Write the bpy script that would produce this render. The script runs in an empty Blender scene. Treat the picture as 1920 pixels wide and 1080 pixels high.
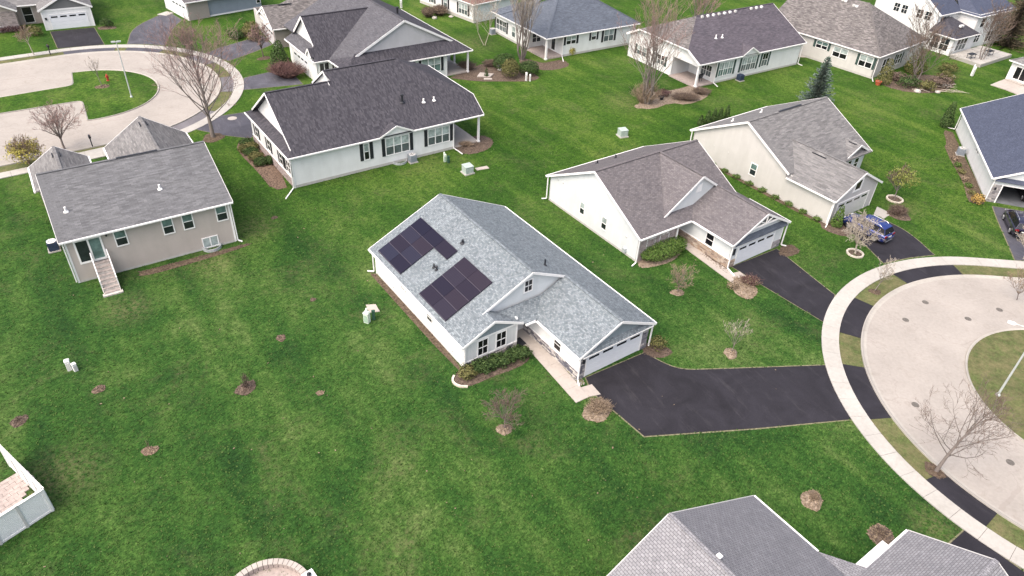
import bpy, math, random
from mathutils import Vector, Matrix
PI = math.pi
S = bpy.context.scene
COL = S.collection
rnd = random.Random(7)

# ------------------------------------------------------------------ camera, sky, sun, exposure
cam = bpy.data.cameras.new('camera')
cam.sensor_width = 36.0
cam.lens = 36.0 * 1340.3 / 1920.0
cam.clip_end = 2000
camo = bpy.data.objects.new('camera', cam)
COL.objects.link(camo)
_p, _r = 0.63956, 0.0575
_fw = Vector((0, math.cos(_p), -math.sin(_p)))
_up = Vector((0, math.sin(_p), math.cos(_p)))
_rt = Vector((1, 0, 0))
_X = _rt * math.cos(_r) + _up * math.sin(_r)
_Y = _up * math.cos(_r) - _rt * math.sin(_r)
_m = Matrix((( _X.x, _Y.x, -_fw.x, 0), (_X.y, _Y.y, -_fw.y, 0), (_X.z, _Y.z, -_fw.z, 37.0), (0, 0, 0, 1)))
camo.matrix_world = _m
S.camera = camo

SUN_AZ, SUN_EL = math.radians(226), math.radians(56)      # compass azimuth (0 = +y, clockwise)
w = bpy.data.worlds.new('World'); S.world = w; w.use_nodes = True
nt = w.node_tree
for n in list(nt.nodes): nt.nodes.remove(n)
sky = nt.nodes.new('ShaderNodeTexSky'); sky.sky_type = 'NISHITA'; sky.sun_disc = False
sky.sun_elevation = SUN_EL; sky.sun_rotation = SUN_AZ
sky.dust_density = 8.0; sky.air_density = 0.8; sky.ozone_density = 0.3
bg = nt.nodes.new('ShaderNodeBackground'); bg.inputs['Strength'].default_value = 0.15
wo = nt.nodes.new('ShaderNodeOutputWorld')
nt.links.new(sky.outputs[0], bg.inputs[0]); nt.links.new(bg.outputs[0], wo.inputs[0])
sl = bpy.data.lights.new('sun', 'SUN'); sl.energy = 1.35; sl.angle = math.radians(125); sl.color = (1.0, 0.99, 0.985)
so = bpy.data.objects.new('sun', sl); COL.objects.link(so)
_sd = Vector((math.sin(SUN_AZ) * math.cos(SUN_EL), math.cos(SUN_AZ) * math.cos(SUN_EL), math.sin(SUN_EL)))
so.rotation_euler = _sd.to_track_quat('Z', 'Y').to_euler()
so.location = (-60, 20, 80)
S.view_settings.view_transform = 'Standard'; S.view_settings.look = 'None'
S.view_settings.exposure = 0.83; S.view_settings.gamma = 1.0
S.view_settings.use_curve_mapping = False
S.render.engine = 'CYCLES'

# ------------------------------------------------------------------ materials
def NT(name):
    m = bpy.data.materials.new(name); m.use_nodes = True
    t = m.node_tree; b = t.nodes['Principled BSDF']
    return m, t, b
def ramp(t, fac, stops):
    r = t.nodes.new('ShaderNodeValToRGB'); e = r.color_ramp.elements
    while len(e) < len(stops): e.new(0.5)
    for i, (p, c) in enumerate(stops):
        e[i].position = p; e[i].color = (c[0], c[1], c[2], 1)
    t.links.new(fac, r.inputs[0]); return r.outputs[0]
def noise(t, vec, scale, detail=3, rough=0.55, dist=0.0):
    n = t.nodes.new('ShaderNodeTexNoise'); n.inputs['Scale'].default_value = scale
    n.inputs['Detail'].default_value = detail; n.inputs['Roughness'].default_value = rough
    n.inputs['Distortion'].default_value = dist
    if vec is not None: t.links.new(vec, n.inputs['Vector'])
    return n.outputs['Fac']
def mixc(t, fac, a, b, mode='MIX'):
    n = t.nodes.new('ShaderNodeMix'); n.data_type = 'RGBA'; n.blend_type = mode
    for s, v in ((n.inputs[0], fac), (n.inputs[6], a), (n.inputs[7], b)):
        if isinstance(v, (int, float)): s.default_value = v
        elif isinstance(v, (tuple, list)): s.default_value = (v[0], v[1], v[2], 1)
        else: t.links.new(v, s)
    return n.outputs[2]
def maths(t, op, a, b=None, c=None):
    n = t.nodes.new('ShaderNodeMath'); n.operation = op
    for i, v in enumerate((a, b, c)):
        if v is None: continue
        if isinstance(v, (int, float)): n.inputs[i].default_value = v
        else: t.links.new(v, n.inputs[i])
    return n.outputs[0]
def bump(t, b, h, strength, dist):
    n = t.nodes.new('ShaderNodeBump'); n.inputs['Strength'].default_value = strength; n.inputs['Distance'].default_value = dist
    t.links.new(h, n.inputs['Height']); t.links.new(n.outputs[0], b.inputs['Normal'])
def pos(t): return t.nodes.new('ShaderNodeNewGeometry').outputs['Position']
def uvo(t): return t.nodes.new('ShaderNodeTexCoord').outputs['UV']
def stretch(t, vec, sx, sy, sz, rot=0):
    n = t.nodes.new('ShaderNodeMapping'); n.vector_type = 'TEXTURE'; n.inputs['Scale'].default_value = (1 / sx, 1 / sy, 1 / sz); n.inputs['Rotation'].default_value = (0, 0, rot)
    t.links.new(vec, n.inputs['Vector']); return n.outputs[0]
def spec(b, rough, s=0.3): b.inputs['Roughness'].default_value = rough; b.inputs['Specular IOR Level'].default_value = s

M = {}
def plain(name, c, rough=0.6, var=0.12, scale=3.0, s=0.3, metal=0.0):
    m, t, b = NT(name)
    f = noise(t, pos(t), scale, 4)
    lo = tuple(x * (1 - var) for x in c); hi = tuple(min(0.9, x * (1 + var)) for x in c)
    t.links.new(ramp(t, f, [(0.3, lo), (0.7, hi)]), b.inputs['Base Color'])
    spec(b, rough, s); b.inputs['Metallic'].default_value = metal
    M[name] = m; return m
def shingle(name, c1, c2, dark=0.5, blot=0.35, width=0.30, row=0.145):
    m, t, b = NT(name); uv = uvo(t)
    br = t.nodes.new('ShaderNodeTexBrick'); t.links.new(uv, br.inputs['Vector'])
    br.inputs['Scale'].default_value = 1.0; br.inputs['Brick Width'].default_value = width; br.inputs['Row Height'].default_value = row
    br.inputs['Mortar Size'].default_value = 0.012; br.inputs['Mortar Smooth'].default_value = 0.3; br.inputs['Bias'].default_value = 0.0
    br.inputs['Color1'].default_value = (*c1, 1); br.inputs['Color2'].default_value = (*c2, 1)
    br.inputs['Mortar'].default_value = (c1[0] * dark, c1[1] * dark, c1[2] * dark, 1)  # dark joint colour paints in the shadow lines between shingles
    br2 = t.nodes.new('ShaderNodeTexBrick'); t.links.new(uv, br2.inputs['Vector'])
    br2.inputs['Scale'].default_value = 1.0; br2.inputs['Brick Width'].default_value = width * 1.31; br2.inputs['Row Height'].default_value = row
    br2.inputs['Mortar Size'].default_value = 0.0
    br2.offset = 0.37; br2.squash = 1.0
    br2.inputs['Color1'].default_value = (0.62, 0.62, 0.62, 1); br2.inputs['Color2'].default_value = (1.25, 1.25, 1.25, 1)
    c = mixc(t, blot, br.outputs['Color'], br2.outputs['Color'], 'MULTIPLY')
    f = noise(t, uv, 0.5, 4, 0.65)
    g = ramp(t, f, [(0.25, (0.90, 0.90, 0.91)), (0.75, (1.07, 1.07, 1.06))])
    c = mixc(t, 1.0, c, g, 'MULTIPLY')
    st = noise(t, stretch(t, uv, 1.2, 0.12, 1), 1.4, 3)
    c = mixc(t, 0.35, c, ramp(t, st, [(0.3, (0.86, 0.86, 0.87)), (0.65, (1.05, 1.05, 1.05))]), 'MULTIPLY')
    gr = noise(t, uv, 26, 2, 0.7)
    c = mixc(t, 1.0, c, ramp(t, gr, [(0.3, (0.8, 0.8, 0.8)), (0.7, (1.18, 1.18, 1.18))]), 'MULTIPLY')
    t.links.new(c, b.inputs['Base Color']); spec(b, 0.75, 0.25)
    sep = t.nodes.new('ShaderNodeSeparateXYZ'); t.links.new(uv, sep.inputs[0])
    saw = maths(t, 'FRACT', maths(t, 'DIVIDE', sep.outputs[1], row))
    h = maths(t, 'SUBTRACT', maths(t, 'ADD', br2.outputs['Fac'], br.outputs['Fac']), saw)
    h = maths(t, 'ADD', maths(t, 'MULTIPLY', h, -1), maths(t, 'MULTIPLY', gr, 0.5))
    bump(t, b, h, 0.5, 0.012)
    M[name] = m; return m
def siding(name, c, lap=0.12, vertical=False, rough=0.5, depth=0.012):
    m, t, b = NT(name); p = pos(t)
    if vertical:
        uv = uvo(t); sep = t.nodes.new('ShaderNodeSeparateXYZ'); t.links.new(uv, sep.inputs[0]); x = sep.outputs[0]
        fr = maths(t, 'FRACT', maths(t, 'DIVIDE', x, lap)); h = maths(t, 'GREATER_THAN', fr, 0.84)
        shade = maths(t, 'GREATER_THAN', fr, 0.8)
    else:
        sep = t.nodes.new('ShaderNodeSeparateXYZ'); t.links.new(p, sep.inputs[0]); x = sep.outputs[2]
        fr = maths(t, 'FRACT', maths(t, 'DIVIDE', x, lap)); h = maths(t, 'SUBTRACT', 1.0, fr)
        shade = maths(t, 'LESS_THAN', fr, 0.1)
    f = noise(t, p, 0.8, 4)
    base = ramp(t, f, [(0.3, tuple(k * 0.95 for k in c)), (0.7, tuple(min(.9, k * 1.04) for k in c))])
    uvs = noise(t, stretch(t, p, 1, 1, 0.15), 1.5, 4)
    base = mixc(t, 0.5, base, ramp(t, uvs, [(0.35, (0.9, 0.9, 0.89)), (0.6, (1.0, 1.0, 1.0))]), 'MULTIPLY')
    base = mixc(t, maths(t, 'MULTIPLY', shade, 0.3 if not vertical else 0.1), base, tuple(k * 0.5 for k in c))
    t.links.new(base, b.inputs['Base Color']); spec(b, rough, 0.3)
    bump(t, b, h, 0.6, depth)
    M[name] = m; return m
def island(name, cols, rough=0.7, s=0.2, trans=0.0):
    """colour differs from piece to piece (one value per loose piece of the mesh)"""
    m, t, b = NT(name)
    r = t.nodes.new('ShaderNodeNewGeometry').outputs['Random Per Island']
    n = len(cols)
    c = ramp(t, r, [(i / max(1, n - 1), k) for i, k in enumerate(cols)])
    f = noise(t, pos(t), 9, 3)
    c = mixc(t, 0.6, c, ramp(t, f, [(0.3, (0.75, 0.75, 0.75)), (0.7, (1.2, 1.2, 1.2))]), 'MULTIPLY')
    t.links.new(c, b.inputs['Base Color']); spec(b, rough, s)
    M[name] = m; return m

DRY = [(-27.0, 27.6, 2.8), (-26.6, 51.0, 2.6), (27.0, 27.6, 1.8), (-30.8, 44.0, 2.4), (-24.6, 57.0, 2.4), (14.0, 93.5, 3.6), (3.2, 106.4, 2.4), (66.0, 114.0, 4.0), (41.5, 68.0, 2.2), (-1.0, 39.3, 1.4), (10.0, 36.2, 1.4), (-9, 114, 5)]
def grass_mat(name, dryness=0.5, far=True, verge=False):
    m, t, b = NT(name); p = pos(t)
    big = noise(t, p, 0.075, 3, 0.55, 0.8)
    med = noise(t, stretch(t, p, 0.8, 0.5, 1, 0.5), 0.5, 5, 0.72)
    fine = noise(t, stretch(t, p, 1.0, 0.6, 1, -0.7), 2.6, 4, 0.8)
    grit = noise(t, stretch(t, p, 1.0, 0.55, 1, -0.6), 8.5, 3, 0.8)
    mow = noise(t, stretch(t, p, 0.42, 0.028, 1, 0.64), 1.0, 2, 0.5)
    a = maths(t, 'ADD', maths(t, 'MULTIPLY', big, 1.0), maths(t, 'MULTIPLY', med, 0.8))
    a = maths(t, 'ADD', a, maths(t, 'MULTIPLY', mow, 0.75)); a = maths(t, 'ADD', a, maths(t, 'MULTIPLY', fine, 0.45)); a = maths(t, 'DIVIDE', a, 3.0)
    c = ramp(t, a, [(0.40, (0.015, 0.048, 0.012)), (0.485, (0.027, 0.076, 0.015)), (0.54, (0.044, 0.099, 0.021)), (0.61, (0.082, 0.132, 0.040))])
    if far:
        sep = t.nodes.new('ShaderNodeSeparateXYZ'); t.links.new(p, sep.inputs[0])
        mr = t.nodes.new('ShaderNodeMapRange'); mr.interpolation_type = 'SMOOTHSTEP'; mr.inputs[1].default_value = 46; mr.inputs[2].default_value = 84
        t.links.new(maths(t, 'ADD', sep.outputs[1], maths(t, 'MULTIPLY', big, 8)), mr.inputs[0])
        c2 = ramp(t, a, [(0.40, (0.022, 0.064, 0.008)), (0.50, (0.041, 0.096, 0.012)), (0.60, (0.080, 0.136, 0.024))])
        c = mixc(t, mr.outputs[0], c, c2)
    c = mixc(t, 1.0, c, ramp(t, grit, [(0.3, (0.42, 0.45, 0.42)), (0.5, (0.95, 0.95, 0.95)), (0.7, (1.75, 1.65, 1.6))]), 'MULTIPLY')
    c = mixc(t, 1.0, c, ramp(t, fine, [(0.3, (0.62, 0.66, 0.64)), (0.7, (1.42, 1.34, 1.32))]), 'MULTIPLY')
    d1 = noise(t, p, 0.13, 5, 0.72, 1.2); d2 = noise(t, p, 2.2, 4, 0.8)
    loc_ = ramp(t, d1, [(0.50, (0, 0, 0)), (0.75, (1, 1, 1))])
    if far:
        for (x, y, r) in DRY:
            v = t.nodes.new('ShaderNodeVectorMath'); v.operation = 'DISTANCE'; t.links.new(p, v.inputs[0]); v.inputs[1].default_value = (x, y, 0)
            q = maths(t, 'SUBTRACT', 1.25, maths(t, 'DIVIDE', v.outputs['Value'], r)); loc_ = maths(t, 'MAXIMUM', loc_, maths(t, 'MINIMUM', maths(t, 'MAXIMUM', q, 0.0), 1.0))
    dm = maths(t, 'MULTIPLY', loc_, ramp(t, d2, [(0.40, (0, 0, 0)), (0.60, (1, 1, 1))]))
    dc = mixc(t, noise(t, p, 4.5, 3), (0.10, 0.085, 0.045), (0.26, 0.235, 0.125))
    if verge: c = mixc(t, maths(t, 'MULTIPLY', ramp(t, noise(t, p, 0.7, 4, .7), [(0.3, (1, 1, 1)), (0.65, (0.35, 0.35, 0.35))]), 0.9), c, dc)
    c = mixc(t, maths(t, 'MULTIPLY', dm, dryness), c, dc)
    sp = noise(t, p, 5.0, 2, 0.6)
    c = mixc(t, ramp(t, sp, [(0.70, (0, 0, 0)), (0.77, (0.55, 0.55, 0.55))]), c, (0.24, 0.28, 0.13))
    t.links.new(c, b.inputs['Base Color']); spec(b, 0.9, 0.1)
    hh = maths(t, 'ADD', maths(t, 'MULTIPLY', grit, 0.7), fine)
    bump(t, b, hh, 0.9, 0.12)
    M[name] = m; return m
grass_mat('lawn', 0.45); grass_mat('bright_lawn', 0.35); grass_mat('dry_lawn', 0.9, False, True)
def concrete(name, c, crack=0.0, patch=0.12):
    m, t, b = NT(name); p = pos(t)
    f = noise(t, p, 0.25, 5, 0.6); g = noise(t, p, 4, 4, 0.7); st = noise(t, p, 0.9, 5, 0.7, 1.5)
    k = ramp(t, f, [(0.3, tuple(x * (1 - patch) for x in c)), (0.7, tuple(x * (1 + patch * .5) for x in c))])
    k = mixc(t, 1.0, k, ramp(t, g, [(0.3, (0.93, 0.93, 0.93)), (0.7, (1.05, 1.05, 1.05))]), 'MULTIPLY')
    k = mixc(t, 0.7, k, ramp(t, st, [(0.3, (0.86, 0.84, 0.82)), (0.48, (1.0, 1.0, 1.0))]), 'MULTIPLY')
    if crack:
        v = t.nodes.new('ShaderNodeTexVoronoi'); v.feature = 'DISTANCE_TO_EDGE'; v.inputs['Scale'].default_value = 0.16
        w2 = noise(t, p, 0.6, 4); mp = t.nodes.new('ShaderNodeMix'); mp.data_type = 'VECTOR'; mp.inputs[0].default_value = 0.35
        t.links.new(p, mp.inputs[4]); cb = t.nodes.new('ShaderNodeCombineXYZ'); t.links.new(maths(t, 'MULTIPLY', w2, 8), cb.inputs[0]); t.links.new(maths(t, 'MULTIPLY', w2, 5), cb.inputs[1])
        t.links.new(cb.outputs[0], mp.inputs[5]); t.links.new(mp.outputs[1], v.inputs['Vector'])
        k = mixc(t, maths(t, 'MULTIPLY', maths(t, 'LESS_THAN', v.outputs['Distance'], 0.006), crack), k, (0.25, 0.22, 0.2))
    t.links.new(k, b.inputs['Base Color']); spec(b, 0.8, 0.25); bump(t, b, g, 0.2, 0.01)
    M[name] = m; return m
concrete('road_concrete', (0.335, 0.310, 0.284), 0.35)
concrete('walk_concrete', (0.405, 0.392, 0.365))
concrete('kerb_concrete', (0.37, 0.35, 0.32))
concrete('pale_concrete', (0.41, 0.372, 0.34))
concrete('grey_concrete', (0.36, 0.35, 0.33))
def asphalt(name, c, wear):
    m, t, b = NT(name); p = pos(t)
    f = noise(t, p, 0.35, 5, 0.65, 0.8); g = noise(t, p, 30, 2, 0.8); sc = noise(t, stretch(t, p, 1.6, 0.25, 1, 0.5), 0.8, 5, 0.75)
    k = ramp(t, f, [(0.3, tuple(x * 0.75 for x in c)), (0.7, tuple(x * 1.35 for x in c))])
    k = mixc(t, ramp(t, sc, [(0.55, (0, 0, 0)), (0.8, (wear, wear, wear))]), k, (0.2, 0.19, 0.2))
    k = mixc(t, 0.8, k, ramp(t, g, [(0.3, (0.7, 0.7, 0.7)), (0.7, (1.35, 1.35, 1.35))]), 'MULTIPLY')
    t.links.new(k, b.inputs['Base Color']); spec(b, 0.75, 0.2); bump(t, b, g, 0.3, 0.008)
    M[name] = m; return m
asphalt('asphalt', (0.021, 0.020, 0.0255), 0.16)
asphalt('worn_asphalt', (0.072, 0.072, 0.088), 0.5)
asphalt('old_asphalt', (0.13, 0.125, 0.135), 0.9)
island('mulch', [(0.09, 0.064, 0.050), (0.145, 0.108, 0.086), (0.065, 0.047, 0.038)])
plain('mulch_ground', (0.110, 0.084, 0.067), 0.95, 0.5, 6, 0.1)
plain('pale_mulch', (0.225, 0.18, 0.14), 0.95, 0.45, 6, 0.1)
plain('red_mulch', (0.145, 0.104, 0.080), 0.95, 0.5, 7, 0.1)
plain('bare_soil', (0.105, 0.080, 0.058), 0.95, 0.45, 4, 0.1)
plain('edging_gravel', (0.165, 0.16, 0.10), 0.95, 0.4, 5, 0.1)
siding('white_siding', (0.74, 0.755, 0.765)); siding('cool_siding', (0.62, 0.655, 0.675)); siding('cream_siding', (0.545, 0.535, 0.520))
siding('taupe_siding', (0.46, 0.415, 0.39)); siding('blue_siding', (0.27, 0.31, 0.37)); siding('brown_siding', (0.33, 0.295, 0.275))
siding('grey_gable', (0.50, 0.50, 0.52)); siding('garage_cream', (0.50, 0.49, 0.50)); siding('dark_siding', (0.16, 0.165, 0.17))
siding('grey_boards', (0.62, 0.64, 0.65), 0.3, True); siding('blue_boards', (0.225, 0.27, 0.30), 0.28, True, 0.6, 0.02)
plain('white_trim', (0.80, 0.80, 0.80), 0.45, 0.04); plain('white_door', (0.72, 0.75, 0.79), 0.4, 0.03, 1.2)
plain('grey_trim', (0.55, 0.55, 0.54), 0.5, 0.05); plain('black_trim', (0.022, 0.024, 0.03), 0.5, 0.2)
plain('green_shutter', (0.045, 0.075, 0.07), 0.5, 0.2); plain('foundation', (0.45, 0.44, 0.42), 0.85, 0.1)
shingle('blue_grey_shingle', (0.245, 0.280, 0.306), (0.122, 0.148, 0.168), 0.5, 0.3, 0.17, 0.135)
shingle('grey_shingle', (0.161, 0.165, 0.175), (0.120, 0.123, 0.132), 0.6, 0.55, 0.5, 0.15)
shingle('charcoal_shingle', (0.082, 0.079, 0.093), (0.038, 0.037, 0.048), 0.5, 0.3, 0.15, 0.34)
shingle('brown_grey_shingle', (0.163, 0.150, 0.156), (0.117, 0.109, 0.118), 0.55, 0.4, 0.26, 0.15)
shingle('warm_grey_shingle', (0.208, 0.205, 0.206), (0.148, 0.146, 0.149), 0.6, 0.6, 0.6, 0.15)
shingle('navy_shingle', (0.075, 0.088, 0.132), (0.056, 0.067, 0.104), 0.6, 0.3, 0.26, 0.15)
shingle('plum_shingle', (0.114, 0.101, 0.121), (0.072, 0.067, 0.081), 0.6, 0.5, 0.45, 0.16)
shingle('slate_shingle', (0.114, 0.133, 0.167), (0.085, 0.101, 0.130), 0.6, 0.4, 0.4, 0.16)
shingle('tan_shingle', (0.199, 0.185, 0.180), (0.102, 0.095, 0.096), 0.5, 0.7, 0.42, 0.2)
shingle('pale_grey_shingle', (0.263, 0.263, 0.282), (0.208, 0.208, 0.226), 0.32, 0.25, 0.25, 0.145)
shingle('ash_shingle', (0.112, 0.112, 0.126), (0.078, 0.078, 0.090), 0.6, 0.4, 0.4, 0.16)  # charcoal roof tone lightened for left-facing slopes, their light put into the colour
shingle('russet_shingle', (0.220, 0.138, 0.114), (0.152, 0.095, 0.083), 0.6, 0.4)
def glass(name, c, rough=0.08):
    m, t, b = NT(name)
    f = noise(t, pos(t), 1.7, 3)
    t.links.new(ramp(t, f, [(0.35, tuple(x * 0.7 for x in c)), (0.65, tuple(x * 1.3 for x in c))]), b.inputs['Base Color'])
    b.inputs['Roughness'].default_value = rough; b.inputs['Specular IOR Level'].default_value = 0.6
    M[name] = m
glass('glass_dark', (0.020, 0.026, 0.030)); glass('glass_screen', (0.085, 0.11, 0.115), 0.35)
glass('glass_blind', (0.36, 0.42, 0.42), 0.15); glass('glass_teal', (0.12, 0.19, 0.18), 0.12); glass('glass_black', (0.008, 0.008, 0.012), 0.25)
island('stone_grey', [(0.16, 0.15, 0.16), (0.36, 0.34, 0.34), (0.24, 0.23, 0.25), (0.48, 0.46, 0.44), (0.11, 0.11, 0.13)], 0.9)
island('stone_tan', [(0.30, 0.22, 0.17), (0.42, 0.34, 0.27), (0.20, 0.155, 0.135), (0.48, 0.42, 0.36), (0.27, 0.2, 0.17)], 0.9)
island('brick_pink', [(0.30, 0.25, 0.24), (0.42, 0.36, 0.35), (0.36, 0.31, 0.31), (0.22, 0.19, 0.19)], 0.9)
plain('stone_a', (0.20, 0.195, 0.215), 0.9, 0.35, 6); plain('stone_b', (0.38, 0.36, 0.36), 0.9, 0.3, 6); plain('stone_c', (0.50, 0.48, 0.455), 0.9, 0.25, 6); plain('stone_d', (0.12, 0.12, 0.145), 0.9, 0.35, 6)
plain('mortar', (0.30, 0.29, 0.28), 0.95, 0.15, 5)
m_, t_, b_ = NT('solar_cell')
_uv = uvo(t_); _br = t_.nodes.new('ShaderNodeTexBrick'); t_.links.new(_uv, _br.inputs['Vector'])
_br.offset = 0.0; _br.inputs['Scale'].default_value = 1.0; _br.inputs['Brick Width'].default_value = 0.17; _br.inputs['Row Height'].default_value = 0.17; _br.inputs['Mortar Size'].default_value = 0.006
_oi = t_.nodes.new('ShaderNodeObjectInfo')
_pc = ramp(t_, _oi.outputs['Random'], [(0.0, (0.012, 0.012, 0.026)), (0.35, (0.020, 0.017, 0.030)), (0.7, (0.030, 0.024, 0.036)), (1.0, (0.020, 0.023, 0.044))])
t_.links.new(_pc, _br.inputs['Color1']); t_.links.new(_pc, _br.inputs['Color2']); _br.inputs['Mortar'].default_value = (0.012, 0.011, 0.022, 1)
t_.links.new(_br.outputs['Color'], b_.inputs['Base Color']); spec(b_, 0.4, 0.08); M['solar_cell'] = m_
plain('panel_frame', (0.065, 0.058, 0.078), 0.5, 0.1, 3, 0.2)
plain('galvanised', (0.50, 0.53, 0.56), 0.45, 0.15, 2, 0.5, 0.3); plain('pole_metal', (0.46, 0.50, 0.50), 0.45, 0.08, 1, 0.4, 0.2)
plain('black_metal', (0.018, 0.02, 0.026), 0.45, 0.2, 4, 0.5); plain('condenser_grey', (0.22, 0.25, 0.29), 0.5, 0.2, 8, 0.4); plain('condenser_blue', (0.03, 0.045, 0.085), 0.5, 0.3, 8, 0.4)
plain('utility_green', (0.30, 0.42, 0.33), 0.5, 0.12, 4); plain('utility_pale', (0.58, 0.66, 0.58), 0.5, 0.1, 4); plain('utility_dark', (0.035, 0.085, 0.06), 0.5, 0.2, 4); plain('transformer_green', (0.36, 0.43, 0.40), 0.5, 0.12, 4)
plain('hydrant_red', (0.34, 0.045, 0.03), 0.5, 0.2, 5); plain('iron', (0.12, 0.11, 0.10), 0.7, 0.3, 8)
plain('deck_wood', (0.30, 0.265, 0.25), 0.85, 0.25, 5); plain('pale_wood', (0.48, 0.45, 0.42), 0.8, 0.15, 5); plain('brown_wood', (0.12, 0.07, 0.045), 0.7, 0.3, 5)
plain('paver_pink', (0.34, 0.29, 0.27), 0.9, 0.18, 4); plain('ring_stone', (0.55, 0.50, 0.43), 0.9, 0.2, 6); plain('boulder', (0.42, 0.40, 0.37), 0.9, 0.3, 4)
plain('terracotta', (0.42, 0.10, 0.05), 0.8, 0.2, 5); plain('tyre', (0.02, 0.02, 0.022), 0.85, 0.2, 8, 0.2); plain('rim', (0.45, 0.46, 0.48), 0.3, 0.08, 5, 0.5, 0.7)
plain('red_lens', (0.20, 0.012, 0.014), 0.25, 0.1, 5, 0.5); plain('clear_lens', (0.6, 0.62, 0.65), 0.2, 0.1, 5, 0.5); plain('chrome', (0.62, 0.63, 0.65), 0.2, 0.05, 5, 0.5, 0.8)
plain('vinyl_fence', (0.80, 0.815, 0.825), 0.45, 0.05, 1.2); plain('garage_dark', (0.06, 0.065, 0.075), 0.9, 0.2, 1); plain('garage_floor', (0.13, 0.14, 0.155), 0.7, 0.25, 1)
def paint(name, c):
    m, t, b = NT(name)
    f = noise(t, pos(t), 2, 2)
    t.links.new(ramp(t, f, [(0.3, tuple(x * .92 for x in c)), (0.7, tuple(x * 1.08 for x in c))]), b.inputs['Base Color'])
    b.inputs['Metallic'].default_value = 0.35; b.inputs['Roughness'].default_value = 0.28
    b.inputs['Coat Weight'].default_value = 1.0; b.inputs['Coat Roughness'].default_value = 0.04
    M[name] = m
paint('blue_paint', (0.020, 0.040, 0.20)); paint('dark_paint', (0.030, 0.026, 0.055)); paint('black_paint', (0.012, 0.012, 0.015))
island('bark', [(0.085, 0.070, 0.060), (0.13, 0.108, 0.095)], 0.95); island('grey_bark', [(0.15, 0.13, 0.12), (0.23, 0.20, 0.185)], 0.95)
island('twig_brown', [(0.12, 0.085, 0.070), (0.19, 0.145, 0.12), (0.09, 0.065, 0.055)], 0.95); island('twig_tan', [(0.22, 0.165, 0.115), (0.30, 0.23, 0.17), (0.16, 0.12, 0.095)], 0.95)
island('twig_pink', [(0.24, 0.15, 0.135), (0.32, 0.22, 0.20), (0.15, 0.10, 0.095)], 0.95); island('twig_pale', [(0.34, 0.30, 0.255), (0.44, 0.40, 0.34), (0.25, 0.21, 0.18)], 0.95)
island('twig_red', [(0.14, 0.075, 0.068), (0.095, 0.055, 0.055), (0.20, 0.125, 0.11)], 0.95)
island('leaf_dark', [(0.022, 0.046, 0.014), (0.043, 0.078, 0.023), (0.074, 0.115, 0.036)], 0.75)
island('leaf_olive', [(0.081, 0.086, 0.029), (0.124, 0.124, 0.044), (0.169, 0.156, 0.065), (0.058, 0.072, 0.023)], 0.75)
island('leaf_green', [(0.046, 0.098, 0.018), (0.078, 0.143, 0.029), (0.124, 0.182, 0.046)], 0.75)
island('leaf_lime', [(0.17, 0.20, 0.045), (0.24, 0.25, 0.075), (0.11, 0.145, 0.035)], 0.75)
island('leaf_yellow', [(0.30, 0.26, 0.05), (0.40, 0.36, 0.09), (0.20, 0.19, 0.045)], 0.75)
island('leaf_orange', [(0.36, 0.21, 0.05), (0.28, 0.19, 0.06), (0.42, 0.30, 0.10)], 0.75)
island('leaf_plum', [(0.060, 0.030, 0.034), (0.095, 0.050, 0.052), (0.042, 0.022, 0.026)], 0.75)
island('needle_blue', [(0.040, 0.070, 0.054), (0.085, 0.125, 0.102), (0.15, 0.195, 0.168), (0.026, 0.046, 0.034)], 0.75)
island('needle_brown', [(0.085, 0.070, 0.045), (0.13, 0.105, 0.07), (0.045, 0.045, 0.026)], 0.8)
island('dead_leaf', [(0.20, 0.15, 0.105), (0.27, 0.215, 0.15), (0.13, 0.092, 0.068)], 0.9)
island('grass_blade', [(0.018, 0.050, 0.008), (0.034, 0.080, 0.013), (0.052, 0.100, 0.020), (0.075, 0.118, 0.034)], 0.85)

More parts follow.
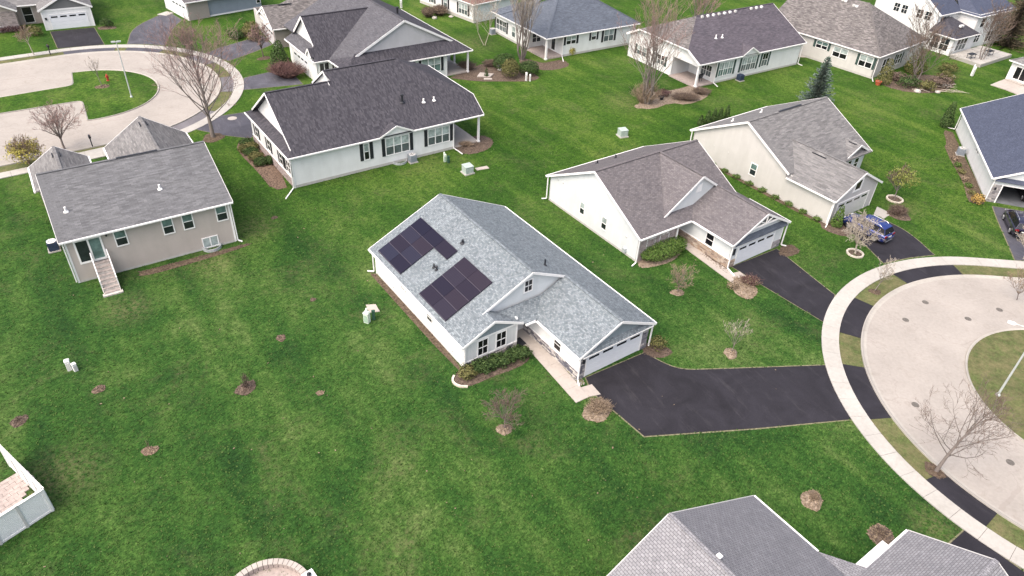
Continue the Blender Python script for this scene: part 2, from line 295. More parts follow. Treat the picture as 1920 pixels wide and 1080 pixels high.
# ------------------------------------------------------------------ mesh helpers
class MB:
    def __init__(self): self.v = []; self.f = []; self.uv = None
    def add(self, vs, fs):
        o = len(self.v); self.v += [tuple(x) for x in vs]; self.f += [tuple(i + o for i in f) for f in fs]; return self
    def prism(self, pts, vec):
        n = len(pts); P = [Vector(p) for p in pts]; Q = [p + Vector(vec) for p in P]
        nor = Vector((0, 0, 0))
        for i in range(n): nor += P[i].cross(P[(i + 1) % n])
        if nor.dot(Vector(vec)) > 0: P, Q = P[::-1], Q[::-1]
        return self.add(P + Q, [tuple(range(n)), tuple(range(2 * n - 1, n - 1, -1))] + [(i, n + i, n + (i + 1) % n, (i + 1) % n) for i in range(n)])
    def box(self, c, s, rz=0.0):
        x, y, z = (k / 2 for k in s); cs, sn = math.cos(rz), math.sin(rz)
        vs = [(c[0] + a * x * cs - b * y * sn, c[1] + a * x * sn + b * y * cs, c[2] + d * z) for d in (-1, 1) for b in (-1, 1) for a in (-1, 1)]
        return self.add(vs, [(0, 2, 3, 1), (4, 5, 7, 6), (0, 1, 5, 4), (1, 3, 7, 5), (3, 2, 6, 7), (2, 0, 4, 6)])
    def beam(self, p, q, wd, ht, up=(0, 0, 1), off=(0, 0, 0)):
        p = Vector(p) + Vector(off); q = Vector(q) + Vector(off); d = (q - p).normalized(); up = Vector(up)
        sd = d.cross(up)
        if sd.length < 1e-4: sd = d.cross(Vector((1, 0, 0)))
        sd.normalize(); u = sd.cross(d)
        vs = [c + sd * a * wd / 2 + u * b * ht / 2 for c in (p, q) for a, b in ((-1, -1), (1, -1), (1, 1), (-1, 1))]
        return self.add(vs, [(0, 1, 2, 3), (7, 6, 5, 4), (0, 4, 5, 1), (1, 5, 6, 2), (2, 6, 7, 3), (3, 7, 4, 0)])
    def tube(self, path, rad, n=6, cap=True):
        P = [Vector(p) for p in path]; rings = []
        a0 = None
        for i, p in enumerate(P):
            d = (P[min(i + 1, len(P) - 1)] - P[max(i - 1, 0)]).normalized()
            if a0 is None:
                a0 = d.cross(Vector((0.3, 0.9, 0.31)))
                if a0.length < 0.05: a0 = d.cross(Vector((1, 0, 0)))
            a0 = (a0 - d * a0.dot(d)).normalized(); b0 = d.cross(a0)
            r = rad[i] if isinstance(rad, (list, tuple)) else rad
            rings.append([p + (a0 * math.cos(2 * PI * k / n) + b0 * math.sin(2 * PI * k / n)) * r for k in range(n)])
        vs = [v for r in rings for v in r]; fs = []
        for i in range(len(P) - 1):
            for k in range(n): fs.append((i * n + k, i * n + (k + 1) % n, (i + 1) * n + (k + 1) % n, (i + 1) * n + k))
        if cap: fs += [tuple(range(n - 1, -1, -1)), tuple(range((len(P) - 1) * n, len(P) * n))]
        return self.add(vs, fs)
    def lathe(self, c, prof, n=12):
        vs = []; fs = []
        for r, z in prof: vs += [(c[0] + r * math.cos(2 * PI * k / n), c[1] + r * math.sin(2 * PI * k / n), c[2] + z) for k in range(n)]
        for i in range(len(prof) - 1):
            for k in range(n): fs.append((i * n + k, i * n + (k + 1) % n, (i + 1) * n + (k + 1) % n, (i + 1) * n + k))
        fs += [tuple(range(n - 1, -1, -1)), tuple(range((len(prof) - 1) * n, len(prof) * n))]
        return self.add(vs, fs)
    def mesh(self, name, mat, planar=False, smooth=False):
        me = bpy.data.meshes.new(name); me.from_pydata(self.v, [], self.f); me.update()
        if planar:
            ul = me.uv_layers.new(name='UVMap')
            for p in me.polygons:
                n = p.normal; e1 = Vector((-n.y, n.x, 0))
                if e1.length < 1e-3: e1 = Vector((1, 0, 0))
                e1.normalize(); e2 = n.cross(e1)
                for li in p.loop_indices:
                    co = me.vertices[me.loops[li].vertex_index].co; ul.data[li].uv = (co.dot(e1), co.dot(e2))
        if smooth:
            for p in me.polygons: p.use_smooth = True
        if mat is not None: me.materials.append(M[mat] if isinstance(mat, str) else mat)
        return me
    def build(self, name, mat, parent=None, planar=False, smooth=False):
        o = bpy.data.objects.new(name, self.mesh(name, mat, planar, smooth)); COL.objects.link(o)
        if parent is not None: o.parent = parent
        return o
def tag(o, label, cat, group=None):
    o['label'] = label; o['category'] = cat
    if group: o['group'] = group
    return o
def thing(name, label, cat, loc=(0, 0, 0), rz=0.0, group=None):
    o = bpy.data.objects.new(name, None); COL.objects.link(o); o.empty_display_size = 0.3
    o.location = loc; o.rotation_euler = (0, 0, rz)
    return tag(o, label, cat, group)
def struct(o): o['kind'] = 'structure'; return o
def stuff(o): o['kind'] = 'stuff'; return o
def copy_tree(o, parent=None):
    c = o.copy(); COL.objects.link(c)
    if parent is not None: c.parent = parent
    for ch in [x for x in kids(o)]: copy_tree(ch, c)
    return c
def kids(o): return [x for x in COL.objects if x.parent == o]
# ------------------------------------------------------------------ the ground, roads and paths
def sheet(name, pts, z, mat):
    me = bpy.data.meshes.new(name); me.from_pydata([(p[0], p[1], z) for p in pts], [], [tuple(range(len(pts)))]); me.update()
    if me.polygons[0].normal.z < 0: me.flip_normals()
    me.materials.append(M[mat]); o = bpy.data.objects.new(name, me); COL.objects.link(o); return o
def ring_sheet(name, c, r0, r1, a0, a1, z, mat, n=48, parent=None):
    vs = []; fs = []
    for i in range(n + 1):
        a = math.radians(a0 + (a1 - a0) * i / n)
        vs += [(c[0] + r0 * math.cos(a), c[1] + r0 * math.sin(a), z), (c[0] + r1 * math.cos(a), c[1] + r1 * math.sin(a), z)]
    for i in range(n): fs.append((2 * i, 2 * i + 1, 2 * i + 3, 2 * i + 2))
    b = MB(); b.add(vs, fs); return b.build(name, mat, parent)
g = MB(); g.add([(-320, -60, 0), (320, -60, 0), (320, 420, 0), (-320, 420, 0)], [(0, 1, 2, 3)])
struct(g.build('lawn', 'lawn'))
CR, CL = (44.07, 39.41), (-55.6, 85.56)
def arc(c, r, a0, a1, n=40): return [(c[0] + r * math.cos(math.radians(a0 + (a1 - a0) * i / n)), c[1] + r * math.sin(math.radians(a0 + (a1 - a0) * i / n))) for i in range(n + 1)]
dR = (math.cos(math.radians(-2)), math.sin(math.radians(-2))); dL = (math.cos(math.radians(218.3)), math.sin(math.radians(218.3)))
def ext(p, d, L): return (p[0] + d[0] * L, p[1] + d[1] * L)
def ringpath(c, r, a0, a1, d, n=72, L=60):
    q = arc(c, r, a0, a1, n); return [ext(q[0], d, L)] + q + [ext(q[-1], d, L)]
def road(c, a0, a1, d, tagname):
    struct(sheet('road', ringpath(c, 16.15, a0, a1, d), 0.012, 'road_concrete'))
    struct(sheet('verge', ringpath(c, 18.2, a0, a1, d), 0.004, 'dry_lawn'))
def strip(path, offs, zs, name, mat):
    """sweep a small section (offset to the left of travel, height) along a plan path"""
    n = len(path); rows = []
    for i, p in enumerate(path):
        a = Vector(path[max(i - 1, 0)]); b = Vector(path[min(i + 1, n - 1)]); d = (b - a).normalized(); nn = Vector((-d.y, d.x))
        rows.append([(p[0] + nn.x * o, p[1] + nn.y * o, z) for o, z in zip(offs, zs)])
    k = len(offs); m = MB()
    m.add([v for r in rows for v in r], [(i * k + j, i * k + j + 1, (i + 1) * k + j + 1, (i + 1) * k + j) for i in range(n - 1) for j in range(k - 1)])
    o = m.build(name, mat)
    return o
def kerb(path):
    # rounded kerb and its gutter pan
    o = strip(path, [-0.30, -0.27, -0.10, 0.0, 0.08, 0.16, 0.17], [0.0, 0.020, 0.022, 0.06, 0.115, 0.12, 0.0], 'kerb', 'kerb_concrete')
    return struct(o)
# right-hand turning circle opens to +x, left-hand one to the lower left
road(CR, 88, 268, dR, 'r'); road(CL, -51.7, 128.3, dL, 'l')
kerb(ringpath(CR, 16.3, 88, 268, dR)[::-1]); kerb(ringpath(CL, 16.2, -51.7, 128.3, dL)[::-1])
# central islands
def rnd_corner(P, r=.9):
    q = []
    for i, b in enumerate(P):
        a, c = Vector(P[i - 1]), Vector(P[(i + 1) % len(P)]); b = Vector(b); d1 = a - b; d2 = c - b
        if d1.length < 1.6 and d2.length < 1.6 or d1.length < .5 or d2.length < .5 or d1.normalized().dot(d2.normalized()) < -.9: q.append((b.x, b.y)); continue
        p = b + d1.normalized() * min(r, d1.length * .45); s = b + d2.normalized() * min(r, d2.length * .45)
        for t in (0, .25, .5, .75, 1): k = p * (1 - t) ** 2 + b * 2 * t * (1 - t) + s * t * t; q.append((k.x, k.y))
    return q
isR = arc(CR, 8.55, 60, 300, 60) + [(49.5, 36.6), (110, 35), (110, 40), (49.5, 41.6)]
isL = arc(CL, 8.6, -60, 127, 60) + [(-58.4, 88.3), (-64.8, 83.2), (-115, 43.0), (-112, 38.6), (-62.07, 78.6), (-54.85, 83.7)]
isL = rnd_corner(isL); isR = rnd_corner(isR)
struct(sheet('island_lawn', isR, 0.05, 'dry_lawn')); struct(sheet('island_lawn', isL, 0.05, 'bright_lawn'))
kerb((isR + isR[:2])[::-1]); kerb((isL + isL[:2])[::-1])
# pavement slabs, each one a piece
def walk(c, a0, a1, r0, r1, step, d0=None, d1=None, seed=1):
    root = bpy.data.objects.new('sidewalk', None); COL.objects.link(root); root.location = (c[0], c[1], 0); struct(root)
    n = int(round(math.radians(abs(a1 - a0)) * (r0 + r1) / 2 / step)); R = random.Random(seed)
    da = (a1 - a0) / n
    b = MB(); g2 = math.degrees(0.010 / r1)
    P = arc((0, 0), r0, g2, da - g2, 2); Q = arc((0, 0), r1, g2, da - g2, 2)
    pts = [(x, y, 0.075) for x, y in Q] + [(x, y, 0.075) for x, y in P[::-1]]
    if da < 0: pts = pts[::-1]
    b.prism(pts, (0, 0, -0.075)); me = b.mesh('slab', 'walk_concrete')
    for i in range(n):
        o = bpy.data.objects.new('slab', me); COL.objects.link(o); o.parent = root
        o.rotation_euler = (0, 0, math.radians(a0 + da * i)); o.location = (0, 0, R.uniform(-0.006, 0.006))
    for (ang, d) in ((a0, d0), (a1, d1)):
        if d is None: continue
        bb = MB(); bb.box((0, 0, 0.0375), (step - 0.02, r1 - r0, 0.075)); m2 = bb.mesh('slab', 'walk_concrete')
        p = Vector((math.cos(math.radians(ang)), math.sin(math.radians(ang)))) * ((r0 + r1) / 2)
        for k in range(14):
            o = bpy.data.objects.new('slab', m2); COL.objects.link(o); o.parent = root
            o.location = (p.x + d[0] * step * (k + .5), p.y + d[1] * step * (k + .5), R.uniform(-0.006, 0.006)); o.rotation_euler = (0, 0, math.atan2(d[1], d[0]))
    b2 = MB()
    vs = arc((0, 0), r0 + .01, a0, a1, 60); ws = arc((0, 0), r1 - .01, a0, a1, 60)
    b2.add([(x, y, 0.03) for x, y in vs] + [(x, y, 0.03) for x, y in ws], [(i, i + 1, 62 + i, 61 + i) for i in range(60)])
    b2.build('joint_bed', 'bare_soil', root)
    return root
walk(CR, 88, 268, 18.15, 19.5, 1.75, dR, dR, 3)
walk(CL, -51.7, 128.3, 17.95, 19.25, 1.75, dL, dL, 4)

# driveways with their aprons between pavement and kerb
PAVED = []
def drive(pts, mat, border=True):
    PAVED.append(pts)
    c = Vector((sum(p[0] for p in pts) / len(pts), sum(p[1] for p in pts) / len(pts)))
    if border:
        q = []
        n = len(pts)
        area = sum(pts[i][0] * pts[(i + 1) % n][1] - pts[(i + 1) % n][0] * pts[i][1] for i in range(n)); sg = 1 if area > 0 else -1
        for i in range(n):
            a = Vector(pts[i - 1]); b = Vector(pts[i]); c2 = Vector(pts[(i + 1) % n]); d = ((b - a).normalized() + (c2 - b).normalized()).normalized()
            q.append((b.x + d.y * 0.11 * sg, b.y - d.x * 0.11 * sg))
        struct(sheet('gravel_edge', q, 0.006, 'edging_gravel'))
    return struct(sheet('driveway', pts, 0.02, mat))
def smooth(pts, it=2):
    for _ in range(it):
        q = [pts[0]]
        for a, b in zip(pts, pts[1:]): q += [(a[0] * .75 + b[0] * .25, a[1] * .75 + b[1] * .25), (a[0] * .25 + b[0] * .75, a[1] * .25 + b[1] * .75)]
        pts = q + [pts[-1]]
    return pts
def apron(c, a0, a1, mat, r0=16.42, r1=18.17):
    struct(ring_sheet('driveway_apron', c, r0, r1, a0, a1, 0.026, mat, 10))
drive([(5.9, 39.05), (6.27, 37.59), (9.64, 33.6), (17.74, 34.95), (24.9, 36.35), (24.55, 39.2), (24.75, 42.0)] + smooth([(24.7, 41.99), (15.45, 40.74), (13.2, 40.5), (11.6, 41.4), (10.73, 42.3)])[1:], 'asphalt')
apron(CR, 171, 189.5, 'asphalt')
drive([(20.2, 55.0), (26.95, 46.74), (27.6, 49.6), (28.6, 51.47)] + smooth([(28.5, 51.6), (26.8, 55.2), (25.3, 58.5)])[1:], 'asphalt')
apron(CR, 139.5, 158, 'asphalt')
drive(smooth([(33.2, 64.9), (34.4, 60.74), (35.1, 57.1)]) + [(38, 58.3), (40.81, 59.1)] + smooth([(40.7, 59.3), (40.2, 62.1), (39.42, 64.02), (37.9, 65.7)])[1:], 'asphalt')
apron(CR, 97, 119, 'asphalt')
drive(smooth([(51.85, 69.7), (50.81, 66.54), (49.68, 62.58), (48.6, 58.95)]) + [(58, 59), (57.3, 62.5), (56.9, 68.4)], 'worn_asphalt')
drive([(27.35, 26.4), (28.78, 27.46), (30.9, 24.8), (33.5, 22.5), (31, 20), (25.3, 23.5)], 'asphalt')
apron(CR, 207, 220, 'asphalt')
drive([(-72.5, 108.3), (-67.4, 111.4), (-62.2, 104.1), (-67.6, 101.4)], 'asphalt'); apron(CL, 104, 126, 'worn_asphalt')
drive([(-59.3, 120.7), (-56.26, 117.7)] + smooth([(-56.2, 117.4), (-55.9, 113.07), (-53.7, 105.2)]) + [(-56.5, 105.3), (-59.18, 104.9)] + smooth([(-59.2, 105.1), (-61.8, 112.2), (-60.6, 119.6)])[1:], 'worn_asphalt'); apron(CL, 82, 99, 'worn_asphalt')
drive([(-46.6, 102.8), (-45.71, 105.5), (-41.3, 112.3), (-38.7, 108.2), (-40.2, 104.7), (-42.5, 100.3)], 'worn_asphalt'); apron(CL, 50, 66, 'old_asphalt')
drive([(-38.2, 94.2), (-33.6, 98.9), (-29.9, 93.2), (-36.85, 90.1)], 'worn_asphalt'); apron(CL, 12, 30, 'old_asphalt')
drive([(-38.2, 77.4), (-36.7, 81.6), (-33.02, 83.8), (-30.1, 79.7), (-31.4, 75.9), (-34.6, 76.3)], 'worn_asphalt'); apron(CL, -33, -9, 'old_asphalt')

def slabset(name, polys, mat, z=0.06, kind=True):
    """concrete walk made of separately cast slabs"""
    PAVED.extend(polys); root = bpy.data.objects.new(name, None); COL.objects.link(root); struct(root)
    x0, y0 = polys[0][0]; root.location = (x0, y0, 0)
    for p in polys:
        b = MB(); c = Vector((sum(k[0] for k in p) / len(p), sum(k[1] for k in p) / len(p)))
        q = [(c.x + (k[0] - c.x) * 0.99 - x0, c.y + (k[1] - c.y) * 0.99 - y0, z) for k in p]
        b.prism(q, (0, 0, -z)); b.build('slab', mat, root)
    return root
def lerp(a, b, t): return (a[0] + (b[0] - a[0]) * t, a[1] + (b[1] - a[1]) * t)
def path_strip(name, A, B, n, mat, extra=(), z=0.06):
    """A, B: two side polylines of two points; cut into n slabs"""
    ps = [[lerp(A[0], A[1], i / n), lerp(A[0], A[1], (i + 1) / n), lerp(B[0], B[1], (i + 1) / n), lerp(B[0], B[1], i / n)] for i in range(n)]
    return slabset(name, ps + list(extra), mat, z)
path_strip('front_walk', ((1.30, 42.25), (5.06, 36.36)), ((2.45, 42.9), (6.05, 37.05)), 5, 'pale_concrete', [[(6.05, 37.05), (5.45, 37.95), (6.3, 38.35), (6.9, 37.35)], [(-0.6, 43.4), (1.25, 42.2), (2.5, 42.95), (1.2, 45.6)]])
path_strip('front_walk', ((16.35, 57.55), (19.76, 52.21)), ((17.3, 58.0), (20.5, 53.2)), 5, 'pale_concrete', [[(20.5, 53.2), (20.05, 53.9), (20.75, 54.25), (21.34, 53.26)], [(14.9, 59.4), (16.35, 57.55), (17.3, 58.05), (16.3, 60.2)]])
slabset('side_pad', [[(38.59, 68.07), (39.1, 67.4), (38.1, 65.95), (37.56, 66.3)], [(39.1, 67.4), (39.56, 66.66), (38.3, 65.5), (38.1, 65.95)]], 'grey_concrete')
path_strip('garage_walk', ((-61.1, 119.6), (-60.3, 121.6)), ((-59.4, 119.2), (-58.9, 120.9)), 2, 'walk_concrete')
# dark stains in the concrete, shaped as flat round covers
for k, (x, y) in enumerate([(33.65, 48.41), (36.5, 51.13), (39.29, 49.07), (30.19, 38.19), (34.55, 33.14), (42.81, 50.65)]):
    b = MB(); r = random.Random(k + 5)
    b.lathe((0, 0, 0), [(0.28, 0.0), (0.28, 0.008), (0.22, 0.010), (0.20, 0.004)], 12)
    o = b.build('drain_cover', 'iron'); o.location = (x, y, 0.013)
    tag(o, ['iron cover in the concrete road, farthest left and nearest the dark aprons', 'iron cover in the road above the leftmost one', 'iron cover in the road between the verge and the island tip', 'dark iron cover in the road beside the bare leaning tree', 'iron cover in the road right of the bare leaning tree', 'iron cover in the road near the top kerb at the right edge'][k], 'drain cover', 'iron covers in the turning circle')
b = MB(); b.lathe((0, 0, 0), [(0.55, 0.0), (0.55, 0.012), (0.45, 0.014)], 16); o = b.build('drain_cover', 'pale_concrete'); o.location = (-35.2, 81.0, 0.022)
tag(o, 'pale round cover in the worn driveway of the white dark-roofed house', 'drain cover')
struct(ring_sheet('path', CL, 19.2, 19.3, -40, -39, 0.01, 'walk_concrete', 2))
# walks behind the taupe house
path_strip('front_walk', ((-49.2, 68.9), (-44.6, 72.9)), ((-48.6, 67.9), (-44.0, 71.9)), 3, 'walk_concrete')

# ------------------------------------------------------------------ beds, mulch rings
def blob(x, y, rx, ry, rz, R, n=22, j=0.12):
    ph = [R.uniform(0, 6.3) for _ in range(4)]
    out = []
    for i in range(n):
        a = 2 * PI * i / n; k = 1 + j * (math.sin(2 * a + ph[0]) * .5 + math.sin(3 * a + ph[1]) * .6 + math.sin(5 * a + ph[2]) * .4)
        px, py = rx * k * math.cos(a), ry * k * math.sin(a)
        out.append((x + px * math.cos(rz) - py * math.sin(rz), y + px * math.sin(rz) + py * math.cos(rz)))
    return out
def mound(pts, h, name='bed', seed=1, rings=4, chips=0, mat='mulch_ground', chipmat='mulch'):
    R = random.Random(seed); n = len(pts); c = Vector((sum(p[0] for p in pts) / n, sum(p[1] for p in pts) / n)); PAVED.append(pts)
    vs = []; fs = []
    for k in range(rings + 1):
        t = 1 - k / (rings + 0.6); z = h * (1 - t ** 2.2) + 0.01
        for p in pts:
            jx = R.uniform(-.03, .03) if k else 0
            vs.append(((p[0] - c.x) * t + jx, (p[1] - c.y) * t + jx, z + (R.uniform(-.25, .25) * h if k else 0)))
    for k in range(rings):
        for i in range(n): fs.append((k * n + i, k * n + (i + 1) % n, (k + 1) * n + (i + 1) % n, (k + 1) * n + i))
    fs.append(tuple(rings * n + i for i in range(n)))
    area = sum(pts[i][0] * pts[(i + 1) % n][1] - pts[(i + 1) % n][0] * pts[i][1] for i in range(n))
    if area < 0: fs = [f[::-1] for f in fs]
    b = MB(); b.add(vs, fs); o = b.build(name, mat); o.location = (c.x, c.y, 0)
    if chips:
        m = MB()
        for _ in range(chips):
            i = R.randrange(n); t = math.sqrt(R.random()) * 1.04; u = R.random(); p = lerp(pts[i], pts[(i + 1) % n], u)
            z = h * (1 - min(t, 1) ** 2.2) + 0.03
            m.box(((p[0] - c.x) * t, (p[1] - c.y) * t, z), (R.uniform(.05, .14), R.uniform(.03, .06), .03), R.uniform(0, 3.1))
        stuff(m.build('mulch_chips', chipmat, o))
    return struct(o)
RB = random.Random(11)
# (x, y, radius x, radius y, height, ground material, chip material)
for k, (x, y, rx, ry, h, gm, cm) in enumerate([
    (-28.57, 35.04, .50, .42, .04, 'red_mulch', 'mulch'), (-17.64, 41.52, .42, .40, .05, 'red_mulch', 'mulch'), (-13.22, 35.91, .30, .27, .03, 'red_mulch', 'dead_leaf'),
    (-22.72, 29.94, .58, .42, .06, 'red_mulch', 'dead_leaf'), (-23.39, 58.95, .35, .30, .04, 'mulch_ground', 'mulch'), (-16.45, 46.52, .28, .26, .04, 'mulch_ground', 'mulch'),
    (-32.22, 31.75, .62, .50, .08, 'mulch_ground', 'mulch'), (-18.52, 35.96, .85, .66, .14, 'mulch_ground', 'mulch'), (19.77, 29.03, .85, .75, .2, 'pale_mulch', 'dead_leaf'),
    (23.31, 26.6, 1.05, .8, .16, 'mulch_ground', 'dead_leaf'), (0.01, 33.45, .56, .54, .26, 'pale_mulch', 'dead_leaf'), (17.52, 42.75, .70, .58, .22, 'pale_mulch', 'dead_leaf'),
    (14.47, 50.43, .66, .52, .18, 'pale_mulch', 'dead_leaf'), (6.55, 35.7, 1.3, .95, .16, 'pale_mulch', 'dead_leaf'), (20.6, 51.85, 1.9, 1.15, .16, 'pale_mulch', 'dead_leaf'),
    (28.9, 32.0, .8, .62, .06, 'bare_soil', 'mulch'), (32.49, 52.3, .6, .45, .06, 'bare_soil', 'mulch'), (-35.48, 75.5, 1.5, 1.2, .12, 'bare_soil', 'mulch'),
    (-54.69, 88.36, 1.1, .9, .14, 'bare_soil', 'dead_leaf'), (16.3, 92.4, 1.4, 1.0, .14, 'pale_mulch', 'dead_leaf'), (-38.0, 102.2, 1.1, .8, .1, 'bare_soil', 'mulch'),
    (40.2, 66.5, 1.4, 1.1, .12, 'mulch_ground', 'mulch'), (26.4, 58.3, 1.3, .9, .05, 'bare_soil', 'mulch'), (11.6, 42.6, 1.3, .9, .06, 'mulch_ground', 'mulch'), (-65.5, 111.6, 1.5, 1.0, .1, 'mulch_ground', 'dead_leaf')]):
    mound(blob(x, y, rx * .92, ry * .92, RB.uniform(0, 3), RB), h, 'mulch_ring', 40 + k, 4, int(60 * rx * ry / .3) if y < 60 else 40, gm, cm)
def bed(pts, h, seed, chips=200, mat='mulch_ground', cm='mulch'): return mound(smooth(pts + pts[:1], 1)[:-1], h, 'bed', seed, 4, chips, mat, cm)
bed([(-3.95, 37.9), (-3.2, 37.3), (-2.33, 37.6), (-1.08, 38.6), (0.9, 39.75), (1.8, 40.9), (1.2, 42.0), (-1.0, 41.2), (-3.6, 39.2)], .1, 1, 260)
bed([(11.4, 55.3), (11.5, 53.9), (12.6, 54.1), (14.7, 55.2), (15.9, 57.0), (16.0, 58.1), (13.6, 57.0)], .08, 2, 160, 'pale_mulch', 'dead_leaf')
bed([(20.0, 54.1), (19.5, 53.3), (16.9, 57.9), (17.6, 58.1)], .05, 3, 120)
bed([(5.3, 38.0), (2.3, 42.9), (2.9, 43.3), (6.0, 38.6)], .05, 4, 200, 'edging_gravel', 'stone_grey')
bed([(15.2, 91.6), (17.4, 91.4), (20.1, 94.1), (22.4, 93.7), (25.5, 96.5), (26.6, 99.5), (24.5, 101.6), (22.0, 99.4), (19.3, 98.0), (17.0, 97.4)], .08, 5, 420, 'pale_mulch', 'dead_leaf')
bed([(-10.5, 98.6), (-6.5, 97.9), (-3.5, 98.4), (1.3, 99.1), (2.5, 101.4), (-1.5, 104.6), (-5.9, 105.6), (-8.0, 103.2)], .06, 6, 320)
bed([(-7.7, 76.6), (-6.3, 74.7), (-4.4, 75.7), (-3.2, 77.5), (-3.4, 79.6), (-5.0, 80.4), (-6.5, 79.0)], .07, 7, 200)
bed([(-31.9, 76.3), (-32.3, 73.9), (-31.3, 72.0), (-27.8, 67.8), (-25.1, 64.1), (-23.5, 65.2), (-30.3, 74.9)], .06, 8, 420, 'red_mulch', 'mulch')
bed([(-.6, 108.9), (2.9, 106.5), (5.7, 109.4), (7.0, 106.6), (4.6, 104.3), (2.3, 103.8), (-1.0, 106.2)], .06, 9, 240)
bed([(-32.0, 49.0), (-27.0, 52.4), (-24.4, 54.4), (-24.1, 53.9), (-29.5, 49.6), (-31.7, 48.2)], .04, 10, 200, 'bare_soil', 'mulch')  # brown strip stands for dark shade and dead grass along the taupe wall
bed([(-12.42, 50.5), (-11.95, 50.85), (-3.25, 39.3), (-3.66, 38.9)], .03, 12, 160, 'bare_soil', 'mulch')
bed([(20.3, 78.2), (20.9, 78.5), (32.3, 63.8), (31.6, 62.9)], .05, 13, 200, 'bare_soil', 'mulch')
bed([(56.6, 89.5), (55.6, 90.2), (54.2, 85.8), (53.2, 84.6), (50.7, 73.0), (49.6, 71.0), (50.0, 69.9), (51.6, 70.3)], .04, 14, 200, 'bare_soil', 'dead_leaf')
bed([(52.9, 107.2), (55.0, 104.0), (59.0, 103.2), (63.5, 105.4), (66.5, 109.4), (64.6, 112.0), (58.5, 111.0)], .08, 15, 320, 'mulch_ground', 'dead_leaf')
bed([(-44.4, 110.2), (-46.6, 112.0), (-44.8, 115.5), (-42.0, 113.0)], .06, 16, 80)
bed([(31.2, 64.0), (31.0, 62.6), (33.1, 61.3), (34.0, 62.6), (33.1, 64.6)], .05, 18, 80, 'mulch_ground', 'mulch')
# ------------------------------------------------------------------ house kit
def slope(R, pts, mat, name='roof_slope', t=0.13):
    b = MB(); b.prism(pts, (0, 0, -t)); return b.build(name, mat, R, planar=True)
def plane_pts(uv, f): return [(u, v, f(u, v)) for u, v in uv]
def gutter(R, p, q, out, mat='white_trim'):
    o = Vector((out[0], out[1], 0)) * 0.065
    b = MB(); b.beam(p, q, 0.13, 0.13, off=(o.x, o.y, -0.085))
    d = (Vector(q) - Vector(p)).normalized()
    return b.build('gutter', mat, R)
def rake(R, p, q, out, mat='white_trim', ht=0.2):
    b = MB(); o = Vector((out[0], out[1], 0)).normalized() * 0.022; p = Vector(p); q = Vector(q)
    k = ht / 2 - 0.012
    b.beam(p, q, 0.045, ht, off=(o.x, o.y, -k)); return b.build('rake_board', mat, R)
def ridge(R, p, q, mat):
    b = MB(); b.beam(p, q, 0.26, 0.05, off=(0, 0, 0.012)); return b.build('ridge_cap', mat, R, planar=True)
class Wall: pass
def wall(R, p0, p1, prof, mat, name='wall', t=0.12):
    """p0 -> p1 in plan with the outside on the right; prof: (s, z) outline"""
    W = Wall(); W.p = Vector((p0[0], p0[1], 0)); d = Vector((p1[0] - p0[0], p1[1] - p0[1], 0)); W.L = d.length; W.d = d.normalized()
    W.n = Vector((W.d.y, -W.d.x, 0)); W.R = R
    if isinstance(prof, (int, float)): prof = [(0, 0), (W.L, 0), (W.L, prof), (0, prof)]
    W.o = None
    if mat:
        b = MB(); b.prism([W.p + W.d * s + Vector((0, 0, z)) for s, z in prof], -W.n * t)
        W.o = b.build(name, mat, R, planar=True)
    return W
def wbox(W, s0, s1, z0, z1, d0, d1, mb):
    c = W.p + W.d * ((s0 + s1) / 2) + W.n * ((d0 + d1) / 2); c.z = (z0 + z1) / 2
    mb.box(c, (abs(s1 - s0), abs(d1 - d0), abs(z1 - z0)), math.atan2(W.d.y, W.d.x))
def corner(W, s, z1, mat='white_trim', wdt=0.13, z0=0.0):
    b = MB(); wbox(W, s - wdt / 2, s + wdt / 2, z0, z1, -0.03, 0.025, b); b.build('corner_board', mat, W.R)
def band(W, s0, s1, z0, z1, mat='white_trim', d=0.05, name='trim_band'):
    b = MB(); wbox(W, s0, s1, z0, z1, -.01, d, b); return b.build(name, mat, W.R)
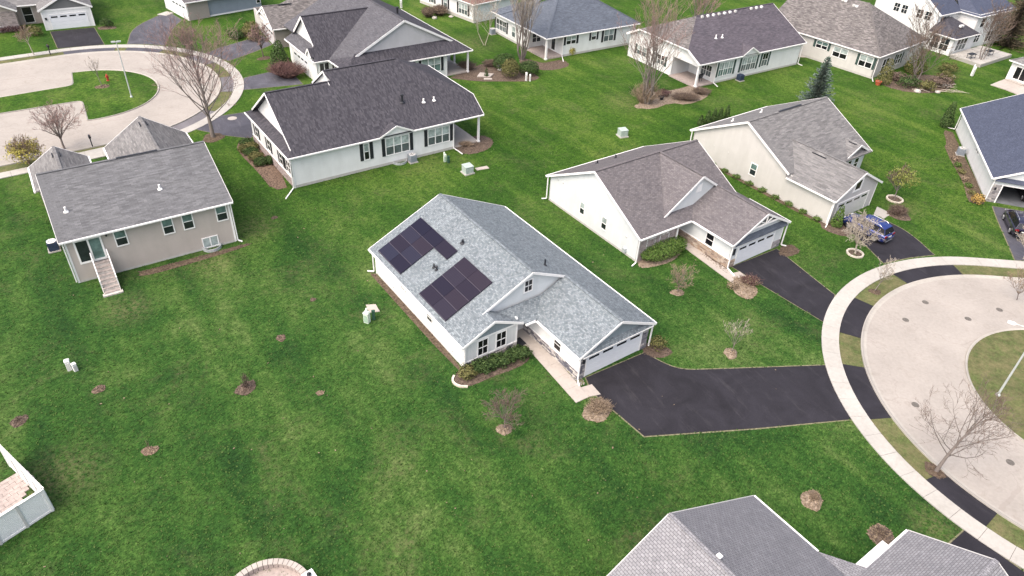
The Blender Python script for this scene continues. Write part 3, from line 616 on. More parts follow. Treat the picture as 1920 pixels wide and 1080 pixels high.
def window(W, s0, s1, z0, z1, n=1, up='glass_blind', lo='glass_screen', shut=None, trim='white_trim', tw=0.09, single=False, bars=0, sw=0.38):
    if s0 > s1: s0, s1 = s1, s0
    b = MB()
    wbox(W, s0, s1, z1 - tw, z1, 0, .05, b); wbox(W, s0, s1, z0, z0 + tw, 0, .06, b)
    wbox(W, s0, s0 + tw, z0 + tw, z1 - tw, 0, .05, b); wbox(W, s1 - tw, s1, z0 + tw, z1 - tw, 0, .05, b)
    iw = (s1 - s0 - 2 * tw); uw = iw / n; zm = (z0 + z1) / 2
    for k in range(1, n): wbox(W, s0 + tw + uw * k - .05, s0 + tw + uw * k + .05, z0 + tw, z1 - tw, 0, .048, b)
    if not single:
        for k in range(n): wbox(W, s0 + tw + uw * k + .03, s0 + tw + uw * (k + 1) - .03, zm - .03, zm + .03, 0, .042, b)
    for k in range(n):
        for j in range(bars):
            x = s0 + tw + uw * k + uw * (j + 1) / (bars + 1); wbox(W, x - .018, x + .018, z0 + tw, z1 - tw, 0, .034, b)
        if bars > 1:
            for zz in ((zm + z1 - tw) / 2, (zm + z0 + tw) / 2): wbox(W, s0 + tw + uw * k + .02, s0 + tw + uw * (k + 1) - .02, zz - .018, zz + .018, 0, .034, b)
    o = b.build('window', trim, W.R)
    for k in range(n):
        a, c = s0 + tw + uw * k, s0 + tw + uw * (k + 1)
        if single:
            m = MB(); wbox(W, a, c, z0 + tw, z1 - tw, .004, .012, m); m.build('pane', lo, o)
        else:
            m = MB(); wbox(W, a, c, zm, z1 - tw, .004, .016, m); m.build('pane', up, o)
            m = MB(); wbox(W, a, c, z0 + tw, zm, .004, .011, m); m.build('pane', lo, o)
    if shut:
        for a, c in ((s0 - sw - .04, s0 - .04), (s1 + .04, s1 + sw + .04)):
            m = MB(); wbox(W, a, c, z0 + .02, z1 - .0, 0, .055, m); so_ = m.build('shutter', shut, W.R)
    return o
def garage(W, s0, s1, z1, n=4, mat='white_door', frame='white_trim', wz=(0.80, 0.91), glass='glass_dark'):
    b = MB(); fw = .1
    wbox(W, s0 - fw, s0, 0.02, z1 + fw, 0, .05, b); wbox(W, s1, s1 + fw, 0.02, z1 + fw, 0, .05, b); wbox(W, s0, s1, z1, z1 + fw, 0, .05, b)
    b.build('door_frame', frame, W.R)
    m = MB(); wbox(W, s0, s1, 0.02, z1, .002, .012, m); D = m.build('garage_door', mat, W.R)
    rows = 4
    for r in range(rows):
        q = MB(); wbox(W, s0 + .012, s1 - .012, 0.03 + (z1 - .03) * r / rows + .008, .03 + (z1 - .03) * (r + 1) / rows - .008, .012, .03, q); q.build('door_section', mat, D)
    for k in range(n):
        a = s0 + (s1 - s0) * (k + .5) / n; hw = (s1 - s0) / n * .36
        q = MB(); wbox(W, a - hw, a + hw, z1 * wz[0], z1 * wz[1], .03, .036, q); q.build('pane', glass, D)
def downspout(R, x, y, z, kick=(0, 0), mat='white_trim', L=1.0):
    b = MB(); b.box((x, y, z / 2 + .1), (.09, .09, z - .2)); 
    if kick != (0, 0): b.beam((x, y, .16), (x + kick[0] * L, y + kick[1] * L, .07), .1, .08)
    return b.build('downspout', mat, R)
def pipe(R, x, y, z, h=.45, r=.06, mat='black_metal', cap=False):
    b = MB(); b.tube([(x, y, z - .1), (x, y, z + h)], r, 8)
    b.lathe((x, y, z - .04), [(r * 2.6, 0), (r * 2.0, .08), (r * 1.1, .12)], 8)
    if cap: b.lathe((x, y, z + h), [(r * 1.7, 0), (r * 1.7, .1), (r * .8, .15)], 8)
    return b.build('vent_pipe', mat, R)
def box_vent(R, x, y, z, mat='black_metal', s=.3):
    b = MB(); b.box((x, y, z + .06), (s, s, .12)); b.box((x, y, z + .14), (s * 1.25, s * 1.25, .04)); return b.build('roof_vent', mat, R)
def ridge_vent(R, p, q, mat='black_metal'):
    b = MB(); b.beam(p, q, .22, .07, off=(0, 0, .05)); return b.build('ridge_vent', mat, R)
def post(R, x, y, h, s=.22, mat='white_trim'):
    b = MB(); b.box((x, y, h / 2), (s, s, h)); b.box((x, y, .12), (s * 1.5, s * 1.5, .24)); b.box((x, y, h - .1), (s * 1.4, s * 1.4, .14)); return b.build('porch_post', mat, R)
SM = None
def stones(W, s0, s1, z0, z1, mats, seed, row=.17, wr=(.24, .58), single=True, d=.05):
    """a veneer of separate blocks; single=True makes every block an object"""
    global SM
    R = random.Random(seed)
    base = MB(); wbox(W, s0, s1, z0, z1, 0, .02, base); B = base.build('stone_base', 'mortar', W.R)
    if single and SM is None:
        SM = {}
        for mm in ('stone_a', 'stone_b', 'stone_c', 'stone_d'):
            q = MB(); h, i = .5, .44
            q.add([(-h, -.5, -h), (h, -.5, -h), (h, -.5, h), (-h, -.5, h), (-i, .5, -i), (i, .5, -i), (i, .5, i), (-i, .5, i)], [(4, 5, 6, 7), (0, 1, 5, 4), (1, 2, 6, 5), (2, 3, 7, 6), (3, 0, 4, 7)])
            q.f = [f[::-1] for f in q.f]; SM[mm] = q.mesh('stone', mm)
    big = MB(); n = max(1, int(round((z1 - z0) / row))); rh = (z1 - z0) / n
    for k in range(n):
        s = s0
        while s < s1 - .02:
            wd = min(R.uniform(*wr), s1 - s)
            if s1 - s - wd < .15: wd = s1 - s
            dd = d * R.uniform(.7, 1.3); c = W.p + W.d * (s + wd / 2) + W.n * (.018 + dd / 2); c.z = z0 + rh * (k + .5)
            if single:
                o = bpy.data.objects.new('stone', SM[R.choice(mats)]); COL.objects.link(o); o.parent = B
                o.location = c; o.scale = (wd - .015, -dd, rh - .015); o.scale = (wd - .015, dd, rh - .015)
                o.rotation_euler = (0, 0, math.atan2(-W.n.x, W.n.y))
            else: wbox(W, s + .008, s + wd - .008, z0 + rh * k + .008, z0 + rh * (k + 1) - .008, .015, .018 + dd, big)
            s += wd
    if not single: stuff(big.build('stones', mats, B))
    return B
def condenser(name, label, x, y, rz, mat, top='grey_trim', group=None, sc=1.0):
    t = thing(name, label, 'air conditioner', (x, y, 0), rz, group)
    b = MB(); b.box((0, 0, .05), (1.0 * sc, 1.0 * sc, .1)); b.build('pad', 'grey_concrete', t)
    b = MB(); b.box((0, 0, .1 + .4 * sc), (.78 * sc, .78 * sc, .8 * sc)); b.build('casing', mat, t)
    b = MB()
    for k in range(6):
        z = .2 + k * .115 * sc
        for sx, sy, ww, dd in ((0, -.395, .7, .02), (0, .395, .7, .02), (-.395, 0, .02, .7), (.395, 0, .02, .7)): b.box((sx * sc, sy * sc, z), (ww * sc, dd * sc, .05))
    b.build('louvres', mat, t)
    b = MB(); b.lathe((0, 0, .1 + .8 * sc), [(.38 * sc, 0), (.38 * sc, .05), (.27 * sc, .06), (.26 * sc, .012)], 16); tp = b.build('fan_cover', top, t)
    b = MB()
    for k in range(4): b.beam((.06 * math.cos(k * PI / 2), .06 * math.sin(k * PI / 2), .13 + .8 * sc), (.27 * sc * math.cos(k * PI / 2), .27 * sc * math.sin(k * PI / 2), .13 + .8 * sc), .05, .02)
    b.build('fan', 'black_metal', t)
    return t
def house(label, x, y, th, name='house'): return thing(name, label, 'house', (x, y, 0), th)
def foundation(W, s0, s1, h=.22):
    b = MB(); wbox(W, s0, s1, 0, h, -.02, .012, b); b.build('foundation', 'foundation', W.R)

# ------------------------------------------------------------------ 1. white house with the solar panels
H = house('white ranch house with pale blue-grey roof and black solar panels', -12.426, 50.805, -.9228)
e, p, W_, Lm, Ls, Lg, ws, wg, ui = 2.52, .474, 14.1, 13.84, 15.13, 20.56, 2.78, 3.80, 15.33
z = lambda v: e + p * v; zr = lambda v: e + p * (W_ - v)
sh = 'blue_grey_shingle'; f0 = lambda u, v: z(v); f1 = lambda u, v: zr(v)
slope(H, plane_pts([(0, 0), (Ls, 0), (Ls, ws), (Lm, ws), (Lm, W_ / 2), (0, W_ / 2)], f0), sh)
slope(H, plane_pts([(0, W_ / 2), (Lm, W_ / 2), (Lm, W_ - wg), (Lg, W_ - wg), (Lg, W_), (0, W_)], f1), sh)
fs = lambda u, v: e + p * (2 * ws - v); slope(H, plane_pts([(Lm - .1, ws), (Ls, ws), (Ls, 2 * ws - (ui - Ls)), (Lm - .1, 2 * ws - (ui - Lm) - .1)], fs), sh)
vi = W_ - 2 * wg; fg = lambda u, v: e + p * (v - vi); slope(H, plane_pts([(Lm - .1, W_ - wg), (Lg, W_ - wg), (Lg, vi), (ui, vi), (Lm - .1, vi + ui - Lm + .1)], fg), sh)
fp = lambda u, v: e + p * (ui - u); slope(H, plane_pts([(Lm - .1, 2 * ws - (ui - Lm) - .1), (Lm - .1, vi + ui - Lm + .1), (ui, vi), (ui, 2 * ws), (Ls, 2 * ws - (ui - Ls))], fp), sh)
ridge(H, (0, W_ / 2, z(W_ / 2)), (Lm, W_ / 2, z(W_ / 2)), sh); ridge(H, (Lm, W_ - wg, zr(W_ - wg)), (Lg, W_ - wg, zr(W_ - wg)), sh)
gutter(H, (0, 0, e), (Ls, 0, e), (0, -1)); gutter(H, (0, W_, e), (Lg, W_, e), (0, 1)); gutter(H, (ui, vi, e), (Lg, vi, e), (0, -1)); gutter(H, (ui, 2 * ws - .1, e), (ui, vi, e), (1, 0))
for a, b2, c2 in (((Ls, 0, e), (Ls, ws, z(ws)), (1, 0)), ((Ls, ws, z(ws)), (Ls, 2 * ws - .1, e + .05), (1, 0)), ((Lm, ws - .25, z(ws - .25)), (Lm, W_ / 2, z(W_ / 2)), (1, 0)), ((Lm, W_ / 2, z(W_ / 2)), (Lm, W_ - wg + .15, zr(W_ - wg + .15)), (1, 0)),
                  ((Lg, vi, e), (Lg, W_ - wg, zr(W_ - wg)), (1, 0)), ((Lg, W_ - wg, zr(W_ - wg)), (Lg, W_, e), (1, 0)), ((0, 0, e), (0, W_ / 2, z(W_ / 2)), (-1, 0)), ((0, W_ / 2, z(W_ / 2)), (0, W_, e), (-1, 0))): rake(H, a, b2, c2)
wl = wall(H, (.3, .35), (Ls - .3, .35), 2.5, 'white_siding'); foundation(wl, 0, wl.L, .12)
wf = wall(H, (Ls - .3, .35), (Ls - .3, 5.1), [(0, 0), (4.75, 0), (4.75, 2.5), (2 * ws - .4 - .35, 2.52), (ws - .35, z(ws) - .1), (0, 2.5)], 'grey_boards')
wr_ = wall(H, (Lg - .3, W_ - .35), (.3, W_ - .35), 2.5, 'white_siding')
wall(H, (.3, W_ - .35), (.3, .35), [(0, 0), (W_ - .7, 0), (W_ - .7, 2.5), (W_ / 2 - .35, z(W_ / 2) - .1), (0, 2.5)], 'white_siding')
wall(H, (Ls - .3, 5.1), (13.35, 5.1), 2.9, 'white_siding'); wb = wall(H, (13.3, 5.0), (13.3, 6.95), 2.95, 'white_siding')
wgs = wall(H, (13.2, vi + .35), (Lg - .3, vi + .35), 2.55, 'white_siding'); gw = 2 * wg - .7
wgf = wall(H, (Lg - .3, vi + .35), (Lg - .3, W_ - .35), [(0, 0), (gw, 0), (gw, 2.5), (gw / 2, zr(W_ - wg) - .1), (0, 2.5)], 'white_siding')
# big front gable above the lower roofs
wm = wall(H, (Lm - .25, ws + .3), (Lm - .25, W_ - wg + .2), [(0, 2.6), (W_ - wg - ws - .1, 2.6), (W_ - wg - ws - .1, zr(W_ - wg + .2) - .1), (W_ / 2 - ws - .3, z(W_ / 2) - .1), (0, z(ws + .3) - .1)], 'cool_siding')
window(wm, 6.42 - ws - .3, 7.28 - ws - .3, 3.92, 5.12, 1, 'glass_black', 'glass_black', bars=1)
# small gable: slate boards over the two tall windows
b = MB(); b.prism([wf.p + wf.d * s + wf.n * .03 + Vector((0, 0, zz)) for s, zz in ((.12, 2.50), (4.72, 2.50), (4.72, 2.6), (ws - .35, z(ws) - .13))], wf.n * -.02); b.build('gable_panel', 'blue_boards', H, planar=True)
band(wf, 0, 4.75, 2.36, 2.50); band(wf, 0, 4.75, .60, .70); corner(wf, .06, 2.45); corner(wf, 4.69, 2.45); corner(wl, wl.L - .06, 2.45); corner(wl, .06, 2.45)
window(wf, 1.08, 2.08, .72, 2.3, 1, 'glass_black', 'glass_black', bars=1); window(wf, 2.74, 3.75, .72, 2.3, 1, 'glass_black', 'glass_black', bars=1)
stones(wf, 0, 4.75, 0, .6, ('stone_a', 'stone_b', 'stone_c', 'stone_b', 'stone_d'), 2, .15)
window(wl, 4.62, 5.45, 1.42, 1.95, 1, 'glass_black', 'glass_black', single=True); window(wl, 8.95, 9.85, 1.02, 1.95, 1, 'glass_dark', 'glass_black')
for s in (3.2, 7.4, 12.7): band(wl, s, s + .12, .5, .62, 'grey_trim', .06, 'wall_outlet')
# porch door
b = MB(); wbox(wb, .35, 1.3, .05, 2.1, 0, .05, b); o = b.build('door', 'white_trim', H); b = MB(); wbox(wb, .55, 1.1, .9, 1.95, .05, .056, b); b.build('pane', 'glass_black', o)
b = MB(); b.box((14.55, 5.62, .085), (.9, .7, .03)); b.build('door_mat', 'black_trim', H)
window(wgs, 17.2 - 13.2, 18.12 - 13.2, .92, 2.15, 1, 'glass_black', 'glass_black'); band(wgs, .1, wgs.L, .76, .84); corner(wgs, wgs.L - .06, 2.5)
stones(wgs, .2, wgs.L, 0, .76, ('stone_a', 'stone_b', 'stone_d', 'stone_c'), 3, .152)
garage(wgf, .65, 6.15, 2.0); stones(wgf, 0, .53, 0, 2.1, ('stone_a', 'stone_b', 'stone_d'), 4, .19); stones(wgf, 6.28, gw, 0, 2.1, ('stone_a', 'stone_b', 'stone_d'), 5, .19)
band(wgf, 0, gw, 2.16, 2.32)
b = MB(); b.prism([wgf.p + wgf.d * s + wgf.n * .03 + Vector((0, 0, zz)) for s, zz in ((.5, 2.75), (gw - .5, 2.75), (gw / 2, zr(W_ - wg) - .14))], wgf.n * -.02); b.build('gable_panel', 'blue_boards', H, planar=True)
slope(H, [(Lg - .29, vi + .55, 2.86), (Lg - .29, W_ - .55, 2.86), (Lg + .05, W_ - .3, 2.44), (Lg + .05, vi + .3, 2.44)], sh, 'gable_skirt', .06)
b = MB(); b.beam((Lg + .06, vi + .3, 2.38), (Lg + .06, W_ - .3, 2.38), .05, .1); b.build('trim_band', 'white_trim', H)
b = MB(); wbox(wgf, .2, .33, 1.6, 1.95, .08, .2, b); b.build('wall_lamp', 'black_metal', H)
downspout(H, .15, .2, 2.4, (-.6, -.5), L=.8); downspout(H, Ls - .2, .28, 2.4); downspout(H, Lg - .15, vi + .22, 2.4, (.6, -.3), L=.8); downspout(H, Lg - .1, W_ - .2, 2.4)
for (u, v) in ((6.6, 5.3),): pipe(H, u, v, z(v), .3, .1)
pipe(H, 6.75, 2.5, z(2.5), .35, .07); pipe(H, 7.15, 2.5, z(2.5), .25, .07, cap=True); pipe(H, 12.36, 9.36, zr(9.36), .55, .07)
# solar panels: one object per panel, each with its own frame
def solar(u0, u1, v0, v1):
    n = Vector((0, -p, 1)).normalized(); lift = n * .10
    P = [Vector((u, v, z(v))) + lift for u, v in ((u0 + .012, v0 + .012), (u1 - .012, v0 + .012), (u1 - .012, v1 - .012), (u0 + .012, v1 - .012))]
    b = MB(); b.prism(P, -n * .04); o = b.build('solar_panel', 'solar_cell', H, planar=True)
    f = MB()
    for a, c in ((P[0], P[1]), (P[3], P[2])): f.beam(a, c, .02, .05, up=n)
    f.build('panel_frame', 'panel_frame', o)
for r in range(3):
    for c in range(2): solar(1.0 + 2.0 * c, 3.0 + 2.0 * c, .40 + 1.045 * r, .40 + 1.045 * (r + 1))
for c in range(3): solar(1.0 + 2.02 * c, 3.02 + 2.02 * c, .40 + 1.045 * 3, .40 + 1.045 * 4)
for r in range(4):
    for c in range(2): solar(8.06 + 2.02 * c, 10.08 + 2.02 * c, .40 + 1.045 * r, .40 + 1.045 * (r + 1))
f = MB()
for u0, u1, vv in ((1.0, 5.0, .38), (8.06, 12.1, .38)): f.beam((u0, vv, z(vv) + .05), (u1, vv, z(vv) + .05), .05, .1)
f.build('panel_rail', 'panel_frame', H)

# ------------------------------------------------------------------ 2. taupe house with back stairs
H = house('taupe house with plain grey roof and wooden stairs to its back door', -36.224, 46.479, .619)
L, D, e, rz_ = 13.66, 7.39, 4.275, 6.94; k = (rz_ - e) / D; sh = 'grey_shingle'
slope(H, [(0, 0, e), (L, 0, e), (L, D, rz_), (0, D, rz_)], sh); DB = D + 5.3; slope(H, [(0, D, rz_), (L, D, rz_), (L, DB, 2.95), (0, DB, 2.95)], sh)
ridge(H, (0, D, rz_), (L, D, rz_), sh); gutter(H, (0, 0, e), (L, 0, e), (0, -1))
for u, s in ((0, -1), (L, 1)): rake(H, (u, 0, e), (u, D, rz_), (s, 0), 'grey_trim', .16); rake(H, (u, D, rz_), (u, DB, 2.95), (s, 0), 'grey_trim', .16)
w1 = wall(H, (.3, .35), (L - .3, .35), 4.2, 'taupe_siding'); w2 = wall(H, (L - .3, .35), (L - .3, DB - .35), [(0, 0), (DB - .7, 0), (DB - .7, 3.0), (D - .35, rz_ - .15), (0, 4.2)], 'taupe_siding')
w3 = wall(H, (.3, DB - .35), (.3, .35), [(0, 0), (DB - .7, 0), (DB - .7, 4.2), (DB - D - .35, rz_ - .15), (0, 3.0)], 'taupe_siding'); wall(H, (L - .3, DB - .35), (.3, DB - .35), 2.95, 'taupe_siding')
corner(w1, .07, 4.2, wdt=.16); corner(w1, w1.L - .07, 4.2, wdt=.16); foundation(w1, 0, w1.L, .2)
for a, c in ((3.58, 4.56), (7.32, 8.26), (8.96, 9.9), (11.8, 12.8)): window(w1, a, c, 2.44, 4.0, 1, 'glass_teal', 'glass_dark')
# sliding door
b = MB(); o = None
wbox(w1, .62, 2.68, 3.78, 3.92, 0, .06, b); wbox(w1, .62, 2.68, 1.68, 1.85, 0, .06, b); wbox(w1, .62, .76, 1.85, 3.78, 0, .06, b); wbox(w1, 2.54, 2.68, 1.85, 3.78, 0, .06, b); wbox(w1, 1.6, 1.74, 1.85, 3.78, 0, .06, b)
o = b.build('sliding_door', 'white_trim', H)
for a, c, mm in ((.76, 1.6, 'glass_dark'), (1.74, 2.54, 'glass_teal')): b = MB(); wbox(w1, a, c, 1.85, 3.78, .003, .02, b); b.build('pane', mm, o)
b = MB(); wbox(w1, 3.02, 3.16, 3.72, 3.92, 0, .15, b); b.build('wall_lamp', 'black_metal', H)
# cellar window with its well
window(w1, 10.15, 11.55, .1, 1.2, 2, 'glass_blind', 'glass_blind', single=True)
b = MB(); q = [(.8 * math.cos(a) + 11.15, .35 - .75 * math.sin(a)) for a in [PI * i / 10 for i in range(11)]]
for a, c in zip(q, q[1:]): b.beam((a[0], a[1], .1), (c[0], c[1], .1), .06, .35)
b.build('window_well', 'galvanised', H)
# front garage wing and small front gable
def front_gable(R, u, hw, v0, v1, ez, zz, mat, wallmat, vent=True, ve=None):
    ve = v0 if ve is None else ve
    q = (zz - ez) / hw
    for s in (-1, 1):
        slope(R, [(u, v0, zz), (u + s * hw, ve, ez), (u + s * hw, v1, ez), (u, v1, zz)], mat); gutter(R, (u + s * hw, ve, ez), (u + s * hw, v1, ez), (s, 0))
        rake(R, (u, v1, zz), (u + s * hw, v1, ez), (0, 1))
        wall(R, *(((u + hw - .3, ve), (u + hw - .3, v1 - .3)) if s > 0 else ((u - hw + .3, v1 - .3), (u - hw + .3, ve))), ez - .05, wallmat)
    wf_ = wall(R, (u + hw - .3, v1 - .3), (u - hw + .3, v1 - .3), [(0, 0), (2 * hw - .6, 0), (2 * hw - .6, ez - .05), (hw - .3, zz - .2), (0, ez - .05)], wallmat)
    ridge(R, (u, v0, zz), (u, v1, zz), mat)
    if vent:
        for s in (-1, 1):
            b = MB(); b.beam((u + s * .32, v1 - 2.2, zz - .32 * q + .06), (u + s * .32, v1 - 1.2, zz - .32 * q + .06), .1, .1); b.build('roof_vent', 'black_trim', R)
    return wf_
gf = front_gable(H, 10.08, 3.97, D + 1.6, 19.3, 2.95, 5.57, 'warm_grey_shingle', 'taupe_siding', True, DB - .1); garage(gf, .8, 5.6, 2.1)
front_gable(H, 1.84, 2.56, D + 2.9, 18.1, 2.95, 4.57, 'warm_grey_shingle', 'taupe_siding', True, DB - .1)
ridge_vent(H, (6.2, D, rz_ + .0), (9.6, D, rz_ + .0))
pipe(H, 1.24, 2.9, e + k * 2.9, .42, .09, 'white_trim'); pipe(H, 8.55, 3.1, e + k * 3.1, .42, .09, 'white_trim')
downspout(H, .2, .25, 4.2); downspout(H, L - .2, .25, 4.2, (.5, -.5), L=.6)
# wooden stairs: every tread and riser its own piece
T = thing('wooden_stairs', 'weathered wooden stairs with white handrails below the sliding back door', 'stairs', (-36.224 + 2.45 * math.cos(.619) - .3 * math.sin(.619) * -1 * -1, 46.479 + 2.45 * math.sin(.619) + .3 * math.cos(.619), 0), .619)
T.location = (-36.224 + 2.45 * math.cos(.619) - .23 * math.sin(.619), 46.479 + 2.45 * math.sin(.619) + .23 * math.cos(.619), 0)
n = 8; top = 1.66; tr = .33
for i in range(n):
    zz = top - (top / n) * i; yy = -.12 - tr * i - .17
    b = MB(); b.box((0, yy, zz - .025), (1.16, tr + .02, .05)); b.build('tread', 'deck_wood', T)
    b = MB(); b.box((0, yy - tr / 2 - .012, zz - top / n / 2 - .03), (1.12, .03, top / n - .06)); b.build('riser', 'pale_wood', T)
for s in (-1, 1):
    b = MB(); b.beam((s * .61, -.1, top - .18), (s * .61, -.12 - tr * n, .05), .05, .28); b.build('stringer', 'pale_wood', T)
    b = MB(); b.beam((s * .61, -.05, top + .95), (s * .61, -.12 - tr * (n - 1.6), 1.12), .08, .07); b.build('handrail', 'white_trim', T)
    for yy, z0, z1 in ((-.08, .0, top + .95), (-.12 - tr * (n - 1.6), .0, 1.12), (-1.1, .3, 1.72)):
        b = MB(); b.box((s * .61, yy, (z0 + z1) / 2), (.09, .09, z1 - z0)); b.build('rail_post', 'white_trim', T)
    b = MB()
    for i in range(9):
        yy = -.25 - i * .23; zb = top + .0 - (-yy - .12) / (tr * n) * top; b.box((s * .61, yy, zb + .45), (.03, .03, .85))
    b.build('balusters', 'white_trim', T)
b = MB(); b.box((0, -.12 - tr * n - .1, .06), (1.5, .35, .12)); b.build('bottom_step', 'pale_wood', T)
condenser('air_conditioner', 'dark blue air conditioner with white top beside the taupe house', -40.7, 51.5, .6, 'condenser_blue', 'white_trim')

# ------------------------------------------------------------------ 3. white house with charcoal roof
H = house('long white house with charcoal roof and black shutters in the middle', -23.165, 64.378, .636)
L, D, e, p = 23.3, 6.61, 3.55, .667; D2, u2, u3, vc, al, vr = 7.78, 7.52, 16.2, 2.35, .63, .71
e = 3.62; z = lambda v: e + p * v; sh = 'charcoal_shingle'; f0 = lambda u, v: z(v)
slope(H, plane_pts([(0, 0), (L, 0), (L, vc), (u3, D2), (u2, D2), (u2 + .35, D), (al, D), (al, vr)], f0), sh)
B2 = 2 * D2; f1 = lambda u, v: e + p * (2 * D - v); f2 = lambda u, v: e + p * (B2 - v)
slope(H, plane_pts([(al, D), (u2 + .4, D), (u2 + .4, 2 * D), (al, 2 * D)], f1), sh)
slope(H, plane_pts([(u2, D2), (u3, D2), (L, B2 - vc), (L, B2), (u2, B2)], f2), sh)
slope(H, [(u3, D2, z(D2)), (L, vc, z(vc)), (L, B2 - vc, z(vc))], sh)
pd = (z(D) - e) / D
slope(H, [(0, 0, e), (al + .65, vr, z(vr)), (al + .65, 2 * D - vr, z(vr)), (0, 2 * D, e)], sh)
ridge(H, (al, D, z(D)), (u2 + .3, D, z(D)), sh); ridge(H, (u2, D2, z(D2)), (u3, D2, z(D2)), sh)
gutter(H, (0, 0, e), (10.1, 0, e), (0, -1)); gutter(H, (14.15, 0, e), (L, 0, e), (0, -1)); gutter(H, (0, 0, e), (0, 2 * D, e), (-1, 0)); gutter(H, (L, vc, z(vc)), (L, B2 - vc, z(vc)), (1, 0))
rake(H, (al, vr, z(vr)), (al, D, z(D)), (-1, 0)); rake(H, (al, D, z(D)), (al, 2 * D - vr, z(vr)), (-1, 0)); rake(H, (u2, D - .4, z(D - .4)), (u2, D2, z(D2)), (-1, 0)); rake(H, (u2, D2, z(D2)), (u2, B2 - 4, f2(0, B2 - 4)), (-1, 0)); rake(H, (L, 0, e), (L, vc, z(vc)), (1, 0))
wall(H, (al + .55, 2 * D - vr - .2), (al + .55, vr + .2), [(0, z(vr) - .1), (2 * D - 2 * vr - .4, z(vr) - .1), (D - vr - .2, z(D) - .1)], 'white_siding')
wall(H, (u2 + .25, B2 - 2), (u2 + .25, 3), [(0, 4), (B2 - 5, 4), (B2 - 5, z(3) - .2), (B2 - 2 - D2, z(D2) - .15), (0, f2(0, B2 - 2) - .2)], 'white_siding')
w1 = wall(H, (.35, .35), (19.5, .35), 3.55, 'white_siding'); w2 = wall(H, (.35, 2 * D - .35), (.35, .35), 3.55, 'white_siding'); w5 = wall(H, (19.5, .35), (19.5, 6.0), 3.55, 'white_siding')
wall(H, (19.5, 6.0), (L - .4, 6.0), 3.55, 'white_siding'); wall(H, (L - .4, 6.0), (L - .4, B2 - .35), 3.55, 'white_siding'); wall(H, (L - .4, B2 - .35), (u2 + .4, B2 - .35), 3.4, 'white_siding'); wall(H, (u2 + .4, 2 * D - .35), (.35, 2 * D - .35), 3.4, 'white_siding'); wall(H, (u2 + .4, B2 - .35), (u2 + .4, 2 * D - .5), 3.4, 'white_siding')
foundation(w1, 0, w1.L, .3); corner(w1, .06, 3.5); corner(w1, w1.L - .06, 3.5); corner(w2, w2.L - .06, 3.5)
window(w1, 7.93, 8.62, 1.22, 3.2, 1, 'glass_blind', 'glass_black', 'black_trim'); window(w1, 10.5, 13.45, 1.12, 3.2, 3, 'glass_blind', 'glass_screen', 'black_trim'); window(w1, 15.72, 18.58, 1.1, 3.12, 3, 'glass_blind', 'glass_screen', 'black_trim')
for s0, n in ((1.3, 1), (5.2, 1), (8.95, 1)):
    s1 = s0 + 1.0; window(w2, s0 + 0, s1, 1.3, 2.75, 1, 'glass_dark', 'glass_dark', 'black_trim')
window(w2, 10.9, 12.2, 1.3, 2.75, 2, 'glass_dark', 'glass_dark', 'black_trim', sw=.3)
band(w2, 0, w2.L, .98, 1.08); stones(w2, 0, w2.L, .0, .98, 'brick_pink', 9, .1, (.2, .4), False, .04)
# little gable over the middle windows
for s in (-1, 1): slope(H, [(12.12, -.12, 4.62), (12.12 + s * 2.02, -.12, 3.66), (12.12 + s * 2.02, .1, 3.66), (12.12, 1.45, 4.62)], sh); rake(H, (12.12, -.12, 4.62), (12.12 + s * 2.02, -.12, 3.66), (0, -1), ht=.16)
wall(H, (10.3, .02), (13.95, .02), [(0, 3.5), (3.65, 3.5), (3.65, 3.6), (1.82, 4.45), (0, 3.6)], 'white_siding', 'gable_panel')
b = MB(); b.box((21.2, 3.1, .1), (3.4, 5.4, .2)); b.build('porch_floor', 'pale_concrete', H); post(H, L - .4, .45, 3.5); 
b = MB(); b.beam((19.6, .45, 3.4), (L - .3, .45, 3.4), .16, .24); b.beam((L - .4, .45, 3.4), (L - .4, 6, 3.4), .16, .24); b.build('porch_beam', 'white_trim', H)
window(w5, 1.2, 3.2, .25, 2.4, 2, 'glass_dark', 'glass_dark', single=True)
pipe(H, 14.47, 3.07, z(3.07), .75, .12, cap=True); pipe(H, 16.91, 2.61, z(2.61), .4, .1, 'white_trim'); pipe(H, 18.21, 2.57, z(2.57), .4, .1, 'white_trim')
downspout(H, .2, .2, 3.5, (-.9, -1.0), L=1.6); downspout(H, 19.4, .25, 3.5, (.1, -1), L=1.7)
b = MB(); q = [(12.45 + .8 * math.cos(a), .34 - .7 * math.sin(a)) for a in [PI * i / 10 for i in range(11)]]
for a, c in zip(q, q[1:]): b.beam((a[0], a[1], .1), (c[0], c[1], .1), .07, .3)
b.build('window_well', 'galvanised', H)
def loc(o, u, v): return (o.location.x + u * math.cos(o.rotation_euler.z) - v * math.sin(o.rotation_euler.z), o.location.y + u * math.sin(o.rotation_euler.z) + v * math.cos(o.rotation_euler.z))
x, y = loc(H, 13.75, -.25); condenser('air_conditioner', 'grey air conditioner against the white wall under black shuttered windows', x, y, .64, 'condenser_grey')

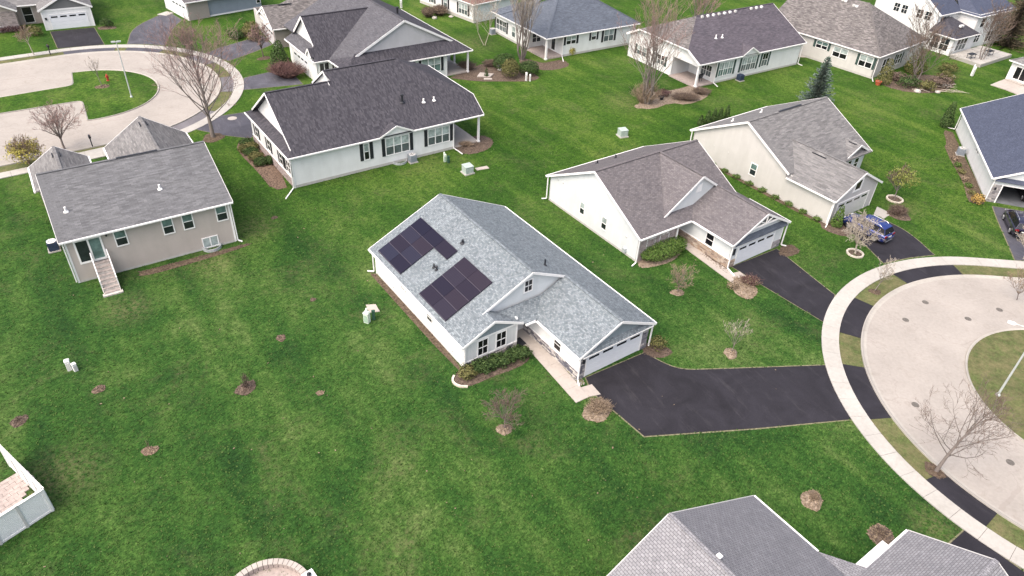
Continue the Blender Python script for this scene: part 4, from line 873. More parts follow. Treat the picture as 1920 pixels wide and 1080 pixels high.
# ------------------------------------------------------------------ 4. white house with big grey gable
H = house('white house with big pale grey gable and dark roof behind the charcoal roof', -7.532, 101.263, .635)
e, p, W_, pp, vb, vf, k, v1, vr2, zl, ul, vp = 3.3, .508, 19.4, .55, 15.9, 1.59, 2.38, 5.15, 10.6, 7.69, -20.4, 15.8
zr = lambda u: e + p * (-u); zl_ = lambda u: e + p * (u + W_); zt = e + p * W_ / 2; sh = 'charcoal_shingle'; s2 = 'ash_shingle'
slope(H, plane_pts([(-W_, v1 - .0), (-W_ + k, vf), (-W_ / 2, vf), (-W_ / 2, 22), (-W_, 22)], lambda u, v: zl_(u)), 'ash_shingle')
slope(H, plane_pts([(-W_ / 2, vf), (-k, vf), (0, 0), (0, 22), (-W_ / 2, 22)], lambda u, v: zr(u)), sh)
zk = e + p * k
slope(H, [(-W_ + .2, 0, e), (0, 0, e), (-k, vf + .35, zk + .2), (-W_ + k, vf + .35, zk + .2)], sh)
slope(H, [(-W_, v1, e), (-W_ + .2, 0, e), (-W_ + k, vf, zk)], sh)
p2 = (zl - e) / (vr2 - v1); z2 = lambda v: e + p2 * (v - v1); uj = -W_ + (zl - e) / p
slope(H, [(ul - .2, v1 + 1.9, z2(v1 + 1.9)), (ul - 1.0, v1, e), (-W_, v1, e), (uj, vr2, zl), (ul - .2, vr2, zl)], sh)
slope(H, [(ul - .2, vr2, zl), (uj, vr2, zl), (-W_ - .1, 2 * vr2 - v1, e), (ul - .2, 2 * vr2 - v1, e)], sh)
slope(H, [(ul - 1.0, v1, e), (ul + .3, v1 + 1.6, z2(v1 + 1.6)), (ul + .3, 2 * vr2 - v1 - 1.2, z2(v1 + 1.6)), (ul - 1.0, 2 * vr2 - v1 + .0, e)], s2)
ridge(H, (ul - .2, vr2, zl), (uj, vr2, zl), sh); ridge(H, (-W_ / 2, vf, zt), (-W_ / 2, 22, zt), s2)
for a, c, o_ in (((-W_ + k, vf, zk), (-W_ / 2, vf, zt), (0, -1)), ((-W_ / 2, vf, zt), (-k, vf, zk), (0, -1)), ((ul - .2, v1 + 1.9, z2(v1 + 1.9)), (ul - .2, vr2, zl), (-1, 0)), ((ul - .2, vr2, zl), (ul - .2, 2 * vr2 - v1 - 1.9, z2(v1 + 1.9)), (-1, 0))): rake(H, a, c, o_, ht=.28)
gutter(H, (-W_ + .2, 0, e), (0, 0, e), (0, -1)); gutter(H, (0, 0, e), (0, 22, e), (1, 0)); gutter(H, (ul - 1, v1, e), (-W_, v1, e), (0, -1)); gutter(H, (ul - 1.0, v1, e), (ul - 1.0, 16, e), (-1, 0)); gutter(H, (-W_, v1, e), (-W_ + .2, 0, e), (-1, -.3))
wall(H, (-W_ + k, vf + .3), (-k, vf + .3), [(0, zk - .05), (W_ - 2 * k, zk - .05), (W_ / 2 - k, zt - .12)], 'grey_gable', 'gable_panel')
wall(H, (ul + .2, 2 * vr2 - v1 - 1.4), (ul + .2, v1 + 1.4), [(0, z2(v1 + 1.4) - .1), (2 * vr2 - 2 * v1 - 2.8, z2(v1 + 1.4) - .1), (vr2 - v1 - 1.4, zl - .12)], 'white_siding', 'gable_panel')
w1 = wall(H, (-W_ + .6, .4), (-3.95, .4), 3.25, 'white_siding'); wall(H, (-3.95, .4), (-3.95, 5.5), 3.25, 'white_siding'); wall(H, (-3.95, 5.5), (-.4, 5.5), 3.25, 'white_siding'); wall(H, (-.4, 5.5), (-.4, 21.6), 3.25, 'white_siding')
w2 = wall(H, (ul - .6, 2 * vr2 - v1 - .4), (ul - .6, v1 + .4), 3.25, 'white_siding'); wq = wall(H, (ul - .6, v1 + .4), (-W_ + .4, v1 + .4), 3.25, 'white_siding'); wq2 = wall(H, (-W_ + .4, v1 + .4), (-W_ + .6, .4), 3.25, 'white_siding')
window(wq, .35, 1.75, .3, 2.9, 2, 'glass_black', 'glass_black', tw=.07); window(wq2, .4, 2.2, .3, 2.9, 2, 'glass_black', 'glass_black', tw=.07)
window(w1, 10.8, 13.85, 1.0, 3.05, 3, 'glass_blind', 'glass_teal', 'black_trim'); window(w1, 8.6, 9.5, 1.0, 3.0, 1, 'glass_dark', 'glass_dark', 'black_trim', sw=.3)
garage(w2, 1.6, 6.8, 2.2); corner(w1, w1.L - .1, 3.2, wdt=.25)
for u, v in ((-.5, .45), (-.5, 4.2)): post(H, u, v, 3.2)
b = MB(); b.box((-2.1, 2.9, .08), (3.6, 5.0, .16)); b.build('porch_floor', 'pale_concrete', H)
# small gable over the side entry
for s in (-1, 1): slope(H, [(-21.6, v1 + .6 + .9, 4.7), (-21.6, v1 + 1.5 + s * .9, 3.75), (-20.2, v1 + 1.5 + s * .9, 3.75), (-20.2, v1 + 1.5, 4.7)], sh); rake(H, (-21.6, v1 + 1.5, 4.7), (-21.6, v1 + 1.5 + s * .9, 3.75), (-1, 0), ht=.22)
wall(H, (-21.45, v1 + 2.3), (-21.45, v1 + .7), [(0, 3.4), (1.6, 3.4), (1.6, 3.75), (.8, 4.6), (0, 3.75)], 'white_siding', 'gable_panel')
pipe(H, -7.5, 8.0, zr(-7.5), .8, .14, cap=True)

# ------------------------------------------------------------------ 5. grey-white house with brown-grey roof (right of the solar house)
H = house('pale house with purple-grey roof, front gable and white truss over its garage', 2.845, 65.617, -.928)
D, e, p, V, vcg, uc, vl, vg, wg, ug = 14.04, 2.769, .52, 13.7, 8.35, 12.95, 3.9, 10.65, 4.03, 19.12; sh = 'brown_grey_shingle'
zb = lambda u: e + p * u; zf = lambda u: e + p * (D - u); zt = e + p * D / 2
vi = vg - wg; zg = e + p * wg; hw = vcg - vl; zc0 = zf(uc)
# front slope of the main roof (cut where the garage roof takes over)
slope(H, plane_pts([(D / 2, 0), (D / 2, V), (D, V), (D, 0)], lambda u, v: zf(u)), sh)
slope(H, plane_pts([(0, 0), (0, V), (D / 2, V), (D / 2, 0)], lambda u, v: zb(u)), sh)
ridge(H, (D / 2, 0, zt), (D / 2, V, zt), sh)
qc = (zt - zc0) / hw; fcl = lambda u, v: zt + .01 - qc * (vcg - v); fcr = lambda u, v: zt + .01 - qc * (v - vcg)
slope(H, plane_pts([(D / 2, vcg), (uc, vcg), (uc, vl), (D / 2 + .1, vcg - .05)], fcl), sh); ridge(H, (D / 2, vcg, zt + .01), (uc, vcg, zt + .01), sh)
vgr = vcg + (zt - zg) / qc
slope(H, plane_pts([(D / 2, vcg), (D / 2, vcg + (zt - 5.0) / qc), (uc, vgr), (uc, vcg)], fcr), sh)
fgl = lambda u, v: e + .012 + p * (v - vi); fgr = lambda u, v: e + .012 + p * (vg + wg - v)
slope(H, plane_pts([(uc - 1.4, vg), (ug, vg), (ug, vi), (D, vi), (uc - 1.4, vi + 1.6)], fgl), sh); slope(H, plane_pts([(uc - 3, vg), (ug, vg), (ug, vg + wg), (uc - 3, vg + wg)], fgr), sh); ridge(H, (uc, vg, zg + .01), (ug, vg, zg + .01), sh)
for a, c, o_ in (((0, 0, e), (D / 2, 0, zt), (0, -1)), ((D / 2, 0, zt), (D, 0, e), (0, -1)), ((0, V, e), (D / 2, V, zt), (0, 1)), ((D / 2, V, zt), (D, V, e), (0, 1)), ((uc, vl, zc0), (uc, vcg, zt), (1, 0)), ((uc, vcg, zt), (uc, vgr + .25, zg - .1), (1, 0)), ((ug, vi, e), (ug, vg, zg), (1, 0)), ((ug, vg, zg), (ug, vg + wg, e), (1, 0))): rake(H, a, c, o_, ht=.2)
gutter(H, (D, 0, e), (D, vi, e), (1, 0)); gutter(H, (0, 0, e), (0, V, e), (-1, 0)); gutter(H, (D, vi, e), (ug, vi, e), (0, -1)); gutter(H, (D, vg + wg, e), (ug, vg + wg, e), (0, 1))
w1 = wall(H, (.35, .3), (D - .35, .3), [(0, 0), (D - .7, 0), (D - .7, 2.8), (D / 2 - .35, zt - .12), (0, 2.8)], 'cool_siding'); foundation(w1, 0, w1.L, .2)
w2 = wall(H, (D - .35, .3), (D - .35, 5.2), 2.75, 'cool_siding'); wall(H, (D - .35, 5.2), (12.4, 5.2), 2.75, 'cool_siding'); wp_ = wall(H, (12.4, 5.2), (12.4, vi + .35), 2.75, 'cool_siding')
w3 = wall(H, (12.4, vi + .35), (ug - .3, vi + .35), 2.75, 'cool_siding'); w4 = wall(H, (ug - .3, vi + .35), (ug - .3, vg + wg - .35), [(0, 0), (2 * wg - .7, 0), (2 * wg - .7, 2.75), (wg - .35, zg - .5), (0, 2.75)], 'cool_siding')
wall(H, (ug - .3, vg + wg - .35), (D, vg + wg - .35), 2.75, 'cool_siding'); wall(H, (D - .35, V - .35), (.35, V - .35), [(0, 0), (D - .7, 0), (D - .7, 2.8), (D / 2 - .35, zt - .12), (0, 2.8)], 'cool_siding'); wall(H, (.35, V - .3), (.35, .3), 2.8, 'cool_siding')
wcg = wall(H, (uc - .2, vl + .4), (uc - .2, vgr + .2), [(0, zf(uc) - .6), (vgr - vl - .2, zf(uc) - .6), (vgr - vl - .2, zg), (vcg - vl - .4, zt - .12), (0, zc0 + .15)], 'cool_siding', 'gable_panel')
band(wcg, vcg - vl - .75, vcg - vl - .15, zt - 1.7, zt - .9, 'white_trim', .05, 'gable_vent')
for a, c in ((4.9, 5.68), (8.15, 8.97)): window(w1, a, c, .95, 2.35, 1, 'glass_blind', 'glass_dark')
for s in (1.2, 2.0, 11.6): band(w1, s, s + .12, 2.9 if s < 3 else 1.8, 3.02 if s < 3 else 1.92, 'grey_trim', .07, 'wall_outlet')
b = MB(); wbox(w1, 11.6, 11.95, .3, .7, 0, .25, b); b.build('gas_meter', 'galvanised', H)
stones(w2, 0, 4.9, 0, 2.5, 'brick_pink', 15, .11, (.2, .34), False, .03); window(w2, .95, 2.1, .5, 2.15, 1, 'glass_teal', 'glass_dark'); window(w2, 2.6, 3.85, .5, 2.15, 1, 'glass_teal', 'glass_dark')
W0 = wall(H, (D - .26, .3), (D - .26, 5.2), 0, None); b = MB(); wbox(W0, 4.75, 4.95, 0, 2.6, -.02, .04, b); b.build('corner_board', 'white_trim', H)
b = MB(); wbox(wp_, .4, 1.35, .05, 2.1, 0, .05, b); b.build('door', 'brown_wood', H)
window(w3, 15.73 - 12.4, 16.75 - 12.4, 1.0, 2.35, 1, 'glass_black', 'glass_black'); band(w3, .1, w3.L, .92, 1.0); stones(w3, .1, w3.L, 0, .92, 'stone_tan', 16, .13, (.22, .5), False, .05)
garage(w4, .95, 6.05, 2.0); stones(w4, 0, .8, 0, .8, 'stone_tan', 17, .16, (.22, .5), False, .05); stones(w4, 6.2, 2 * wg - .7, 0, .8, 'stone_grey', 18, .16, (.22, .5), False, .05); band(w4, 0, 2 * wg - .7, 2.14, 2.3); corner(w4, .06, 2.7); corner(w4, 2 * wg - .76, 2.7)
b = MB(); wbox(w4, .25, .5, 1.35, 2.0, .02, .1, b); b.build('wall_lamp', 'black_metal', H)
slope(H, [(ug - .29, vi + .6, 3.05), (ug - .29, vg + wg - .6, 3.05), (ug + .0, vg + wg - .3, 2.5), (ug + .0, vi + .3, 2.5)], 'slate_shingle', 'gable_skirt', .05)
# white truss in the garage gable
b = MB(); x = ug + .01
b.beam((x, vg - 1.9, zg - 1.08), (x, vg + 1.9, zg - 1.08), .07, .14); b.beam((x, vg, zg - .1), (x, vg, zg - 1.08), .07, .1)
for s in (-1, 1): b.beam((x, vg, zg - 1.05), (x, vg + s * .95, zg - .55), .06, .09)
b.build('gable_truss', 'white_trim', H)
b = MB(); b.prism([(ug - .24, vg - 1.9, zg - 1.1), (ug - .24, vg + 1.9, zg - 1.1), (ug - .24, vg, zg - .15)], (-.04, 0, 0)); b.build('gable_panel', 'dark_siding', H)
downspout(H, D - .15, .1, 2.7, (.2, -.8), L=.8); downspout(H, .2, .1, 2.7, (-.5, -.5), L=.7); downspout(H, ug - .15, vi + .2, 2.7, (.9, -.25), L=1.3); downspout(H, ug - .1, vg + wg - .2, 2.7, (.4, .5), L=.8)
for v in (4.6, 7.1): pipe(H, 2.4, v, zb(2.4), .35, .08)

# ------------------------------------------------------------------ 6. beige house beyond it, blue car in front
H = house('beige house with warm grey roof beside the blue car', 19.818, 78.866, -.916)
D, e, p, V, wg, ug, us, wsg = 14.67, 2.88, .521, 14.14, 4.12, 19.59, 14.44, 2.35; sh = 'warm_grey_shingle'; ui2 = 13.77
zb = lambda u: e + p * u; zf = lambda u: e + p * (D - u); zt = e + p * D / 2; zg = e + p * wg; zs = e + p * wsg; vs = V - wsg
slope(H, plane_pts([(D / 2, 0), (D / 2, V), (D, V), (D, 2 * wg), (ui2, 0)], lambda u, v: zf(u)), sh); slope(H, plane_pts([(0, 0), (0, V), (D / 2, V), (D / 2, 0)], lambda u, v: zb(u)), sh); ridge(H, (D / 2, 0, zt), (D / 2, V, zt), sh)
gv = wg; fgl = lambda u, v: e + .012 + p * v; fgr = lambda u, v: e + .012 + p * (2 * wg - v)
slope(H, plane_pts([(D - wg - .3, gv), (ug, gv), (ug, 0), (ui2 - .3, -.0)], fgl), sh); slope(H, plane_pts([(D - wg - .3, gv), (ug, gv), (ug, 2 * wg), (D - .3, 2 * wg)], fgr), sh); ridge(H, (D - wg, gv, zg), (ug, gv, zg), sh)
slope(H, plane_pts([(D - wsg - .3, vs), (us, vs), (us, V), (D - .4, V)], lambda u, v: e + .014 + p * (V - v)), sh); slope(H, plane_pts([(D - wsg - .3, vs), (us, vs), (us, V - 2 * wsg), (D - .4, V - 2 * wsg)], lambda u, v: e + .014 + p * (v - V + 2 * wsg)), sh)
for a, c, o_ in (((0, 0, e), (D / 2, 0, zt), (0, -1)), ((D / 2, 0, zt), (ui2, 0, zf(ui2)), (0, -1)), ((0, V, e), (D / 2, V, zt), (0, 1)), ((D / 2, V, zt), (D, V, e), (0, 1)), ((ug, 0, e), (ug, gv, zg), (1, 0)), ((ug, gv, zg), (ug, 2 * wg, e), (1, 0)), ((us, V - 2 * wsg, e), (us, vs, zs), (1, 0)), ((us, vs, zs), (us, V, e), (1, 0))): rake(H, a, c, o_, ht=.22)
gutter(H, (0, 0, e), (0, V, e), (-1, 0)); gutter(H, (ui2 - .2, 0, e), (ug, 0, e), (0, -1)); gutter(H, (us, 2 * wg, e), (ug, 2 * wg, e), (0, 1))
w1 = wall(H, (.35, .3), (ug - .3, .3), [(0, 0), (ug - .65, 0), (ug - .65, 2.8), (D - .6, 2.85), (D / 2 - .35, zt - .12), (0, 2.85)], 'cream_siding'); foundation(w1, 0, w1.L, .2); window(w1, 8.5, 9.42, 1.05, 2.5, 1, 'glass_teal', 'glass_dark'); corner(w1, w1.L - .07, 2.8)
w4 = wall(H, (ug - .3, .3), (ug - .3, 2 * wg - .3), [(0, 0), (2 * wg - .6, 0), (2 * wg - .6, 2.8), (wg - .3, zg - .12), (0, 2.8)], 'garage_cream'); garage(w4, .9, 6.3, 2.1, 4, 'grey_trim'); window(w4, 2.95, 4.3, 2.85, 4.3, 1, 'glass_black', 'glass_black', single=True, tw=.2)  # front wall cream is darkened, its shade away from the sun put into colour
corner(w4, .07, 2.7); corner(w4, 2 * wg - .67, 2.7); wall(H, (ug - .3, 2 * wg - .3), (us - .3, 2 * wg - .3), 2.8, 'cream_siding')
w5 = wall(H, (us - .3, 2 * wg - .3), (us - .3, V - .3), [(0, 0), (V - 2 * wg, 0), (V - 2 * wg, 2.8), (vs - 2 * wg + .3, zs - .12), (V - 2 * wsg - 2 * wg + .5, 2.85), (0, 2.8)], 'cool_siding')
window(w5, 2.6, 3.5, .9, 2.3, 1, 'glass_black', 'glass_black'); window(w5, 4.0, 4.95, .9, 2.3, 1, 'glass_black', 'glass_black')
b = MB(); q0 = vs - wsg + .35; b.prism([(us - .26, q0, 2.75), (us - .26, V - .35, 2.75), (us - .26, vs, zs - .15)], (-.03, 0, 0)); b.build('gable_panel', 'dark_siding', H)
wall(H, (us - .3, V - .3), (.35, V - .3), [(0, 0), (us - .65, 0), (us - .65, 2.8), (us - .3 - D / 2, zt - .12), (0, 2.8)], 'cream_siding'); wall(H, (.35, V - .3), (.35, .3), 2.8, 'cream_siding')
ridge_vent(H, (D / 2, 5.2, zt), (D / 2, 9.2, zt)); b = MB(); b.beam((13.5, 3.62, fgl(13.5, 3.62) + .03), (15.2, 3.62, fgl(15.2, 3.62) + .03), .1, .08); b.build('ridge_vent', 'black_metal', H)
b = MB(); b.beam((13.0, vs - .3, e + p * (wsg - .3) + .05), (14.0, vs - .3, e + p * (wsg - .3) + .05), .09, .07); b.build('ridge_vent', 'black_metal', H)
for v in (2.8, 7.9): pipe(H, 3.4, v, zb(3.4), .35, .08, 'white_trim')
downspout(H, .2, .1, 2.7); downspout(H, ug - .15, .1, 2.7, (.3, -.8), L=.7)
for s in (1.6, 3.2, 5.2): band(w1, s, s + .1, 2.2, 2.32, 'grey_trim', .05, 'wall_outlet')

# ------------------------------------------------------------------ 7. foreground roof at the bottom edge
H = house('house in the foreground with pale grey shingle roof, cut by the bottom edge', 14.967, 27.072, -.916)
W_, e, p = 16.46, 2.6, .559; zt = e + p * W_ / 2; sh = 'pale_grey_shingle'; g, gi, gv, gw = 6.56, 1.4, 5.58, 3.98; LL = 24
zz = lambda v: e - p * v; wz = lambda u: e + p * (u - g)
slope(H, [(0, 0, e), (4.44, 0, e), (g, 0, e), (g + gw, -gw, wz(g + gw)), (g + gw + 8, -gw, wz(g + gw)), (LL, -W_ / 2, zt), (0, -W_ / 2, zt)], sh)
slope(H, [(0, -W_ / 2, zt), (LL, -W_ / 2, zt), (LL, -W_, e), (0, -W_, e)], sh)
slope(H, [(4.44, 0, e + .01), (g, gi, e), (g, -.02, e + .02)], sh)
slope(H, [(g, -.3, e + .0), (g, gv, e), (g + gw, gv, wz(g + gw)), (g + gw, -gw - .2, wz(g + gw))], sh); slope(H, [(g + gw, gv, wz(g + gw)), (g + 2 * gw, gv, e), (g + 2 * gw, -gw, e), (g + gw, -gw, wz(g + gw))], sh)
ridge(H, (0, -W_ / 2, zt), (LL, -W_ / 2, zt), sh); ridge(H, (g + gw, -gw, wz(g + gw)), (g + gw, gv, wz(g + gw)), sh)
gutter(H, (0, 0, e), (4.44, 0, e), (0, 1)); gutter(H, (g, gi, e), (g, gv, e), (-1, 0)); gutter(H, (0, -W_, e), (LL, -W_, e), (0, -1))
rake(H, (0, 0, e), (0, -W_ / 2, zt), (-1, 0), 'grey_trim', .16); rake(H, (0, -W_ / 2, zt), (0, -W_, e), (-1, 0), 'grey_trim', .16); rake(H, (g, gv, e), (g + gw, gv, wz(g + gw)), (0, 1), 'grey_trim'); rake(H, (g + gw, gv, wz(g + gw)), (g + 2 * gw, gv, e), (0, 1), 'grey_trim')
b = MB(); b.box((g - .32, 2.6, e - .3), (.42, 2.7, .1)); b.build('porch_beam', 'white_trim', H)
wall(H, (.3, -.35), (.3, -W_ + .35), [(0, 0), (W_ - .7, 0), (W_ - .7, 2.6), (W_ / 2 - .35, zt - .12), (0, 2.6)], 'cream_siding'); wall(H, (g + .3, -.35), (.3, -.35), 2.55, 'cream_siding'); wall(H, (g + .3, gv - .3), (g + .3, -.35), 2.5, 'cream_siding'); wq = wall(H, (g + 2 * gw - .3, gv - .3), (g + .3, gv - .3), [(0, 0), (2 * gw - .6, 0), (2 * gw - .6, 2.6), (gw - .3, wz(g + gw) - .2), (0, 2.6)], 'cream_siding'); garage(wq, 1, 6, 2.1)
wall(H, (g + 2 * gw - .3, -gw), (g + 2 * gw - .3, gv - .3), 2.5, 'cream_siding'); wall(H, (.3, -W_ + .35), (LL, -W_ + .35), 2.5, 'cream_siding')
for k in range(1): box_vent(H, 3.0 + k * .42, -W_ / 2 + .28, zt - .12, 'white_trim' if k == 0 else 'grey_trim', .2)

# ------------------------------------------------------------------ 8. right-hand house with open garage
H = house('white house with navy roof and open garage at the right edge', 51.15, 70.703, 1.284)
L, e, p, W_ = 20.8, 2.876, .5, 14.0; sh = 'navy_shingle'; zt = e + p * W_ / 2; gw = 7.8; zg = e + p * gw / 2
slope(H, [(0, 0, e), (L, 0, e), (L, -W_ / 2, zt), (4, -W_ / 2, zt), (0, -gw / 2, zg)], sh); slope(H, [(4, -W_ / 2, zt), (L, -W_ / 2, zt), (L, -W_, e), (4, -W_, e)], sh); slope(H, [(0, -gw / 2, zg), (4, -W_ / 2, zt), (4, -gw - .5, e - .2), (0, -gw, e)], sh)
gutter(H, (0, 0, e), (L, 0, e), (0, 1)); rake(H, (0, 0, e), (0, -gw / 2, zg), (-1, 0)); rake(H, (0, -gw / 2, zg), (0, -gw, e), (-1, 0)); rake(H, (L, 0, e), (L, -W_ / 2, zt), (1, 0)); ridge(H, (4, -W_ / 2, zt), (L, -W_ / 2, zt), sh)
w1 = wall(H, (L - .3, -.4), (.3, -.4), 2.82, 'white_siding'); foundation(w1, 0, w1.L, .15)
wr2 = wall(H, (L - .3, -W_ + .4), (L - .3, -.4), [(0, 0), (W_ - .8, 0), (W_ - .8, 2.8), (W_ / 2 - .4, zt - .12), (0, 2.8)], 'white_siding')
w2 = wall(H, (.3, -.4), (.3, -gw + .4), [(0, 0), (.95, 0), (.95, 2.1), (6.0, 2.1), (6.0, 0), (7.0, 0), (7.0, 2.8), (gw / 2 - .4, zg - .12), (0, 2.8)], 'cool_siding'); stones(w2, 0, .85, 0, 2.1, 'stone_grey', 30, .16, (.2, .45), False, .04)
b = MB(); wbox(w2, .85, .97, 0, 2.2, 0, .06, b); wbox(w2, 6.0, 6.1, 0, 2.2, 0, .06, b); wbox(w2, .97, 6.0, 2.1, 2.22, 0, .06, b); b.build('door_frame', 'white_trim', H); band(w2, 0, 7.0, 2.45, 2.6)
slope(H, [(.31, -.6, 3.0), (.31, -gw + .6, 3.0), (0.0, -gw + .3, 2.62), (0.0, -.3, 2.62)], sh, 'gable_skirt', .05)
wall(H, (.3, -gw + .4), (4.3, -gw + .4), 2.8, 'white_siding'); wall(H, (4.3, -gw + .4), (4.3, -W_ + .4), 2.8, 'white_siding'); wall(H, (4.3, -W_ + .4), (L - .3, -W_ + .4), 2.8, 'white_siding')
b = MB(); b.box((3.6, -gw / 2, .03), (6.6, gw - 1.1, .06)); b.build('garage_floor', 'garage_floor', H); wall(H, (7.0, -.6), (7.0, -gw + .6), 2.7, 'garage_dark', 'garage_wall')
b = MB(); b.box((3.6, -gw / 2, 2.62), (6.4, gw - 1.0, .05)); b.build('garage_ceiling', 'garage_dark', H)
b = MB(); wbox(w2, .25, .42, 1.55, 1.8, .05, .18, b); b.build('wall_lamp', 'black_metal', H)
window(w1, L - .6 - 10.2 + .3, L - .6 - 8.6 + .3, 1.75, 2.1, 2, 'glass_black', 'glass_black', single=True)
downspout(H, L - .3, -.25, 2.7, (.3, .7), L=1.4); downspout(H, .15, -.3, 2.7)
x, y = loc(H, 12.3, .35); condenser('air_conditioner', 'dark air conditioner against the white wall of the navy-roofed house', x, y, 1.28, 'condenser_grey')
# ------------------------------------------------------------------ back row of houses
def hip(R, x0, x1, y0, y1, e, p, sh, r0=True, r1=True, lines=True):
    """hip roof over a rectangle, ridge along the longer side"""
    w = (y1 - y0) / 2; ym = (y0 + y1) / 2; zt = e + p * w; a = x0 + (w if r0 else 0); c = x1 - (w if r1 else 0)
    slope(R, [(x0, y0, e), (x1, y0, e), (c, ym, zt), (a, ym, zt)], sh); slope(R, [(x1, y1, e), (x0, y1, e), (a, ym, zt), (c, ym, zt)], sh)
    if r0: slope(R, [(x0, y1, e), (x0, y0, e), (a, ym, zt)], sh)
    if r1: slope(R, [(x1, y0, e), (x1, y1, e), (c, ym, zt)], sh)
    ridge(R, (a, ym, zt), (c, ym, zt), sh)
    if lines:
        for q in ((x0, y0), (x0, y1)): ridge(R, (q[0], q[1], e), (a, ym, zt), sh) if r0 else None
        for q in ((x1, y0), (x1, y1)): ridge(R, (q[0], q[1], e), (c, ym, zt), sh) if r1 else None
    gutter(R, (x0, y0, e), (x1, y0, e), (0, -1)); gutter(R, (x0, y1, e), (x1, y1, e), (0, 1))
    if r0: gutter(R, (x0, y0, e), (x0, y1, e), (-1, 0))
    if r1: gutter(R, (x1, y0, e), (x1, y1, e), (1, 0))
    return zt
# 9. hip roofed white house with corner porch
H = house('white house with slate-blue hip roof and a corner porch behind the clipped hedges', 3.053, 108.025, .614)
e = 3.35; L = 18.55; Dp = 17.5
hip(H, 0, L, 0, 13.2, e, .56, 'slate_shingle'); 
slope(H, [(0, 9.2, e), (0, 15.6, e), (3.1, 12.5, e + 1.7), (6.2, 9.2, e + 3.3)], 'slate_shingle'); slope(H, [(0, 15.6, e), (6.2, 15.6, e), (6.2, 12.5, e + 1.7), (3.1, 12.5, e + 1.7)], 'slate_shingle'); gutter(H, (0, 13.3, e), (0, 15.6, e), (-1, 0))
w1 = wall(H, (3.45, .4), (L - .4, .4), e - .05, 'white_siding'); w2 = wall(H, (.4, 15.2), (.4, 5.6), e - .05, 'white_siding'); w3 = wall(H, (.4, 5.6), (3.45, 5.6), e - .05, 'white_siding'); w4 = wall(H, (3.45, 5.6), (3.45, .4), e - .05, 'white_siding')
wall(H, (L - .4, .4), (L - .4, 12.8), e - .05, 'white_siding'); wall(H, (L - .4, 12.8), (.4, 15.2), e - .05, 'white_siding'); foundation(w1, 0, w1.L, .3); foundation(w2, 0, w2.L, .3)
window(w1, .55, 2.5, 1.7, 3.0, 2, 'glass_blind', 'glass_black', 'black_trim'); window(w1, 5.45, 6.5, 1.75, 3.0, 1, 'glass_blind', 'glass_black', 'black_trim', sw=.33); window(w1, 8.0, 10.1, 1.15, 3.1, 2, 'glass_blind', 'glass_screen', 'black_trim')
window(w2, .5, 3.6, .75, 2.55, 3, 'glass_dark', 'glass_screen', 'black_trim', bars=1); window(w2, 5.2, 6.3, .75, 2.5, 1, 'glass_blind', 'glass_screen')
window(w3, .9, 2.6, .9, 2.4, 2, 'glass_dark', 'glass_dark'); b = MB(); wbox(w4, 2.2, 3.5, .25, 2.4, 0, .06, b); o = b.build('door', 'white_trim', H); b = MB(); wbox(w4, 2.42, 3.28, .45, 2.25, .06, .07, b); b.build('pane', 'glass_dark', o)
b = MB(); b.box((1.9, 3.0, .12), (3.4, 5.4, .24)); b.build('porch_floor', 'paver_pink', H); post(H, .35, .4, e - .1, .26); post(H, .35, 5.3, e - .1, .26)
b = MB(); b.beam((.35, .4, e - .15), (3.5, .4, e - .15), .16, .26); b.beam((.35, .4, e - .15), (.35, 5.6, e - .15), .16, .26); b.build('porch_beam', 'white_trim', H)
downspout(H, 3.35, .25, e - .2, (-.6, -1), L=1.9); x, y = loc(H, -.5, 14.4); condenser('air_conditioner', 'grey air conditioner at the far left corner of the slate-roofed white house', x, y, .6, 'condenser_grey')

# 10. white house with plum roof and gabled corner porch
H = house('white house with plum-grey roof, row of ridge vents and a gabled corner porch', 24.513, 99.867, .61)
e, p, L, D, vc, u1 = 3.5, .49, 22.95, 7.91, 2.67, 6.02; z = lambda v: e + p * v; sh = 'plum_shingle'; B2 = 2 * D
slope(H, plane_pts([(0, 0), (L, 0), (L, D), (u1, D), (0, vc)], lambda u, v: z(v)), sh); slope(H, plane_pts([(u1, D), (L, D), (L, B2), (0, B2), (0, B2 - vc)], lambda u, v: e + p * (B2 - v)), sh); slope(H, [(0, vc, z(vc)), (u1, D, z(D)), (0, B2 - vc, z(vc))], 'tan_shingle')
ridge(H, (u1, D, z(D)), (L, D, z(D)), sh); gutter(H, (0, 0, e), (9.0, 0, e), (0, -1)); gutter(H, (12.0, 0, e), (L, 0, e), (0, -1)); gutter(H, (0, vc, z(vc)), (0, B2 - vc, z(vc)), (-1, 0)); rake(H, (0, 0, e), (0, vc, z(vc)), (-1, 0), ht=.3); rake(H, (0, B2 - vc, z(vc)), (0, B2, e), (-1, 0), ht=.3); rake(H, (L, 0, e), (L, D, z(D)), (1, 0)); rake(H, (L, D, z(D)), (L, B2, e), (1, 0))
w0 = wall(H, (.4, B2 - .4), (.4, .4), [(0, 2.9), (0, e - .1), (vc - .4, z(vc) - .14), (B2 - vc - .4, z(vc) - .14), (B2 - .8, e - .1), (B2 - .8, 2.9)], 'white_siding', 'gable_panel')
w1 = wall(H, (4.0, .4), (L - .4, .4), e - .05, 'white_siding'); w2 = wall(H, (.4, B2 - .4), (.4, 5.6), 2.95, 'white_siding'); w3 = wall(H, (.4, 5.6), (4.0, 5.6), 3.4, 'grey_boards'); w4 = wall(H, (4.0, 5.6), (4.0, .4), 3.4, 'white_siding')
wr2 = wall(H, (L - .4, .4), (L - .4, B2 - .4), [(0, 0), (B2 - .8, 0), (B2 - .8, e - .1), (D - .4, z(D) - .14), (0, e - .1)], 'white_siding'); wall(H, (L - .4, B2 - .4), (.4, B2 - .4), 3.3, 'white_siding'); foundation(w1, 0, w1.L, .25)
